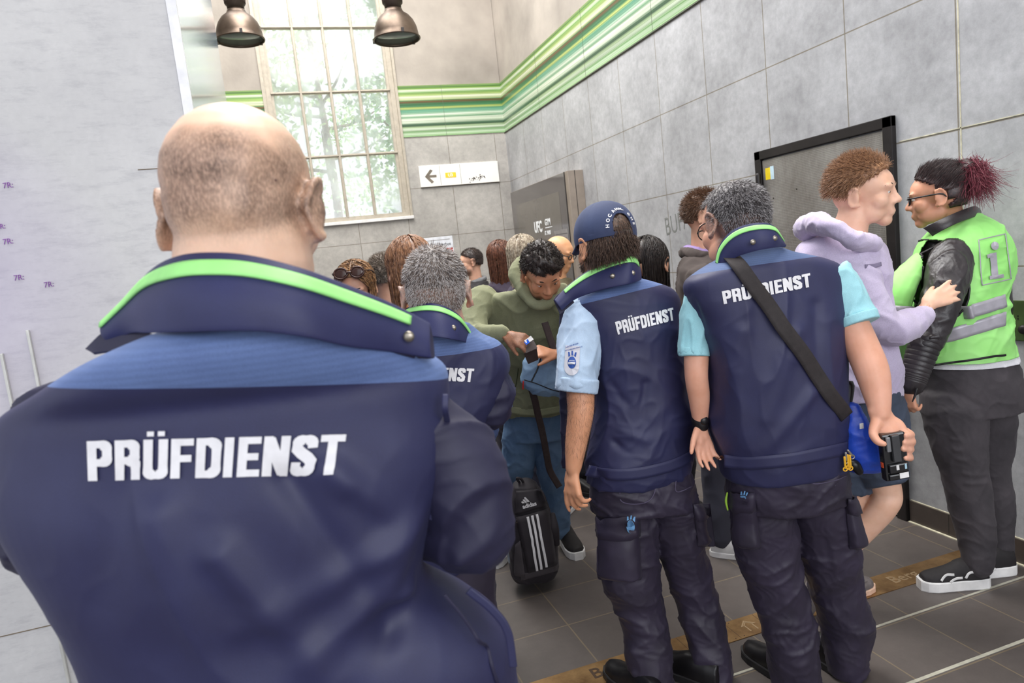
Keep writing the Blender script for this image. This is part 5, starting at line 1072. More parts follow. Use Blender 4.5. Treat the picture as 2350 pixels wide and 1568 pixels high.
    pk = cargo_pocket(1706, 1140, 52, 120, 2.08, tr_, TT, .12, .035); crest(1699, 1138, TT, 2.08, pk, 38, CREST_L, TROUSER, 8)
    for o in pk.children_recursive:
        if o.name.startswith('crest'): o.location = FW * -.022
    cargo_pocket(1952, 1150, 30, 110, 2.12, tr_, TT, .10, .03)
    ribbon('back_pocket_seam', [(1858, 1074, 2.0), (1862, 1108, 2.0), (1900, 1106, 2.0), (1942, 1092, 2.02)], .003, mat('trouser seam', (82, 74, 96), .8), tr_, TT, .001, .0015)
    b = bmesh.new(); tube(b, [at(1669, 1132, 2.09), at(1666, 1150, 2.09), at(1670, 1170, 2.09)], [.003, .004, .003], 6, 8); obj('zip_pull', b, mat('yellow green cord', (150, 190, 60), .6), tr_, True)
    shoe(body, onz(1860, 1600), .38, .31, BLACK, RUBBER); shoe(body, onz(1950, 1557), .35, .31, BLACK, RUBBER)
    tuck(body)
    # ---- shoulder bag worn across the back: a thing of its own
    BLUE = cloth_mat('royal blue bag nylon', (30, 66, 190), (50, 96, 220), .35, 300, .1, .1, .1); bag = empty('shoulder_bag', at(1975, 1080, 2.0), 'royal blue shoulder bag on a wide black strap at the strapped man\'s hip', 'bag')
    b = bmesh.new(); rr = []
    for x, y, hw, dp in ((1950, 925, 14, .02), (1955, 950, 24, .035), (1962, 985, 34, .05), (1968, 1020, 42, .055), (1974, 1050, 44, .055), (1978, 1072, 40, .045), (1980, 1082, 30, .03)):
        D_ = 2.03; rr.append(ring_l(at(x, y, D_), (RT * .9 - FW * .25).normalized() * hw * D_ / FL, (FW * .95).normalized() * dp, 24, 3))
    skin_rings(b, rr); bo = part('bag_body', b, .005, BLUE, bag, 3, amp=.006, scale=.09, seed=8)
    STRAP = mat('black webbing', (44, 38, 38), .75, 0, .1, 60, .4, 500)
    ribbon('strap', [(1680, 592, 1.96), (1700, 622, 1.94), (1740, 675, 1.92), (1785, 735, 1.91), (1830, 800, 1.91), (1870, 860, 1.92), (1905, 912, 1.94), (1936, 955, 1.97)], .043, STRAP, bag, T, .009, .003)
    b = bmesh.new(); tube(b, [at(1940, 886, 2.06), at(1950, 884, 2.05), at(1946, 925, 2.04), at(1942, 930, 2.04)], [.012, .014, .012, .01], 10, 12); obj('zip_opening', b, BLACK, bo, True)
    b = bmesh.new(); tube(b, [at(1950, 1062, 1.985), at(1962, 1068, 1.98), at(1972, 1082, 1.985)], [.012, .016, .012], 10, 8); obj('corner_patch', b, BLACK, bo, True)
    b = bmesh.new(); p = at(1977, 978, 1.962); box(b, p + Vector((-.006, -.002, -.008)), p + Vector((.006, .001, .008))); obj('white_tag', b, WHITE, bo)
    kr = empty('key_ring', at(1945, 1075, 1.95), 'bunch of yellow and silver keys hanging below the vest at right hip', 'keys')
    kg = mat('yellow key cover', (226, 170, 40), .4); ks = mat('key steel', (170, 164, 156), .3, .8)
    for i, (x0, y0, x1, y1, m) in enumerate(((1938, 1050, 1940, 1074, kg), (1945, 1045, 1947, 1070, kg), (1950, 1046, 1952, 1072, kg), (1946, 1034, 1956, 1046, ks), (1941, 1040, 1942, 1056, ks))):
        b = bmesh.new(); tube(b, [at(x0, y0, 1.95), at(x1, y1, 1.95)], [.0035, .0035], 8, 5); tube(b, [at(x1, y1 + 3, 1.95) + (RT * math.cos(t) + UP * math.sin(t)) * .006 for t in np.linspace(0, 6.28, 13)], [.002] * 13, 6, 20); obj('key', b, m, kr, True)
    # ---- handheld ticket reader
    hd = empty('ticket_reader', at(2050, 1100, 1.9), 'black handheld ticket reader gripped in the strapped man\'s right hand', 'handheld device')
    c = at(2050, 1046, 1.895); up = (at(2042, 985, 1.895) - at(2055, 1100, 1.895)).normalized(); s_ = (RT - up * RT.dot(up)).normalized(); f_ = up.cross(s_); DM = Matrix((s_, f_ * -1, up)).transposed(); 
    if f_.dot(FW) > 0: DM = Matrix((s_, f_, up)).transposed()
    def db(name, a, q, m, par, bev=.003):
        b = bmesh.new(); box(b, a, q, bev)
        for v in b.verts: v.co = c + DM @ v.co
        return obj(name, b, m, par)
    GB = mat('glossy black device plastic', (22, 22, 24), .15, 0, .1, 20, coat=.5); H_ = .070
    bd = db('device_body', (-.034, -.014, -H_), (.034, .016, H_), GB, hd, .006)
    db('battery_grip', (-.012, -.026, -.012), (.010, -.014, H_ - .002), mat('dark grey grip', (62, 62, 64), .35), bd, .003); db('belt_clip', (-.026, -.022, .02), (-.014, -.014, H_ - .006), mat('grey glossy clip', (120, 120, 122), .2), bd, .003)
    db('printer_cover', (-.026, -.024, -.045), (.028, -.014, -.018), GB, bd, .004); db('lower_cover', (-.028, -.022, -H_ + .004), (.030, -.014, -.048), GB, bd, .004)
    for a, q, m in (((-.008, -.0255, -.035), (.0, -.0238, -.020), WHITE), ((-.0, -.0235, -H_ + .008), (.026, -.0218, -H_ + .024), WHITE), ((.016, -.0255, -.035), (.022, -.0238, -.02), mat('pale blue label', (170, 200, 214), .3))): db('device_label', a, q, m, bd, .0005)
    db('orange_button', (-.036, -.006, -.03), (-.0335, .006, -.014), mat('orange button', (214, 84, 40), .4), bd, .0008); db('yellow_button', (.002, -.0235, -.042), (.009, -.0215, -.036), mat('yellow button', (226, 190, 60), .4), bd, .0005)
officer_strap()

DENIM = cloth_mat('mid blue denim', (84, 114, 148), (112, 140, 172), .85, 500, .3, .1, .1); DENIMD = cloth_mat('dark washed black jeans', (54, 50, 54), (78, 72, 76), .8, 500, .3, .1)
# ================================================================ man in the olive hoodie
def hoodie_man():
    Mh = basis(math.pi + .22, -.72, .08, 1.0); hc = at(1245, 628, 2.92); L = lambda x, y, z: hc + Mh @ Vector((x, y, z)); base = feet_at(1235, 1240); b = bmesh.new(); head_bm(b, hc, Mh)
    tube(b, [L(0, -.03, -.03), at(1222, 655, 3.02), at(1215, 700, 3.08)], [.05, .056, .075], 18, 10)
    torso(b, [(1205, 720, 70, 3.14, .08), (1215, 850, 66, 3.24, .09), (1232, 960, 62, 3.34, .09)])
    hA = [(1100, 695, 22, 3.08), (1085, 745, 20, 2.98), (1098, 780, 18, 2.90), (1130, 772, 15, 2.82), (1158, 764, 13, 2.78)]; limb(b, hA, 16)
    w = at(1158, 764, 2.78); hand_bm(b, w, (at(1205, 785, 2.74) - w), (-UP * .5 + FW * .6), .92, side=-1, curl=(.45, .6, .7, .8), thumb=.5)
    limb(b, [(1315, 695, 22, 3.1), (1335, 760, 20, 3.0), (1320, 820, 18, 2.9), (1292, 818, 14, 2.84), (1280, 812, 12, 2.82)], 16)
    w = at(1278, 812, 2.82); hand_bm(b, w, (at(1228, 805, 2.78) - w), (-UP * .6 + FW * .5), .9, side=1, curl=(.5, .6, .7, .8), thumb=.5)
    limb(b, [(1190, 960, 32, 3.36), (1186, 1080, 26, 3.40), (1174, 1180, 20, 3.46), (1168, 1240, 16, 3.5)], 14); limb(b, [(1258, 960, 32, 3.36), (1268, 1080, 26, 3.40), (1283, 1180, 18, 3.48), (1288, 1228, 14, 3.5)], 14)
    def crop(co):
        q = head_local(co, hc, Mh); x, y, z = q.T; bd = smooth01(-z, .045, .065) * smooth01(y, .0, .02) * smooth01(z, -.12, -.11); return np.maximum(bd * .7, np.maximum(smooth01(z, .055, .075), smooth01(-y, -.01, .02) * smooth01(z, -.04, -.02)))
    body = root_body(b, .006, skin_mat('brown skin', (206, 146, 112), (34, 26, 24)), 'dark curly haired man in olive hoodie, head bowed, reaching into a wallet', base, crop); eyes(hc, Mh, body)
    HM = hair_mat('black curly hair', (26, 20, 18), (58, 46, 40), 200); ht = lambda x, y, z: (z > .30 and y < .92) or (y < -.05 and z > -.45) or (abs(x) > .9 and z > -.1 and y < .3)
    H = cap_hair('hair', hc, Mh, HM, body, ht, (.084, .102, .093), amp=.012, seed=5); R, N, d = scalp(hc, Mh, 4500, 5, ht, .083, .101, .092)
    strands('hair_curl', R, N, .016, HM, H, .0016, 5, 1.6, 0, 6, jitter=.8)['kind'] = 'stuff'
    OL = cloth_mat('olive sweatshirt fleece', (124, 126, 96), (142, 144, 114), .9, 300, .3, .3)
    b = bmesh.new(); torso(b, [(1205, 668, 62, 3.06, .09), (1203, 690, 105, 3.10, .11), (1206, 720, 118, 3.14, .13), (1214, 790, 98, 3.20, .15), (1226, 860, 92, 3.26, .16), (1236, 915, 92, 3.30, .165), (1240, 940, 82, 3.32, .16)], yaw=.0, e=2.3, n=50, sub=6, tilt=.0)
    limb(b, [(1108, 690, 34, 3.08), (1085, 735, 34, 2.98), (1092, 772, 33, 2.90), (1128, 770, 27, 2.83), (1150, 766, 21, 2.80)], 24, n=34); limb(b, [(1305, 695, 34, 3.1), (1335, 755, 34, 3.0), (1325, 815, 31, 2.9), (1300, 822, 24, 2.86)], 24, n=30)
    P = lambda x, y, d=2.95: np.array(at(x, y, d)); folds = [(P(1130, 690), P(1190, 760), .02, .012), (P(1180, 800), P(1190, 930), .025, .012), (P(1075, 720, 2.9), P(1100, 790, 2.85), .012, -.010), (P(1095, 745, 2.85), P(1120, 800, 2.82), .012, .012), (P(1165, 850), P(1280, 930), .02, .01), (P(1200, 700), P(1210, 820), .02, -.01)]
    hd = part('hoodie', b, .0065, OL, body, 3, amp=.010, scale=.17, seed=111, folds=folds); T = bvh(hd.data)
    b = bmesh.new(); tube(b, [at(1290, 665, 2.98), at(1265, 690, 2.93), at(1238, 702, 2.90), at(1215, 690, 2.93), at(1195, 655, 2.98), at(1185, 625, 3.03), at(1205, 606, 3.08), at(1240, 600, 3.10)], [.026, .022, .019, .022, .028, .034, .036, .03], 16, 50)
    part('hood', b, .006, OL, hd, 3, amp=.006, scale=.1, seed=7)
    ribbon('hem_rib', [(1165, 938, 3.05), (1200, 944, 2.97), (1240, 946, 2.96), (1290, 938, 3.0)], .035, OL, hd, T, .004, .006)
    ribbon('pocket_seam', [(1190, 845, 2.98), (1185, 880, 2.98), (1178, 915, 2.98)], .004, mat('dark olive seam', (66, 74, 50), .9), hd, T, .002, .002)
    b = bmesh.new(); torso(b, [(1235, 925, 72, 3.33, .125), (1237, 960, 76, 3.35, .13), (1238, 1000, 74, 3.37, .13)], e=2.3)
    limb(b, [(1196, 960, 40, 3.36), (1190, 1040, 40, 3.38), (1184, 1110, 34, 3.42), (1175, 1180, 32, 3.46), (1168, 1235, 28, 3.5)], 20, n=30); limb(b, [(1262, 960, 42, 3.36), (1264, 1040, 38, 3.38), (1272, 1110, 33, 3.42), (1281, 1160, 29, 3.46), (1284, 1200, 25, 3.50), (1286, 1214, 23, 3.50)], 20, n=30)
    P = lambda x, y, d=3.1: np.array(at(x, y, d)); folds = [(P(1262, y), P(1306, y - 6), .008, .008) for y in (1165, 1185, 1205)] + [(P(1190, 985), P(1230, 1000), .012, .006)]
    jn = part('jeans', b, .006, DENIM, body, 3, amp=.007, scale=.11, seed=121, folds=folds); b = bmesh.new()
    up = mat('black canvas shoe', (34, 30, 30), .7, 0, .1, 40); shoe(body, feet_at(1290, 1233), math.pi + .20, .31, up, WHITE, sole_h=.036, lace=BLACK); shoe(body, feet_at(1168, 1246), math.pi - .25, .31, up, WHITE, sole_h=.036, lace=BLACK)
    tuck(body)
    # wallet, card and denim satchel
    wl_ = empty('wallet', at(1225, 810, 2.74), 'dark folded wallet held over the denim bag by the hoodie wearer', 'wallet')
    def slab(name, quad_px, D0, D1, m, par, th=.006):
        b = bmesh.new(); f = [at(x, y, d) for (x, y), d in zip(quad_px, (D0, D0, D1, D1))]; k = [p + FW * th for p in f]; vs = [b.verts.new(p) for p in f + k]
        for q in ((0, 1, 2, 3), (7, 6, 5, 4), (0, 4, 5, 1), (1, 5, 6, 2), (2, 6, 7, 3), (3, 7, 4, 0)): b.faces.new([vs[i] for i in q])
        bmesh.ops.recalc_face_normals(b, faces=b.faces[:]); bmesh.ops.bevel(b, geom=b.edges[:], offset=th * .3, segments=2, affect='EDGES'); return obj(name, b, m, par)
    LW = mat('dark brown wallet leather', (66, 54, 52), .5, 0, .15, 30)
    slab('wallet_half', [(1195, 786), (1222, 776), (1234, 800), (1206, 812)], 2.75, 2.72, LW, wl_); slab('wallet_fold', [(1202, 812), (1232, 800), (1236, 826), (1212, 836)], 2.72, 2.75, LW, wl_)
    cd = empty('transit_card', at(1214, 780, 2.73), 'white and blue card being pulled from the dark wallet', 'card')
    slab('card', [(1203, 782), (1218, 771), (1225, 779), (1209, 790)], 2.735, 2.725, WHITE, cd, .0012); slab('card_stripe', [(1203, 786), (1211, 778), (1216, 786), (1208, 792)], 2.733, 2.723, mat('card blue', (30, 90, 200), .3), cd, .001)
    sb = empty('denim_satchel', at(1240, 905, 2.84), 'blue denim crossbody satchel with brown strap in front of olive hoodie', 'bag')
    DB = cloth_mat('light denim bag cloth', (114, 144, 176), (136, 164, 192), .85, 500, .3, .1)
    b = bmesh.new(); rr = []
    for x, y, hw, dp in ((1250, 812, 34, .03), (1246, 830, 44, .045), (1246, 850, 48, .055), (1248, 870, 52, .06), (1254, 888, 50, .055), (1262, 900, 40, .04), (1266, 908, 30, .02)): rr.append(ring_l(at(x, y, 2.88), RT * hw * 2.88 / FL + UP * -.008, FW * dp, 24, 3))
    skin_rings(b, rr); bo = part('bag_body', b, .006, DB, sb, 3, amp=.006, scale=.1, seed=3); TB = bvh(bo.data)
    ribbon('zip', [(1204, 872, 2.82), (1230, 880, 2.81), (1262, 893, 2.81), (1290, 900, 2.82)], .004, BLACK, bo, TB, .002, .002); ribbon('side_zip', [(1242, 820, 2.82), (1232, 850, 2.81), (1220, 875, 2.82)], .006, BLACK, bo, TB, .002, .002)
    BS = mat('brown black webbing', (58, 46, 44), .75, 0, .1, 60); ribbon('strap', [(1213, 880, 2.86), (1224, 905, 2.88), (1233, 945, 2.93), (1243, 985, 2.96), (1252, 1030, 2.98), (1262, 1080, 3.02), (1284, 1118, 3.03)], .030, BS, sb); ribbon('strap_end', [(1290, 860, 2.85), (1270, 800, 2.88), (1250, 740, 2.9)], .03, BS, sb)
    b = bmesh.new(); tube(b, [at(1228 + 9 * math.cos(t), 894 + 5 * math.sin(t), 2.85) for t in np.linspace(0, 6.28, 13)], [.002] * 13, 6, 24); obj('buckle', b, SNAP, sb, True)
    b = bmesh.new(); tube(b, [at(1201, 876, 2.83), at(1200, 893, 2.83)], [.003, .003], 8, 4); obj('zip_pull', b, mat('red zip pull', (200, 40, 36), .4), sb, True)
hoodie_man()
# ================================================================ black sports backpack on the floor
def backpack():
    bp = empty('backpack', feet_at(1225, 1320), 'black sports backpack with three white stripes standing on the floor', 'backpack')
    BK = cloth_mat('black polyester', (34, 28, 34), (46, 40, 46), .7, 500, .2, .2); GR = cloth_mat('dark grey polyester panel', (66, 60, 64), (78, 72, 76), .7, 500, .2, .1)
    b = bmesh.new(); rr = []
    for x, y, hw, dp, D in ((1226, 1322, 50, .085, 3.10), (1226, 1305, 58, .10, 3.10), (1224, 1262, 58, .11, 3.09), (1220, 1215, 52, .11, 3.08), (1214, 1170, 46, .10, 3.08), (1208, 1135, 38, .085, 3.08), (1205, 1112, 26, .06, 3.08), (1204, 1104, 12, .03, 3.08)): rr.append(ring_l(at(x, y, D), RT * hw * D / FL + FW * .0, FW * dp, 32, 2.8))
    skin_rings(b, rr); bo = part('bag_shell', b, .006, BK, bp, 3, amp=.005, scale=.14, seed=5); T = bvh(bo.data)
    def panel(name, quad4, m, off, D=2.97, n=10, par=bo):
        BL, BR, TR, TL = [np.array(q, float) for q in quad4]; bm = bmesh.new(); g = []
        for v in np.linspace(0, 1, n):
            row = []
            for u in np.linspace(0, 1, n): q = (BL * (1 - u) + BR * u) * (1 - v) + (TL * (1 - u) + TR * u) * v; row.append(bm.verts.new(on_surface(T, q[0], q[1], D, off)[0]))
            g.append(row)
        for j in range(n - 1):
            for i in range(n - 1): bm.faces.new((g[j][i], g[j][i + 1], g[j + 1][i + 1], g[j + 1][i]))
        me = bpy.data.meshes.new(name); bm.normal_update(); bm.to_mesh(me); bm.free(); o = link(name, me, m, par, True); s = o.modifiers.new('s', 'SOLIDIFY'); s.thickness = .003; return o
    fp = panel('front_pocket', [(1213, 1313), (1274, 1296), (1256, 1168), (1186, 1186)], BK, .010)
    panel('side_panel', [(1180, 1320), (1206, 1326), (1194, 1240), (1183, 1250)], GR, .004); panel('base_panel', [(1196, 1332), (1278, 1310), (1279, 1296), (1196, 1318)], GR, .004)
    for i in range(3):
        x0 = 1208 + i * 10; bm = None
        rows = [(x0 + 3 + 0, 1184 - i * 3), (x0 + 8, 1210 - i * 3), (x0 + 13, 1238 - i * 3), (x0 + 17, 1262 - i * 3), (x0 + 24, 1305 - i * 4)]
        ribbon('stripe', [(x, y, 2.96) for x, y in rows], .0115, PRINT, fp, T, .0155, .001)
    panel('top_flap', [(1184, 1182), (1254, 1160), (1240, 1124), (1186, 1128)], BK, .008)
    p0, nr = on_surface(T, 1201, 1166, 2.97, .013); xd = (RT + UP * .16).normalized(); yd = (UP - RT * .16).normalized()
    place_text('lettering', 'adidas', .026, p0, xd, yd, PRINT, bo, depth_=.0006, offset=.04)
    for i, (h, x) in enumerate(((.010, -.004), (.018, .008), (.027, .020))):
        b = bmesh.new(); o_ = p0 + xd * (.008 + x) + yd * .024; q = [o_, o_ + xd * .010, o_ + xd * (.010 - h * .55) + yd * h, o_ + xd * (-h * .40) + yd * (h * .86)]
        f = [b.verts.new(p) for p in q]; k = [b.verts.new(p + FW * .001) for p in q]; b.faces.new(f); b.faces.new(k[::-1])
        for j in range(4): b.faces.new((f[j], k[j], k[(j + 1) % 4], f[(j + 1) % 4]))
        obj('logo_bar', b, PRINT, bo)
    b = bmesh.new(); tube(b, [at(1192, 1108, 3.06), at(1186, 1098, 3.05), at(1196, 1100, 3.05), at(1202, 1110, 3.06)], [.006] * 4, 8, 16); obj('carry_loop', b, BK, bp, True)
    b = bmesh.new(); tube(b, [at(1268, 1180, 3.02), at(1272, 1215, 3.0), at(1278, 1250, 3.02)], [.012, .022, .014], 10, 10, flat=.6); obj('shoulder_strap', b, BK, bp, True)
    b = bmesh.new(); tube(b, [at(1187 + 3 * math.cos(t), 1196 + 4 * math.sin(t), 2.98) for t in np.linspace(0, 6.28, 11)], [.0016] * 11, 6, 18); obj('zip_ring', b, SNAP, bo, True)
    bt = empty('water_bottle', feet_at(1182, 1300), 'clear plastic bottle in the left side pocket of the backpack', 'bottle'); b = bmesh.new()
    pl = mat('cloudy clear plastic', (176, 190, 200), .12, 0, .15, 30, coat=.5); limb(b, [(1178, 1285, 14, 3.10), (1178, 1240, 16, 3.09), (1178, 1205, 14, 3.09), (1176, 1185, 6, 3.09)], 16); obj('bottle_body', b, pl, bt, True)
    b = bmesh.new(); limb(b, [(1176, 1182, 5, 3.09), (1175, 1174, 5, 3.09)], 12); obj('bottle_cap', b, WHITE, bt, True)
backpack()
# ================================================================ steward in the green high-visibility vest
def steward():
    Mh = basis(math.pi / 2 - .62, -.12, -.04, 1.0); hc = at(2150, 452, 2.72); L = lambda x, y, z: hc + Mh @ Vector((x, y, z)); base = feet_at(2250, 1345); b = bmesh.new(); head_bm(b, hc, Mh, female=True)
    tube(b, [L(0, -.02, -.02), at(2185, 510, 2.73), at(2205, 560, 2.74)], [.050, .052, .075], 20, 12)
    torso(b, [(2200, 570, 60, 2.73, .10), (2215, 650, 72, 2.73, .12), (2225, 780, 66, 2.73, .12), (2222, 880, 75, 2.73, .13)])
    limb(b, [(2180, 590, 32, 2.58), (2165, 680, 30, 2.54), (2128, 770, 27, 2.52), (2100, 850, 22, 2.50), (2088, 888, 16, 2.49)], 18)
    w = at(2088, 886, 2.49); hand_bm(b, w, at(2082, 945, 2.48) - w, RT * .8 + FW * .45, .86, side=-1, curl=(1.0, 1.1, 1.15, 1.2), thumb=.5, tcurl=.9)
    limb(b, [(2225, 600, 28, 2.80), (2215, 700, 26, 2.80), (2150, 740, 22, 2.80), (2120, 700, 15, 2.80)], 14)
    for q in ([(2200, 900, 50, 2.70), (2215, 1080, 38, 2.70), (2235, 1200, 34, 2.70), (2242, 1290, 19, 2.69), (2238, 1325, 17, 2.69)], [(2255, 920, 45, 2.77), (2270, 1080, 32, 2.80), (2290, 1200, 26, 2.80), (2296, 1280, 17, 2.80), (2298, 1300, 16, 2.80)]): limb(b, q, 14)
    def crop(co):
        q = head_local(co, hc, Mh); x, y, z = q.T; return np.zeros(len(co))
    body = root_body(b, .0055, skin_mat('warm skin', (218, 160, 130), None), 'woman in profile with glasses, black leather jacket under green high-visibility vest', base, crop, 3); eyes(hc, Mh, body, (60, 44, 34))
    HM = hair_mat('dark espresso hair', (34, 24, 26), (70, 50, 48), 140); HR = hair_mat('burgundy dyed hair', (92, 34, 46), (150, 70, 84), 100)
    ht = lambda x, y, z: z > -.85 and (y < .90 - 1.35 * max(0, .72 - z) or (y < .12 and z > -.15)) and not (abs(x) > .8 and z < -.15 and y > -.25) 
    H = cap_hair('hair', hc, Mh, HM, body, ht, (.0815, .101, .089), amp=.002); nape_hair(hc, Mh, HM, H)
    A = np.array(Mh); R, N, d = scalp(hc, Mh, 3600, 5, ht, .0815, .101, .089); wc = np.array([0, -.75, .66]); f = wc - d; f -= d * (f * d).sum(1)[:, None]; f /= np.linalg.norm(f, axis=1)[:, None] + 1e-6
    strands('hair_strand', R, f @ A.T + N * .06, .050, HM, H, .0011, 4, .12, 0, 6, jitter=.06)['kind'] = 'stuff'
    pc_ = L(0, -.100, .075); b = bmesh.new(); rg = np.random.default_rng(3)
    n = 1300; u = rg.normal(0, 1, (n, 3)); u /= np.linalg.norm(u, axis=1)[:, None]; back = np.array(-Mh.col[1]); roots = np.array(pc_) + back * .018 + u * .030; dirs = np.cross(u, rg.normal(0, 1, (n, 3))) * .8 + u * .12 + back * .15 + np.array([0, 0, -.6])
    strands('ponytail', roots, dirs, .055, HR, body, .0013, 6, .9, .9, 9, jitter=.15)['kind'] = 'stuff'
    b = bmesh.new(); ell(b, np.array(pc_) + back * .016 + np.array([0, 0, .004]), (.034, .034, .036), None, 20); me = evalmesh(b, .005, 1); wrinkle(me, .006, .03, 4); link('hair_bun', me, HM, body, True)
    b = bmesh.new(); ell(b, np.array(pc_) + back * .030 + np.array([0, 0, -.045]), (.028, .030, .055), None, 20); me = evalmesh(b, .005, 1); wrinkle(me, .006, .03, 5); link('ponytail_core', me, HR, body, True)
    strands('ponytail', np.array(pc_) + back * .026 + rg.normal(0, .018, (900, 3)), np.array([0, 0, -1.0]) + rg.normal(0, .3, (900, 3)) + back * .25, .12, HR, body, .0012, 8, .7, .2, 7, jitter=.2)['kind'] = 'stuff'
    b = bmesh.new(); tube(b, [Vector(np.array(pc_) + back * .012) + (Mh.col[0].normalized() * math.cos(t) + Mh.col[2].normalized() * math.sin(t)) * .017 for t in np.linspace(0, 6.28, 17)], [.0035] * 17, 8, 30); obj('hair_tie', b, mat('beige hair tie', (206, 176, 158), .7), body, True)
    b = bmesh.new()
    for s in (-1, 1):
        fr = [L(s * .034 + .023 * c_, .096 - .006 * abs(c_), .006 + .015 * s_) for c_, s_ in ((1, .9), (.3, 1.05), (-.6, 1), (-.95, .4), (-.8, -.7), (-.1, -1.05), (.7, -.8), (1, 0), (1, .9))]; tube(b, fr, [.0026] * 9, 8, 40); tube(b, [L(s * .060, .090, .016), L(s * .084, .03, .014), L(s * .088, -.02, .010), L(s * .086, -.035, -.004)], [.0030, .0030, .003, .002], 8, 12)
    tube(b, [L(-.012, .099, .014), L(.012, .099, .014)], [.003] * 2, 6, 3); gm_ = mat('black acetate', (20, 18, 22), .25); obj('spectacles', b, gm_, body, True)
    b = bmesh.new()
    for dx, dy, r in ((0, 0, .004), (.012, .010, .003), (-.010, .012, .0035), (.02, -.004, .003), (-.004, .02, .002)):
        p = at(2160 + dx * 500, 492 - dy * 500, 2.65); ell(b, p, (r, r * .6, r), None, 8)
    # leather jacket
    LE, n_, l_, b_ = nmat('creased black leather'); v_ = coords(n_, l_); l_.new(ramp(n_, l_, noise(n_, l_, v_, 9, 5), .3, .7, srgb((36, 32, 34)), srgb((62, 56, 58))), b_.inputs['Base Color']); b_.inputs['Roughness'].default_value = .36; bump(n_, l_, b_, noise(n_, l_, v_, 260, 3), .25, .002)
    b = bmesh.new(); torso(b, [(2195, 530, 40, 2.73, .07), (2205, 560, 76, 2.73, .12), (2215, 640, 84, 2.73, .14), (2222, 760, 80, 2.73, .14), (2225, 830, 82, 2.73, .14)], e=2.3)
    jk = part('leather_jacket', b, .007, LE, body, 3, amp=.004, scale=.12, seed=9)
    P = lambda x, y, d=2.46: np.array(at(x, y, d))
    b = bmesh.new(); limb(b, [(2182, 592, 42, 2.60), (2172, 640, 43, 2.55), (2160, 690, 40, 2.53), (2142, 740, 37, 2.52), (2122, 785, 34, 2.51)], 28, n=24); s1 = part('jacket_sleeve', b, .005, LE, body, 2, amp=.007, scale=.09, seed=19, stretch=(1.3, 1.3, .6), folds=[(P(2130, 745), P(2190, 730), .01, .008), (P(2135, 775), P(2170, 770), .008, .008)])
    b = bmesh.new(); A_ = catmull([(2128, 775, 35, 2.51), (2112, 820, 32, 2.505), (2098, 860, 30, 2.50), (2092, 880, 29, 2.495)], 120); Pp = [at(a[0], a[1], a[3]) for a in A_]; Rr = [a[2] * a[3] / FL * (1 + .045 * abs(math.sin(i * math.pi / 10)) ** .5) for i, a in enumerate(A_)]
    tube(b, Pp, Rr, 30, 120, caps=True); s2 = obj('quilted_forearm', b, LE, s1, True)
    b = bmesh.new(); tube(b, [at(2142, 790, 2.47), at(2128, 830, 2.465), at(2117, 868, 2.46), at(2112, 885, 2.46)], [.0025] * 4, 6, 16); obj('cuff_zip', b, SNAP, s2, True)
    b = bmesh.new(); limb(b, [(2228, 600, 36, 2.80), (2215, 690, 34, 2.80), (2160, 735, 30, 2.80), (2130, 712, 24, 2.80)], 24); part('jacket_sleeve', b, .006, LE, body, 2, amp=.006, scale=.09, seed=29)
    sheet('jacket_collar', pts([(2118, 524, 2.66), (2150, 508, 2.62), (2190, 490, 2.62), (2232, 474, 2.68), (2246, 478, 2.76)]), pts([(2140, 542, 2.64), (2165, 528, 2.60), (2198, 512, 2.60), (2236, 498, 2.66), (2250, 496, 2.76)]), LE, jk, .006, .006)
    b = bmesh.new(); tube(b, [at(2104, 893, 2.44), at(2099, 910, 2.44), at(2094, 922, 2.44)], [.0045, .004, .002], 8, 8); tag(obj('black_pen', b, BLACK, None, True), 'black pen held in the fist of the woman in the green vest', 'pen'); PENDING.append((bpy.data.objects['black_pen'], at(2099, 910, 2.44)))
    # vest
    HV, n_, l_, b_ = nmat('fluorescent green polyester'); v_ = coords(n_, l_); l_.new(ramp(n_, l_, noise(n_, l_, v_, 6, 4), .3, .7, srgb((150, 228, 116)), srgb((172, 240, 142))), b_.inputs['Base Color']); b_.inputs['Roughness'].default_value = .65; bump(n_, l_, b_, noise(n_, l_, v_, 800, 2), .15, .001)
    REF = mat('silver reflective tape', (176, 172, 180), .35, .2, .05, 30)
    b = bmesh.new(); torso(b, [(2208, 498, 24, 2.74, .06), (2212, 520, 62, 2.73, .11), (2210, 560, 94, 2.72, .14), (2208, 610, 104, 2.72, .15), (2200, 680, 103, 2.72, .155), (2198, 740, 104, 2.72, .155), (2204, 790, 105, 2.72, .155), (2210, 846, 108, 2.72, .155), (2212, 880, 108, 2.72, .155)], e=2.2, n=56, sub=6)
    # bulging open front
    tube(b, [at(2110, 600, 2.66), at(2062, 672, 2.64), at(2048, 730, 2.64), at(2060, 810, 2.66)], [.03, .05, .05, .035], 14, 20, flat=1.3, upv=FW)
    folds = [(P(2320, 700, 2.6), P(2170, 715, 2.56), .014, .012), (P(2312, 745, 2.6), P(2180, 760, 2.56), .014, -.010), (P(2230, 560, 2.56), P(2200, 700, 2.56), .02, .008), (P(2310, 600, 2.6), P(2230, 700, 2.56), .02, .008), (P(2160, 640), P(2150, 800), .02, .01)]
    vt = part('hi_vis_vest', b, .0055, HV, body, 3, amp=.008, scale=.17, seed=131, folds=folds); 
    h1, h2 = at(2112, 846, 2.58), at(2326, 813, 2.68); hd_ = (h2 - h1).normalized(); hn = (UP - hd_ * UP.dot(hd_)).normalized()
    bm = bmesh.new(); bm.from_mesh(vt.data); bmesh.ops.bisect_plane(bm, geom=bm.verts[:] + bm.edges[:] + bm.faces[:], plane_co=h1, plane_no=-hn, clear_outer=True); bm.to_mesh(vt.data); bm.free()
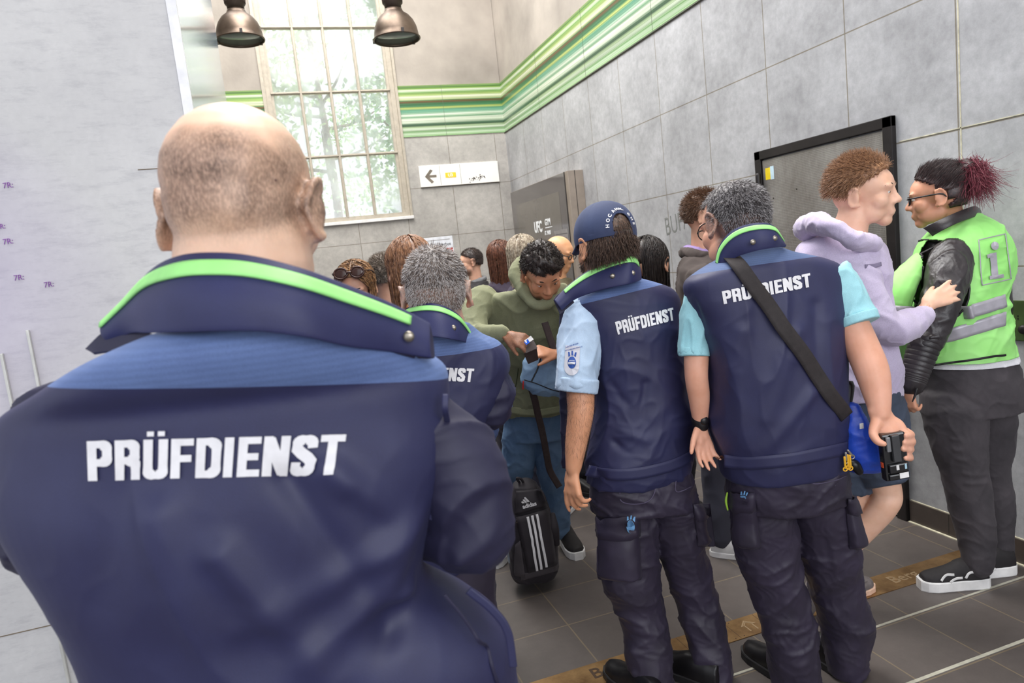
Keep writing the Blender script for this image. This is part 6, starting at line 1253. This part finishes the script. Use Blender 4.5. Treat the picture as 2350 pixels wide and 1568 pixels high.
    # armhole: cut the vest back around the near arm
    ac = at(2170, 650, 2.56); bm = bmesh.new(); bm.from_mesh(vt.data); dl = []
    for f in bm.faces:
        c = f.calc_center_median(); dv = c - EYE; px_ = None; rel = c - at(2166, 640, 2.60); xx = rel.dot(RT); zz = rel.z + .10 * xx
        if depth(c) < 2.72 and (xx / .078) ** 2 + ((zz + .0) / .155) ** 2 < 1: dl.append(f)
    bmesh.ops.delete(bm, geom=dl, context='FACES'); bm.to_mesh(vt.data); bm.free(); s = vt.modifiers.new('s', 'SOLIDIFY'); s.thickness = .003
    T = bvh(vt.data)
    b = bmesh.new(); eb = []
    for t in np.linspace(0, 6.283, 49): px_, py_ = 2166 + 46 * math.cos(t) - 0, 640 - 92 * math.sin(t) - 5 * math.cos(t); 
    rim = [at(2166, 640, 2.60) + RT * (.078 * math.cos(t)) + UP * (.155 * math.sin(t) - .0078 * math.cos(t)) for t in np.linspace(0, 6.283, 61)]
    R2 = []
    for p in rim:
        h, nn, i_, ds = T.find_nearest(p); h2 = T.ray_cast(p - FW * .2, FW, .4)[0]; R2.append(h2 if h2 is not None else h)
    tube(b, R2, [.0042] * len(R2), 8, 120, caps=False); obj('armhole_binding', b, BLACK, vt, True)
    def band(rows, w, nm='reflective_band'): return ribbon(nm, rows, w, REF, vt, T, .004, .002)
    band([(2178, 722, 2.58), (2215, 716, 2.57), (2260, 705, 2.58), (2290, 695, 2.6), (2304, 689, 2.62)], .050); band([(2160, 775, 2.58), (2205, 762, 2.57), (2260, 745, 2.58), (2290, 736, 2.6), (2304, 731, 2.62)], .052); band([(2040, 712, 2.56), (2065, 714, 2.56), (2095, 716, 2.57)], .040)
    ribbon('hem_binding', [(2118, 842, 2.60), (2160, 836, 2.57), (2220, 827, 2.57), (2270, 819, 2.59), (2304, 814, 2.63)], .008, BLACK, vt, T, .004, .003)
    o = block_text('lettering', 'I', [(2274, 637), (2294, 633), (2289, 578), (2269, 582)], T, 2.57, REF, vt, .004)
    def patch(name, rows, m=REF, th=.0012):
        bm = bmesh.new(); cx_ = sum(r[0] for r in rows) / len(rows); cy_ = sum(r[1] for r in rows) / len(rows); c = bm.verts.new(on_surface(T, cx_, cy_, 2.58, .005)[0]); vs = [bm.verts.new(on_surface(T, x, y, 2.58, .005)[0]) for x, y in rows]
        for i in range(len(vs)): bm.faces.new((c, vs[i], vs[(i + 1) % len(vs)]))
        me = bpy.data.meshes.new(name); bm.normal_update(); bm.to_mesh(me); bm.free(); o = link(name, me, m, vt); s = o.modifiers.new('s', 'SOLIDIFY'); s.thickness = th; return o
    patch('i_dot', [(2280 + 8.5 * math.cos(t), 565 + 9 * math.sin(t)) for t in np.linspace(0, 6.28, 14, endpoint=False)])
    patch('i_foot', [(2268, 634), (2299, 629), (2300, 637), (2269, 642)]); patch('i_serif', [(2262, 585), (2276, 581), (2277, 589), (2264, 593)])
    for r in ([(2245, 552), (2305, 538)], [(2305, 538), (2318, 640)], [(2245, 552), (2252, 655)], [(2252, 655), (2318, 640)]): ribbon('panel_outline', [(r[0][0], r[0][1], 2.58), ((r[0][0] + r[1][0]) / 2, (r[0][1] + r[1][1]) / 2, 2.58), (r[1][0], r[1][1], 2.58)], .004, REF, vt, T, .004, .001, n=20)
    # tee hem and jeans
    TEE = cloth_mat('white tee cotton', (226, 224, 230), (238, 236, 240), .9, 400, .2, .1)
    b = bmesh.new(); torso(b, [(2212, 815, 100, 2.73, .15), (2218, 848, 108, 2.73, .16), (2222, 890, 106, 2.73, .158)], e=2.2); te = part('tee_hem', b, .006, TEE, body, 2, amp=.005, scale=.1, seed=2)
    bm = bmesh.new(); bm.from_mesh(te.data); bmesh.ops.bisect_plane(bm, geom=bm.verts[:] + bm.edges[:] + bm.faces[:], plane_co=h1 - UP * .026, plane_no=-hn, clear_outer=True); bm.to_mesh(te.data); bm.free(); s = te.modifiers.new('s', 'SOLIDIFY'); s.thickness = .002
    b = bmesh.new(); torso(b, [(2216, 815, 94, 2.73, .14), (2220, 845, 102, 2.73, .15), (2226, 890, 106, 2.74, .165), (2228, 940, 100, 2.75, .16)], e=2.2)
    limb(b, [(2188, 930, 72, 2.71), (2200, 1010, 60, 2.70), (2212, 1080, 50, 2.70), (2226, 1150, 48, 2.70), (2238, 1220, 42, 2.70), (2243, 1270, 37, 2.69), (2243, 1292, 34, 2.69)], 26, n=36); limb(b, [(2262, 940, 62, 2.77), (2268, 1020, 54, 2.79), (2270, 1090, 42, 2.80), (2286, 1150, 38, 2.80), (2292, 1210, 33, 2.80), (2295, 1250, 29, 2.80), (2296, 1272, 28, 2.80)], 26, n=36)
    folds = [(P(x0, y0, 2.62), P(x1, y1, 2.62), .010, a) for x0, y0, x1, y1, a in ((2160, 1060, 2255, 1050, .007), (2165, 1090, 2262, 1088, .008), (2170, 1115, 2262, 1108, .008), (2180, 1010, 2258, 1000, .005), (2175, 1035, 2258, 1025, .006), (2215, 1270, 2275, 1280, .007), (2215, 1290, 2275, 1296, .006), (2270, 900, 2320, 850, .006), (2150, 950, 2290, 900, .005))]
    part('jeans', b, .0055, DENIMD, body, 3, amp=.004, scale=.12, seed=141, folds=folds)
    up = mat('black knit upper', (30, 26, 28), .75, 0, .1, 60)
    s1 = shoe(body, onz(2262, 1342), math.pi / 2 - .10, .265, up, WHITE, sole_h=.040, lace=BLACK); s2 = shoe(body, onz(2322, 1312), math.pi / 2 - .02, .265, up, WHITE, sole_h=.040, lace=BLACK)
    for s_, x0, y0 in ((s1, 0, 0),):
        TT = bvh(s_.data)
        for rows in ([(2215, 1327, 2.65), (2222, 1316, 2.65), (2240, 1312, 2.65), (2262, 1313, 2.65), (2285, 1306, 2.65)], [(2160, 1334, 2.65), (2172, 1323, 2.65), (2190, 1320, 2.65)], [(2180, 1336, 2.65), (2192, 1328, 2.65), (2208, 1326, 2.65)]): ribbon('side_stripe', rows, .010, WHITE, s_, TT, .003, .002, n=24)
    tuck(body)
steward()
# ================================================================ striding man in the lilac hoodie
def strider():
    Mh = basis(-2.25, -.10, .10, 1.02); hc = at(1984, 446, 2.42); L = lambda x, y, z: hc + Mh @ Vector((x, y, z)); base = feet_at(1965, 1375); b = bmesh.new(); head_bm(b, hc, Mh)
    tube(b, [L(0, -.02, -.02), at(1955, 510, 2.43), at(1935, 570, 2.46)], [.054, .056, .08], 20, 12)
    torso(b, [(1930, 580, 70, 2.48, .09), (1950, 700, 70, 2.5, .10), (1970, 880, 66, 2.52, .10), (1985, 980, 62, 2.54, .10)])
    limb(b, [(1945, 600, 28, 2.40), (1990, 690, 26, 2.34), (2030, 745, 24, 2.34), (2090, 728, 18, 2.38), (2125, 706, 14, 2.40)], 16)
    w = at(2122, 706, 2.40); hand_bm(b, w, at(2190, 665, 2.41) - w, UP * -.5 + FW * .8, .95, side=1, curl=(.15, .2, .25, .3), thumb=.45)
    limb(b, [(1880, 600, 28, 2.66), (1860, 700, 26, 2.7), (1900, 790, 22, 2.7)], 14)
    limb(b, [(2000, 1040, 46, 2.56), (2035, 1128, 34, 2.54), (2028, 1160, 33, 2.53), (1990, 1210, 28, 2.55), (1930, 1280, 20, 2.58), (1905, 1310, 16, 2.6)], 18, n=36)
    limb(b, [(1960, 1020, 46, 2.62), (1955, 1150, 34, 2.62), (1950, 1250, 28, 2.62), (1955, 1340, 16, 2.62)], 16)
    body = root_body(b, .006, skin_mat('light skin', (236, 190, 164), None), 'striding man in lilac hoodie and dark shorts passing in front of the steel door', base, None, 3); eyes(hc, Mh, body, (90, 90, 80))
    HM = hair_mat('ginger brown hair', (110, 72, 46), (168, 124, 88), 120); ht = lambda x, y, z: y < .88 and ((y < -.12 and z > -.28) or (y >= -.12 and z > -.10 + .72 * (y + .12)))
    H = cap_hair('hair', hc, Mh, HM, body, ht, (.083, .102, .091), amp=.005); A = np.array(Mh); R, N, d = scalp(hc, Mh, 6000, 4, ht, .0845, .1035, .0935); strands('hair_strand', R, N * .38 - A[:, 1] * .3 - A[:, 2] * .5 * (1 - np.clip(d[:, 2:], 0, 1)) - A[:, 0] * .2, .030, HM, H, .001, 6, .3, 0, 4, jitter=.2)['kind'] = 'stuff'
    LI = cloth_mat('lilac fleece', (198, 184, 212), (216, 204, 228), .9, 300, .3, .3)
    b = bmesh.new(); torso(b, [(1925, 540, 56, 2.48, .09), (1925, 565, 92, 2.48, .12), (1928, 600, 100, 2.48, .14), (1940, 680, 92, 2.5, .15), (1955, 780, 88, 2.51, .155), (1968, 860, 86, 2.52, .155), (1975, 905, 80, 2.53, .15)], e=2.2, n=50)
    limb(b, [(1948, 595, 42, 2.40), (1985, 680, 42, 2.34), (2022, 745, 40, 2.33), (2060, 752, 36, 2.34), (2095, 738, 30, 2.38), (2118, 722, 22, 2.40)], 26, n=36); limb(b, [(1870, 600, 38, 2.64), (1855, 700, 36, 2.7), (1880, 780, 32, 2.7)], 20)
    P = lambda x, y, d=2.3: np.array(at(x, y, d)); hd = part('hoodie', b, .006, LI, body, 3, amp=.010, scale=.15, seed=151, folds=[(P(2000, 720), P(2040, 770), .014, -.01), (P(1990, 600, 2.36), P(2005, 680), .014, .01), (P(2020, 700, 2.4), P(1990, 850, 2.4), .02, .01)])
    b = bmesh.new(); tube(b, [at(2005, 560, 2.36), at(1960, 552, 2.30), at(1900, 520, 2.34), at(1868, 515, 2.44), at(1850, 530, 2.52), at(1870, 525, 2.62), at(1930, 540, 2.64), at(1990, 560, 2.56)], [.028, .032, .036, .040, .042, .04, .036, .03], 18, 60, flat=.85); part('hood', b, .006, LI, hd, 3, amp=.007, scale=.1, seed=17)
    T = bvh(hd.data); ribbon('chest_print', [(1985, 612, 2.36), (2000, 612, 2.36), (2020, 606, 2.38)], .014, mat('grey lilac print', (134, 124, 150), .7), hd, T, .003, .001, n=12)
    SH = cloth_mat('dark slate shorts', (58, 66, 82), (70, 80, 98), .8, 400, .2, .1); b = bmesh.new(); torso(b, [(1978, 890, 74, 2.53, .14), (1990, 960, 82, 2.55, .15), (1998, 1010, 84, 2.57, .15)], e=2.2); limb(b, [(2000, 1010, 70, 2.56), (2022, 1085, 58, 2.55), (2030, 1108, 54, 2.54)], 22, caps=False); limb(b, [(1962, 1010, 66, 2.62), (1958, 1100, 56, 2.62), (1958, 1120, 54, 2.62)], 22, caps=False); part('shorts', b, .006, SH, body, 3, amp=.007, scale=.13, seed=161)
    sg = mat('grey suede moccasin', (112, 104, 102), .8, 0, .08, 40, .3, 300); so = mat('cream orange sole', (226, 186, 160), .6)
    s_ = shoe(body, onz(1965, 1397) - RT * .125 + FW * .06, -1.25, .28, sg, so, sole_h=.022); b = bmesh.new(); h0 = onz(1965, 1397) - RT * .125 + FW * .06; f = Matrix.Rotation(-1.25, 3, 'Z') @ FW; sd = Vector((f.y, -f.x, 0)); tube(b, [h0 + f * (.20 + .055 * math.cos(t)) + sd * .034 * math.sin(t) + UP * (.060 - .014 * math.cos(t)) for t in np.linspace(-2.2, 2.2, 15)], [.0035] * 15, 8, 30); obj('moccasin_seam', b, sg, s_, True)
    b = bmesh.new(); a0 = at(1905, 1310, 2.6); d_ = (at(1880, 1350, 2.6) - at(1905, 1300, 2.6)).normalized(); tube(b, [a0, a0 + d_ * .08 - RT * .02, a0 + d_ * .2 - RT * .03], [.042, .045, .035], 14, 14); part('shoe', b, .007, sg, body, 2)
    tuck(body)
strider()

# ================================================================ bystanders
def bystander(label, px, py, D, yaw, hair, coat, pants=(50, 50, 62), pitch=0, roll=0, scale=.97, female=False, hairtest=None, strand=None, skin=('bystander skin', (222, 170, 142)), crop_=None, collar=None, wide=1.0, shoe_m=None, lean=0, legs_D=0, group=None):
    Mh = basis(yaw, pitch, roll, scale); hc = at(px, py, D); fwd = Matrix.Rotation(yaw, 3, 'Z') @ FW; sd = Vector((fwd.y, -fwd.x, 0)); L = lambda x, y, z: hc + Mh @ Vector((x, y, z)); z0 = hc.z
    base = Vector((hc.x, hc.y, 0)) - fwd * (.03 + lean); S = (z0 + .11) / 1.78; B = lambda x, y, z: base + sd * x + fwd * y + UP * z
    b = bmesh.new(); head_bm(b, hc, Mh, female); nk = B(0, lean * .8, z0 - .19); tube(b, [L(0, -.018, -.02), nk], [.048 if female else .055, .058], 18, 8)
    w = (.175 if female else .20) * wide; sh = z0 - .235; hip = .93 * S
    skin_rings(b, [ring_l(B(0, lean * k, z), sd * a, fwd * q, 24, 2.2) for z, a, q, k in ((sh + .04, .07, .06, .8), (sh, w * .75, .08, .7), (sh - .15, w * .75, .09, .5), (hip + .1, w * .6, .08, 0), (hip - .05, w * .7, .09, 0))])
    for s in (-1, 1):
        tube(b, [B(s * w, lean * .7, sh - .03), B(s * (w + .04), lean * .4 - .02, sh - .30), B(s * (w + .03), lean * .3 + .06, sh - .52)], [.045, .036, .025], 14, 12)
        hand_bm(b, B(s * (w + .03), lean * .3 + .065, sh - .53), UP * -1 + fwd * .2, sd * -s, .9, side=s, curl=(.3, .35, .4, .45))
        tube(b, [B(s * .085, 0, hip), B(s * .10, .01, hip * .53), B(s * .10, -.01, .09)], [.075, .052, .038], 14, 14)
    body = root_body(b, .008, skin_mat(skin[0], skin[1], skin[2] if len(skin) > 2 else None), label, base, (lambda co: crop_(head_local(co, hc, Mh))) if crop_ else None)
    if group: body['group'] = group
    eyes(hc, Mh, body)
    cm = coat if not isinstance(coat, tuple) else cloth_mat('coat %d %d %d' % coat, coat, None, .85, 400, .2, .15)
    b = bmesh.new(); skin_rings(b, [ring_l(B(0, lean * k, z), sd * a, fwd * q, 32, 2.3) for z, a, q, k in ((sh + .075, .075, .075, .8), (sh + .04, w * .62, .10, .75), (sh + .0, w * .98, .115, .7), (sh - .08, w * 1.03, .13, .6), (sh - .25, w * .98, .14, .4), (hip + .12, w * .92, .135, .1), (hip - .02, w * 1.0, .145, 0), (hip - .12, w * 1.0, .14, 0))])
    for s in (-1, 1): tube(b, [B(s * (w - .02), lean * .7, sh - .04), B(s * (w + .045), lean * .4 - .02, sh - .30), B(s * (w + .035), lean * .3 + .05, sh - .50)], [.062, .056, .044], 18, 14)
    jc = part('coat', b, .009, cm, body, 3, amp=.009, scale=.16, seed=int(px)); pm = cloth_mat('trousers %d %d %d' % pants, pants, None, .8, 400, .2, .1); b = bmesh.new()
    for s in (-1, 1): tube(b, [B(s * .085, 0, hip), B(s * .10, .01, hip * .53), B(s * .10, -.01, .10)], [.105, .082, .065], 18, 16)
    part('trousers', b, .010, pm, body, 3, amp=.008, scale=.15, seed=int(px) + 1)
    for s in (-1, 1): shoe(body, B(s * .10, -.05, 0), yaw + -s * .12, .27 if female else .29, shoe_m or BLACK, WHITE if shoe_m else RUBBER)
    if collar:
        b = bmesh.new(); tube(b, [B(.062 * math.sin(t), lean * .8 - .066 * math.cos(t) - .005, z0 - .165 + .02 * math.cos(t)) for t in np.linspace(0, 6.283, 25)], [.022 if len(collar) < 4 else .03] * 25, 12, 50); part('collar', b, .006, mat('collar %d %d %d' % collar[:3], collar[:3], .85), jc, 2, amp=.004, scale=.06, seed=3)
    if hair: hair(hc, Mh, body)
    tuck(body)
    return body, hc, Mh, L, B, sh
def short(name, lo, hi, test, ln=.022, n=2600, amp=.006, r=(.083, .101, .090), curl=.4, wd=.0012, up_=.4):
    def f(hc, Mh, body):
        HM = hair_mat(name, lo, hi, 150); H = cap_hair('hair', hc, Mh, HM, body, test, r, amp=amp); nape_hair(hc, Mh, HM, H, -.45); A = np.array(Mh); R, N, d = scalp(hc, Mh, n, 4, test, r[0], r[1], r[2] - .001)
        strands('hair_strand', R, N * up_ - A[:, 2] * .5 * (1 - np.clip(d[:, 2:], 0, 1)) - A[:, 1] * .2, ln, HM, H, wd, 6, curl, 0, 4, jitter=.35)['kind'] = 'stuff'
    return f
def long_(name, lo, hi, fall=.3, n=1100, test=None, r=(.084, .102, .092), wd=.0026, spread=1.12, ct=None):
    def f(hc, Mh, body):
        HM = hair_mat(name, lo, hi, 70); H = cap_hair('hair', hc, Mh, HM, body, ct or (lambda x, y, z: (y < .35 or z > .60) and z > -.85 and not (y > .0 and z < -.1)), r, amp=.003); A = np.array(Mh)
        b = bmesh.new(); c = np.array(hc); down = np.array([0, 0, -1.0]); tube(b, [Vector(c - A[:, 1] * .045 + down * q) for q in (0, fall * .4, fall * .85)], [.070, .066, .035], 20, 14, flat=.6, upv=Mh.col[1]); part('hair_fall', b, .008, HM, H, 2, amp=.006, scale=.05, seed=2, stretch=(2, 2, .3))
        long_hair('hair_strand', hc, Mh, HM, H, n, fall, wd, 3, spread=spread)['kind'] = 'stuff'
    return f
male = lambda x, y, z: y < .88 and ((y < -.12 and z > -.42) or (y >= -.12 and z > -.15 + .70 * (y + .12)))
wavy = lambda x, y, z: (z > .35 and y < .90) or (z > -.62 and y < .05)
# dark haired man in brown jacket by the pencil tag
bd, hc, Mh, L, B, sh = bystander('brown-haired man in a dark brown jacket and lilac shirt standing against the right wall', 1622, 498, 3.3, -1.95, short('chestnut hair', (74, 50, 36), (120, 86, 62), male, .026, 3000, .006, curl=.1), (66, 56, 52), pitch=-.12, collar=(150, 128, 176), wide=1.05, shoe_m=mat('white trainer', (214, 212, 210), .6))
b = bmesh.new(); tube(b, [B(.09 * math.sin(t), -.085 * math.cos(t), sh + .055 + .02 * math.cos(t)) for t in np.linspace(-2.6, 2.6, 21)], [.026] * 21, 12, 50); part('jacket_hood', b, .007, cloth_mat('coat 66 56 52', (66, 56, 52)), bd, 2, amp=.006, scale=.07, seed=5)
# dark figure
bystander('dark-haired person in a black coat half hidden behind the capped officer', 1488, 612, 3.75, -.5, long_('near black long hair', (26, 20, 20), (52, 42, 38), .25), (40, 34, 36), pitch=-.3, female=True, wide=1.25, lean=.02, scale=1.25)
# woman with sunglasses on her head
bd, hc, Mh, L, B, sh = bystander('woman facing us with tortoiseshell sunglasses pushed up on her centre-parted hair', 818, 664, 3.0, math.pi, long_('honey brown hair', (92, 66, 48), (176, 132, 90), .22, 900, ct=lambda x, y, z: (y < .30 or z > .55) and z > -.8), (60, 66, 96), pitch=-.35, female=True)
sg = empty('sunglasses', L(0, .06, .1), 'brown tortoiseshell sunglasses resting on top of the parted hair', 'sunglasses'); sm = mat('tortoiseshell brown', (66, 38, 28), .2, 0, .3, 60); ln_ = mat('dark brown lens', (72, 50, 42), .1)
for s in (-1, 1):
    b = bmesh.new(); tube(b, [L(s * .036 + .029 * math.cos(t), .074 - .012 * math.sin(t), .108 + .020 * math.sin(t)) for t in np.linspace(0, 6.283, 17)], [.0042] * 17, 8, 40); obj('rim', b, sm, sg, True)
    b = bmesh.new(); ell(b, L(s * .036, .074, .108), (.027, .003, .019), Mh @ Matrix.Rotation(.5, 3, 'X'), 16); obj('lens', b, ln_, sg, True)
    b = bmesh.new(); tube(b, [L(s * .064, .070, .112), L(s * .086, .02, .09), L(s * .088, -.04, .05)], [.003] * 3, 6, 10); obj('temple', b, sm, sg, True)
b = bmesh.new(); tube(b, [L(-.009, .078, .112), L(.009, .078, .112)], [.004, .004], 6, 3); obj('bridge', b, sm, sg, True)
bystander('person with curly grey-brown hair, back to us, between the sunglasses woman and the copper-haired woman', 884, 642, 3.7, .5, short('curly ash hair', (92, 80, 70), (156, 142, 128), wavy, .026, 4200, .016, (.088, .106, .096), 1.3, .0016, 1.0), (70, 74, 84), pitch=-.2)
bystander('woman with straight copper-brown hair and rust scarf, beside the spiky grey hair', 942, 622, 2.62, .35, long_('copper brown hair', (104, 68, 46), (164, 118, 84), .22, 1400), (78, 96, 140), pitch=-.2, female=True, collar=(164, 104, 62, 1), scale=1.0)
# man with beard, black coat
bdm = lambda q: np.maximum(smooth01(-q[:, 2], .04, .06) * smooth01(q[:, 1], .0, .03) * smooth01(q[:, 2], -.12, -.11) * .8, smooth01(-q[:, 1], .0, .03) * smooth01(q[:, 2], -.05, -.02))
bystander('bearded man in profile, black coat over grey turtleneck, by the back wall', 1080, 603, 5.9, 1.7, short('dark short crop', (38, 28, 26), (66, 50, 44), male, .012, 1800, .003, (.081, .099, .088)), (36, 33, 36), pitch=-.08, collar=(124, 124, 126), skin=('bearded skin', (226, 176, 150), (60, 44, 38)), crop_=bdm)
bystander('woman with long auburn brown hair standing left of the grey-blonde woman', 1150, 594, 4.95, -.3, long_('auburn brown hair', (78, 46, 34), (128, 82, 60), .32, 900), (54, 44, 60), pants=(36, 34, 46), female=True, scale=1.05, shoe_m=None)
bystander('woman with long ash-blonde grey hair, back to us, left of the hooded man', 1202, 592, 4.05, -.35, long_('ash blonde hair', (130, 112, 92), (200, 186, 164), .26, 1300), (60, 50, 70), pants=(38, 38, 54), pitch=-.15, female=True, shoe_m=mat('white trainer', (214, 212, 210), .6), scale=1.05)
bd, hc, Mh, L, B, sh = bystander('bald man with black glasses in an olive-brown coat before the showcase', 1284, 584, 4.4, -2.1, None, (96, 86, 62), pitch=-.35, collar=(92, 92, 88), skin=('bald bystander skin', (230, 172, 128)))
b = bmesh.new()
for s in (-1, 1): tube(b, [L(s * .034 + .024 * math.cos(t), .095, .006 + .016 * math.sin(t)) for t in np.linspace(0, 6.283, 15)], [.0028] * 15, 6, 30); tube(b, [L(s * .058, .09, .012), L(s * .086, .02, .012)], [.0028] * 2, 6, 6)
obj('spectacles', b, BLACK, bd, True)
# ---------------------------------------------------------------- origins at each thing's base
for root, base in PENDING:
    T = Matrix.Translation(-base); todo = [root] + list(root.children_recursive)
    for o in todo:
        if o.type == 'MESH': o.data.transform(T)
    root.location = base
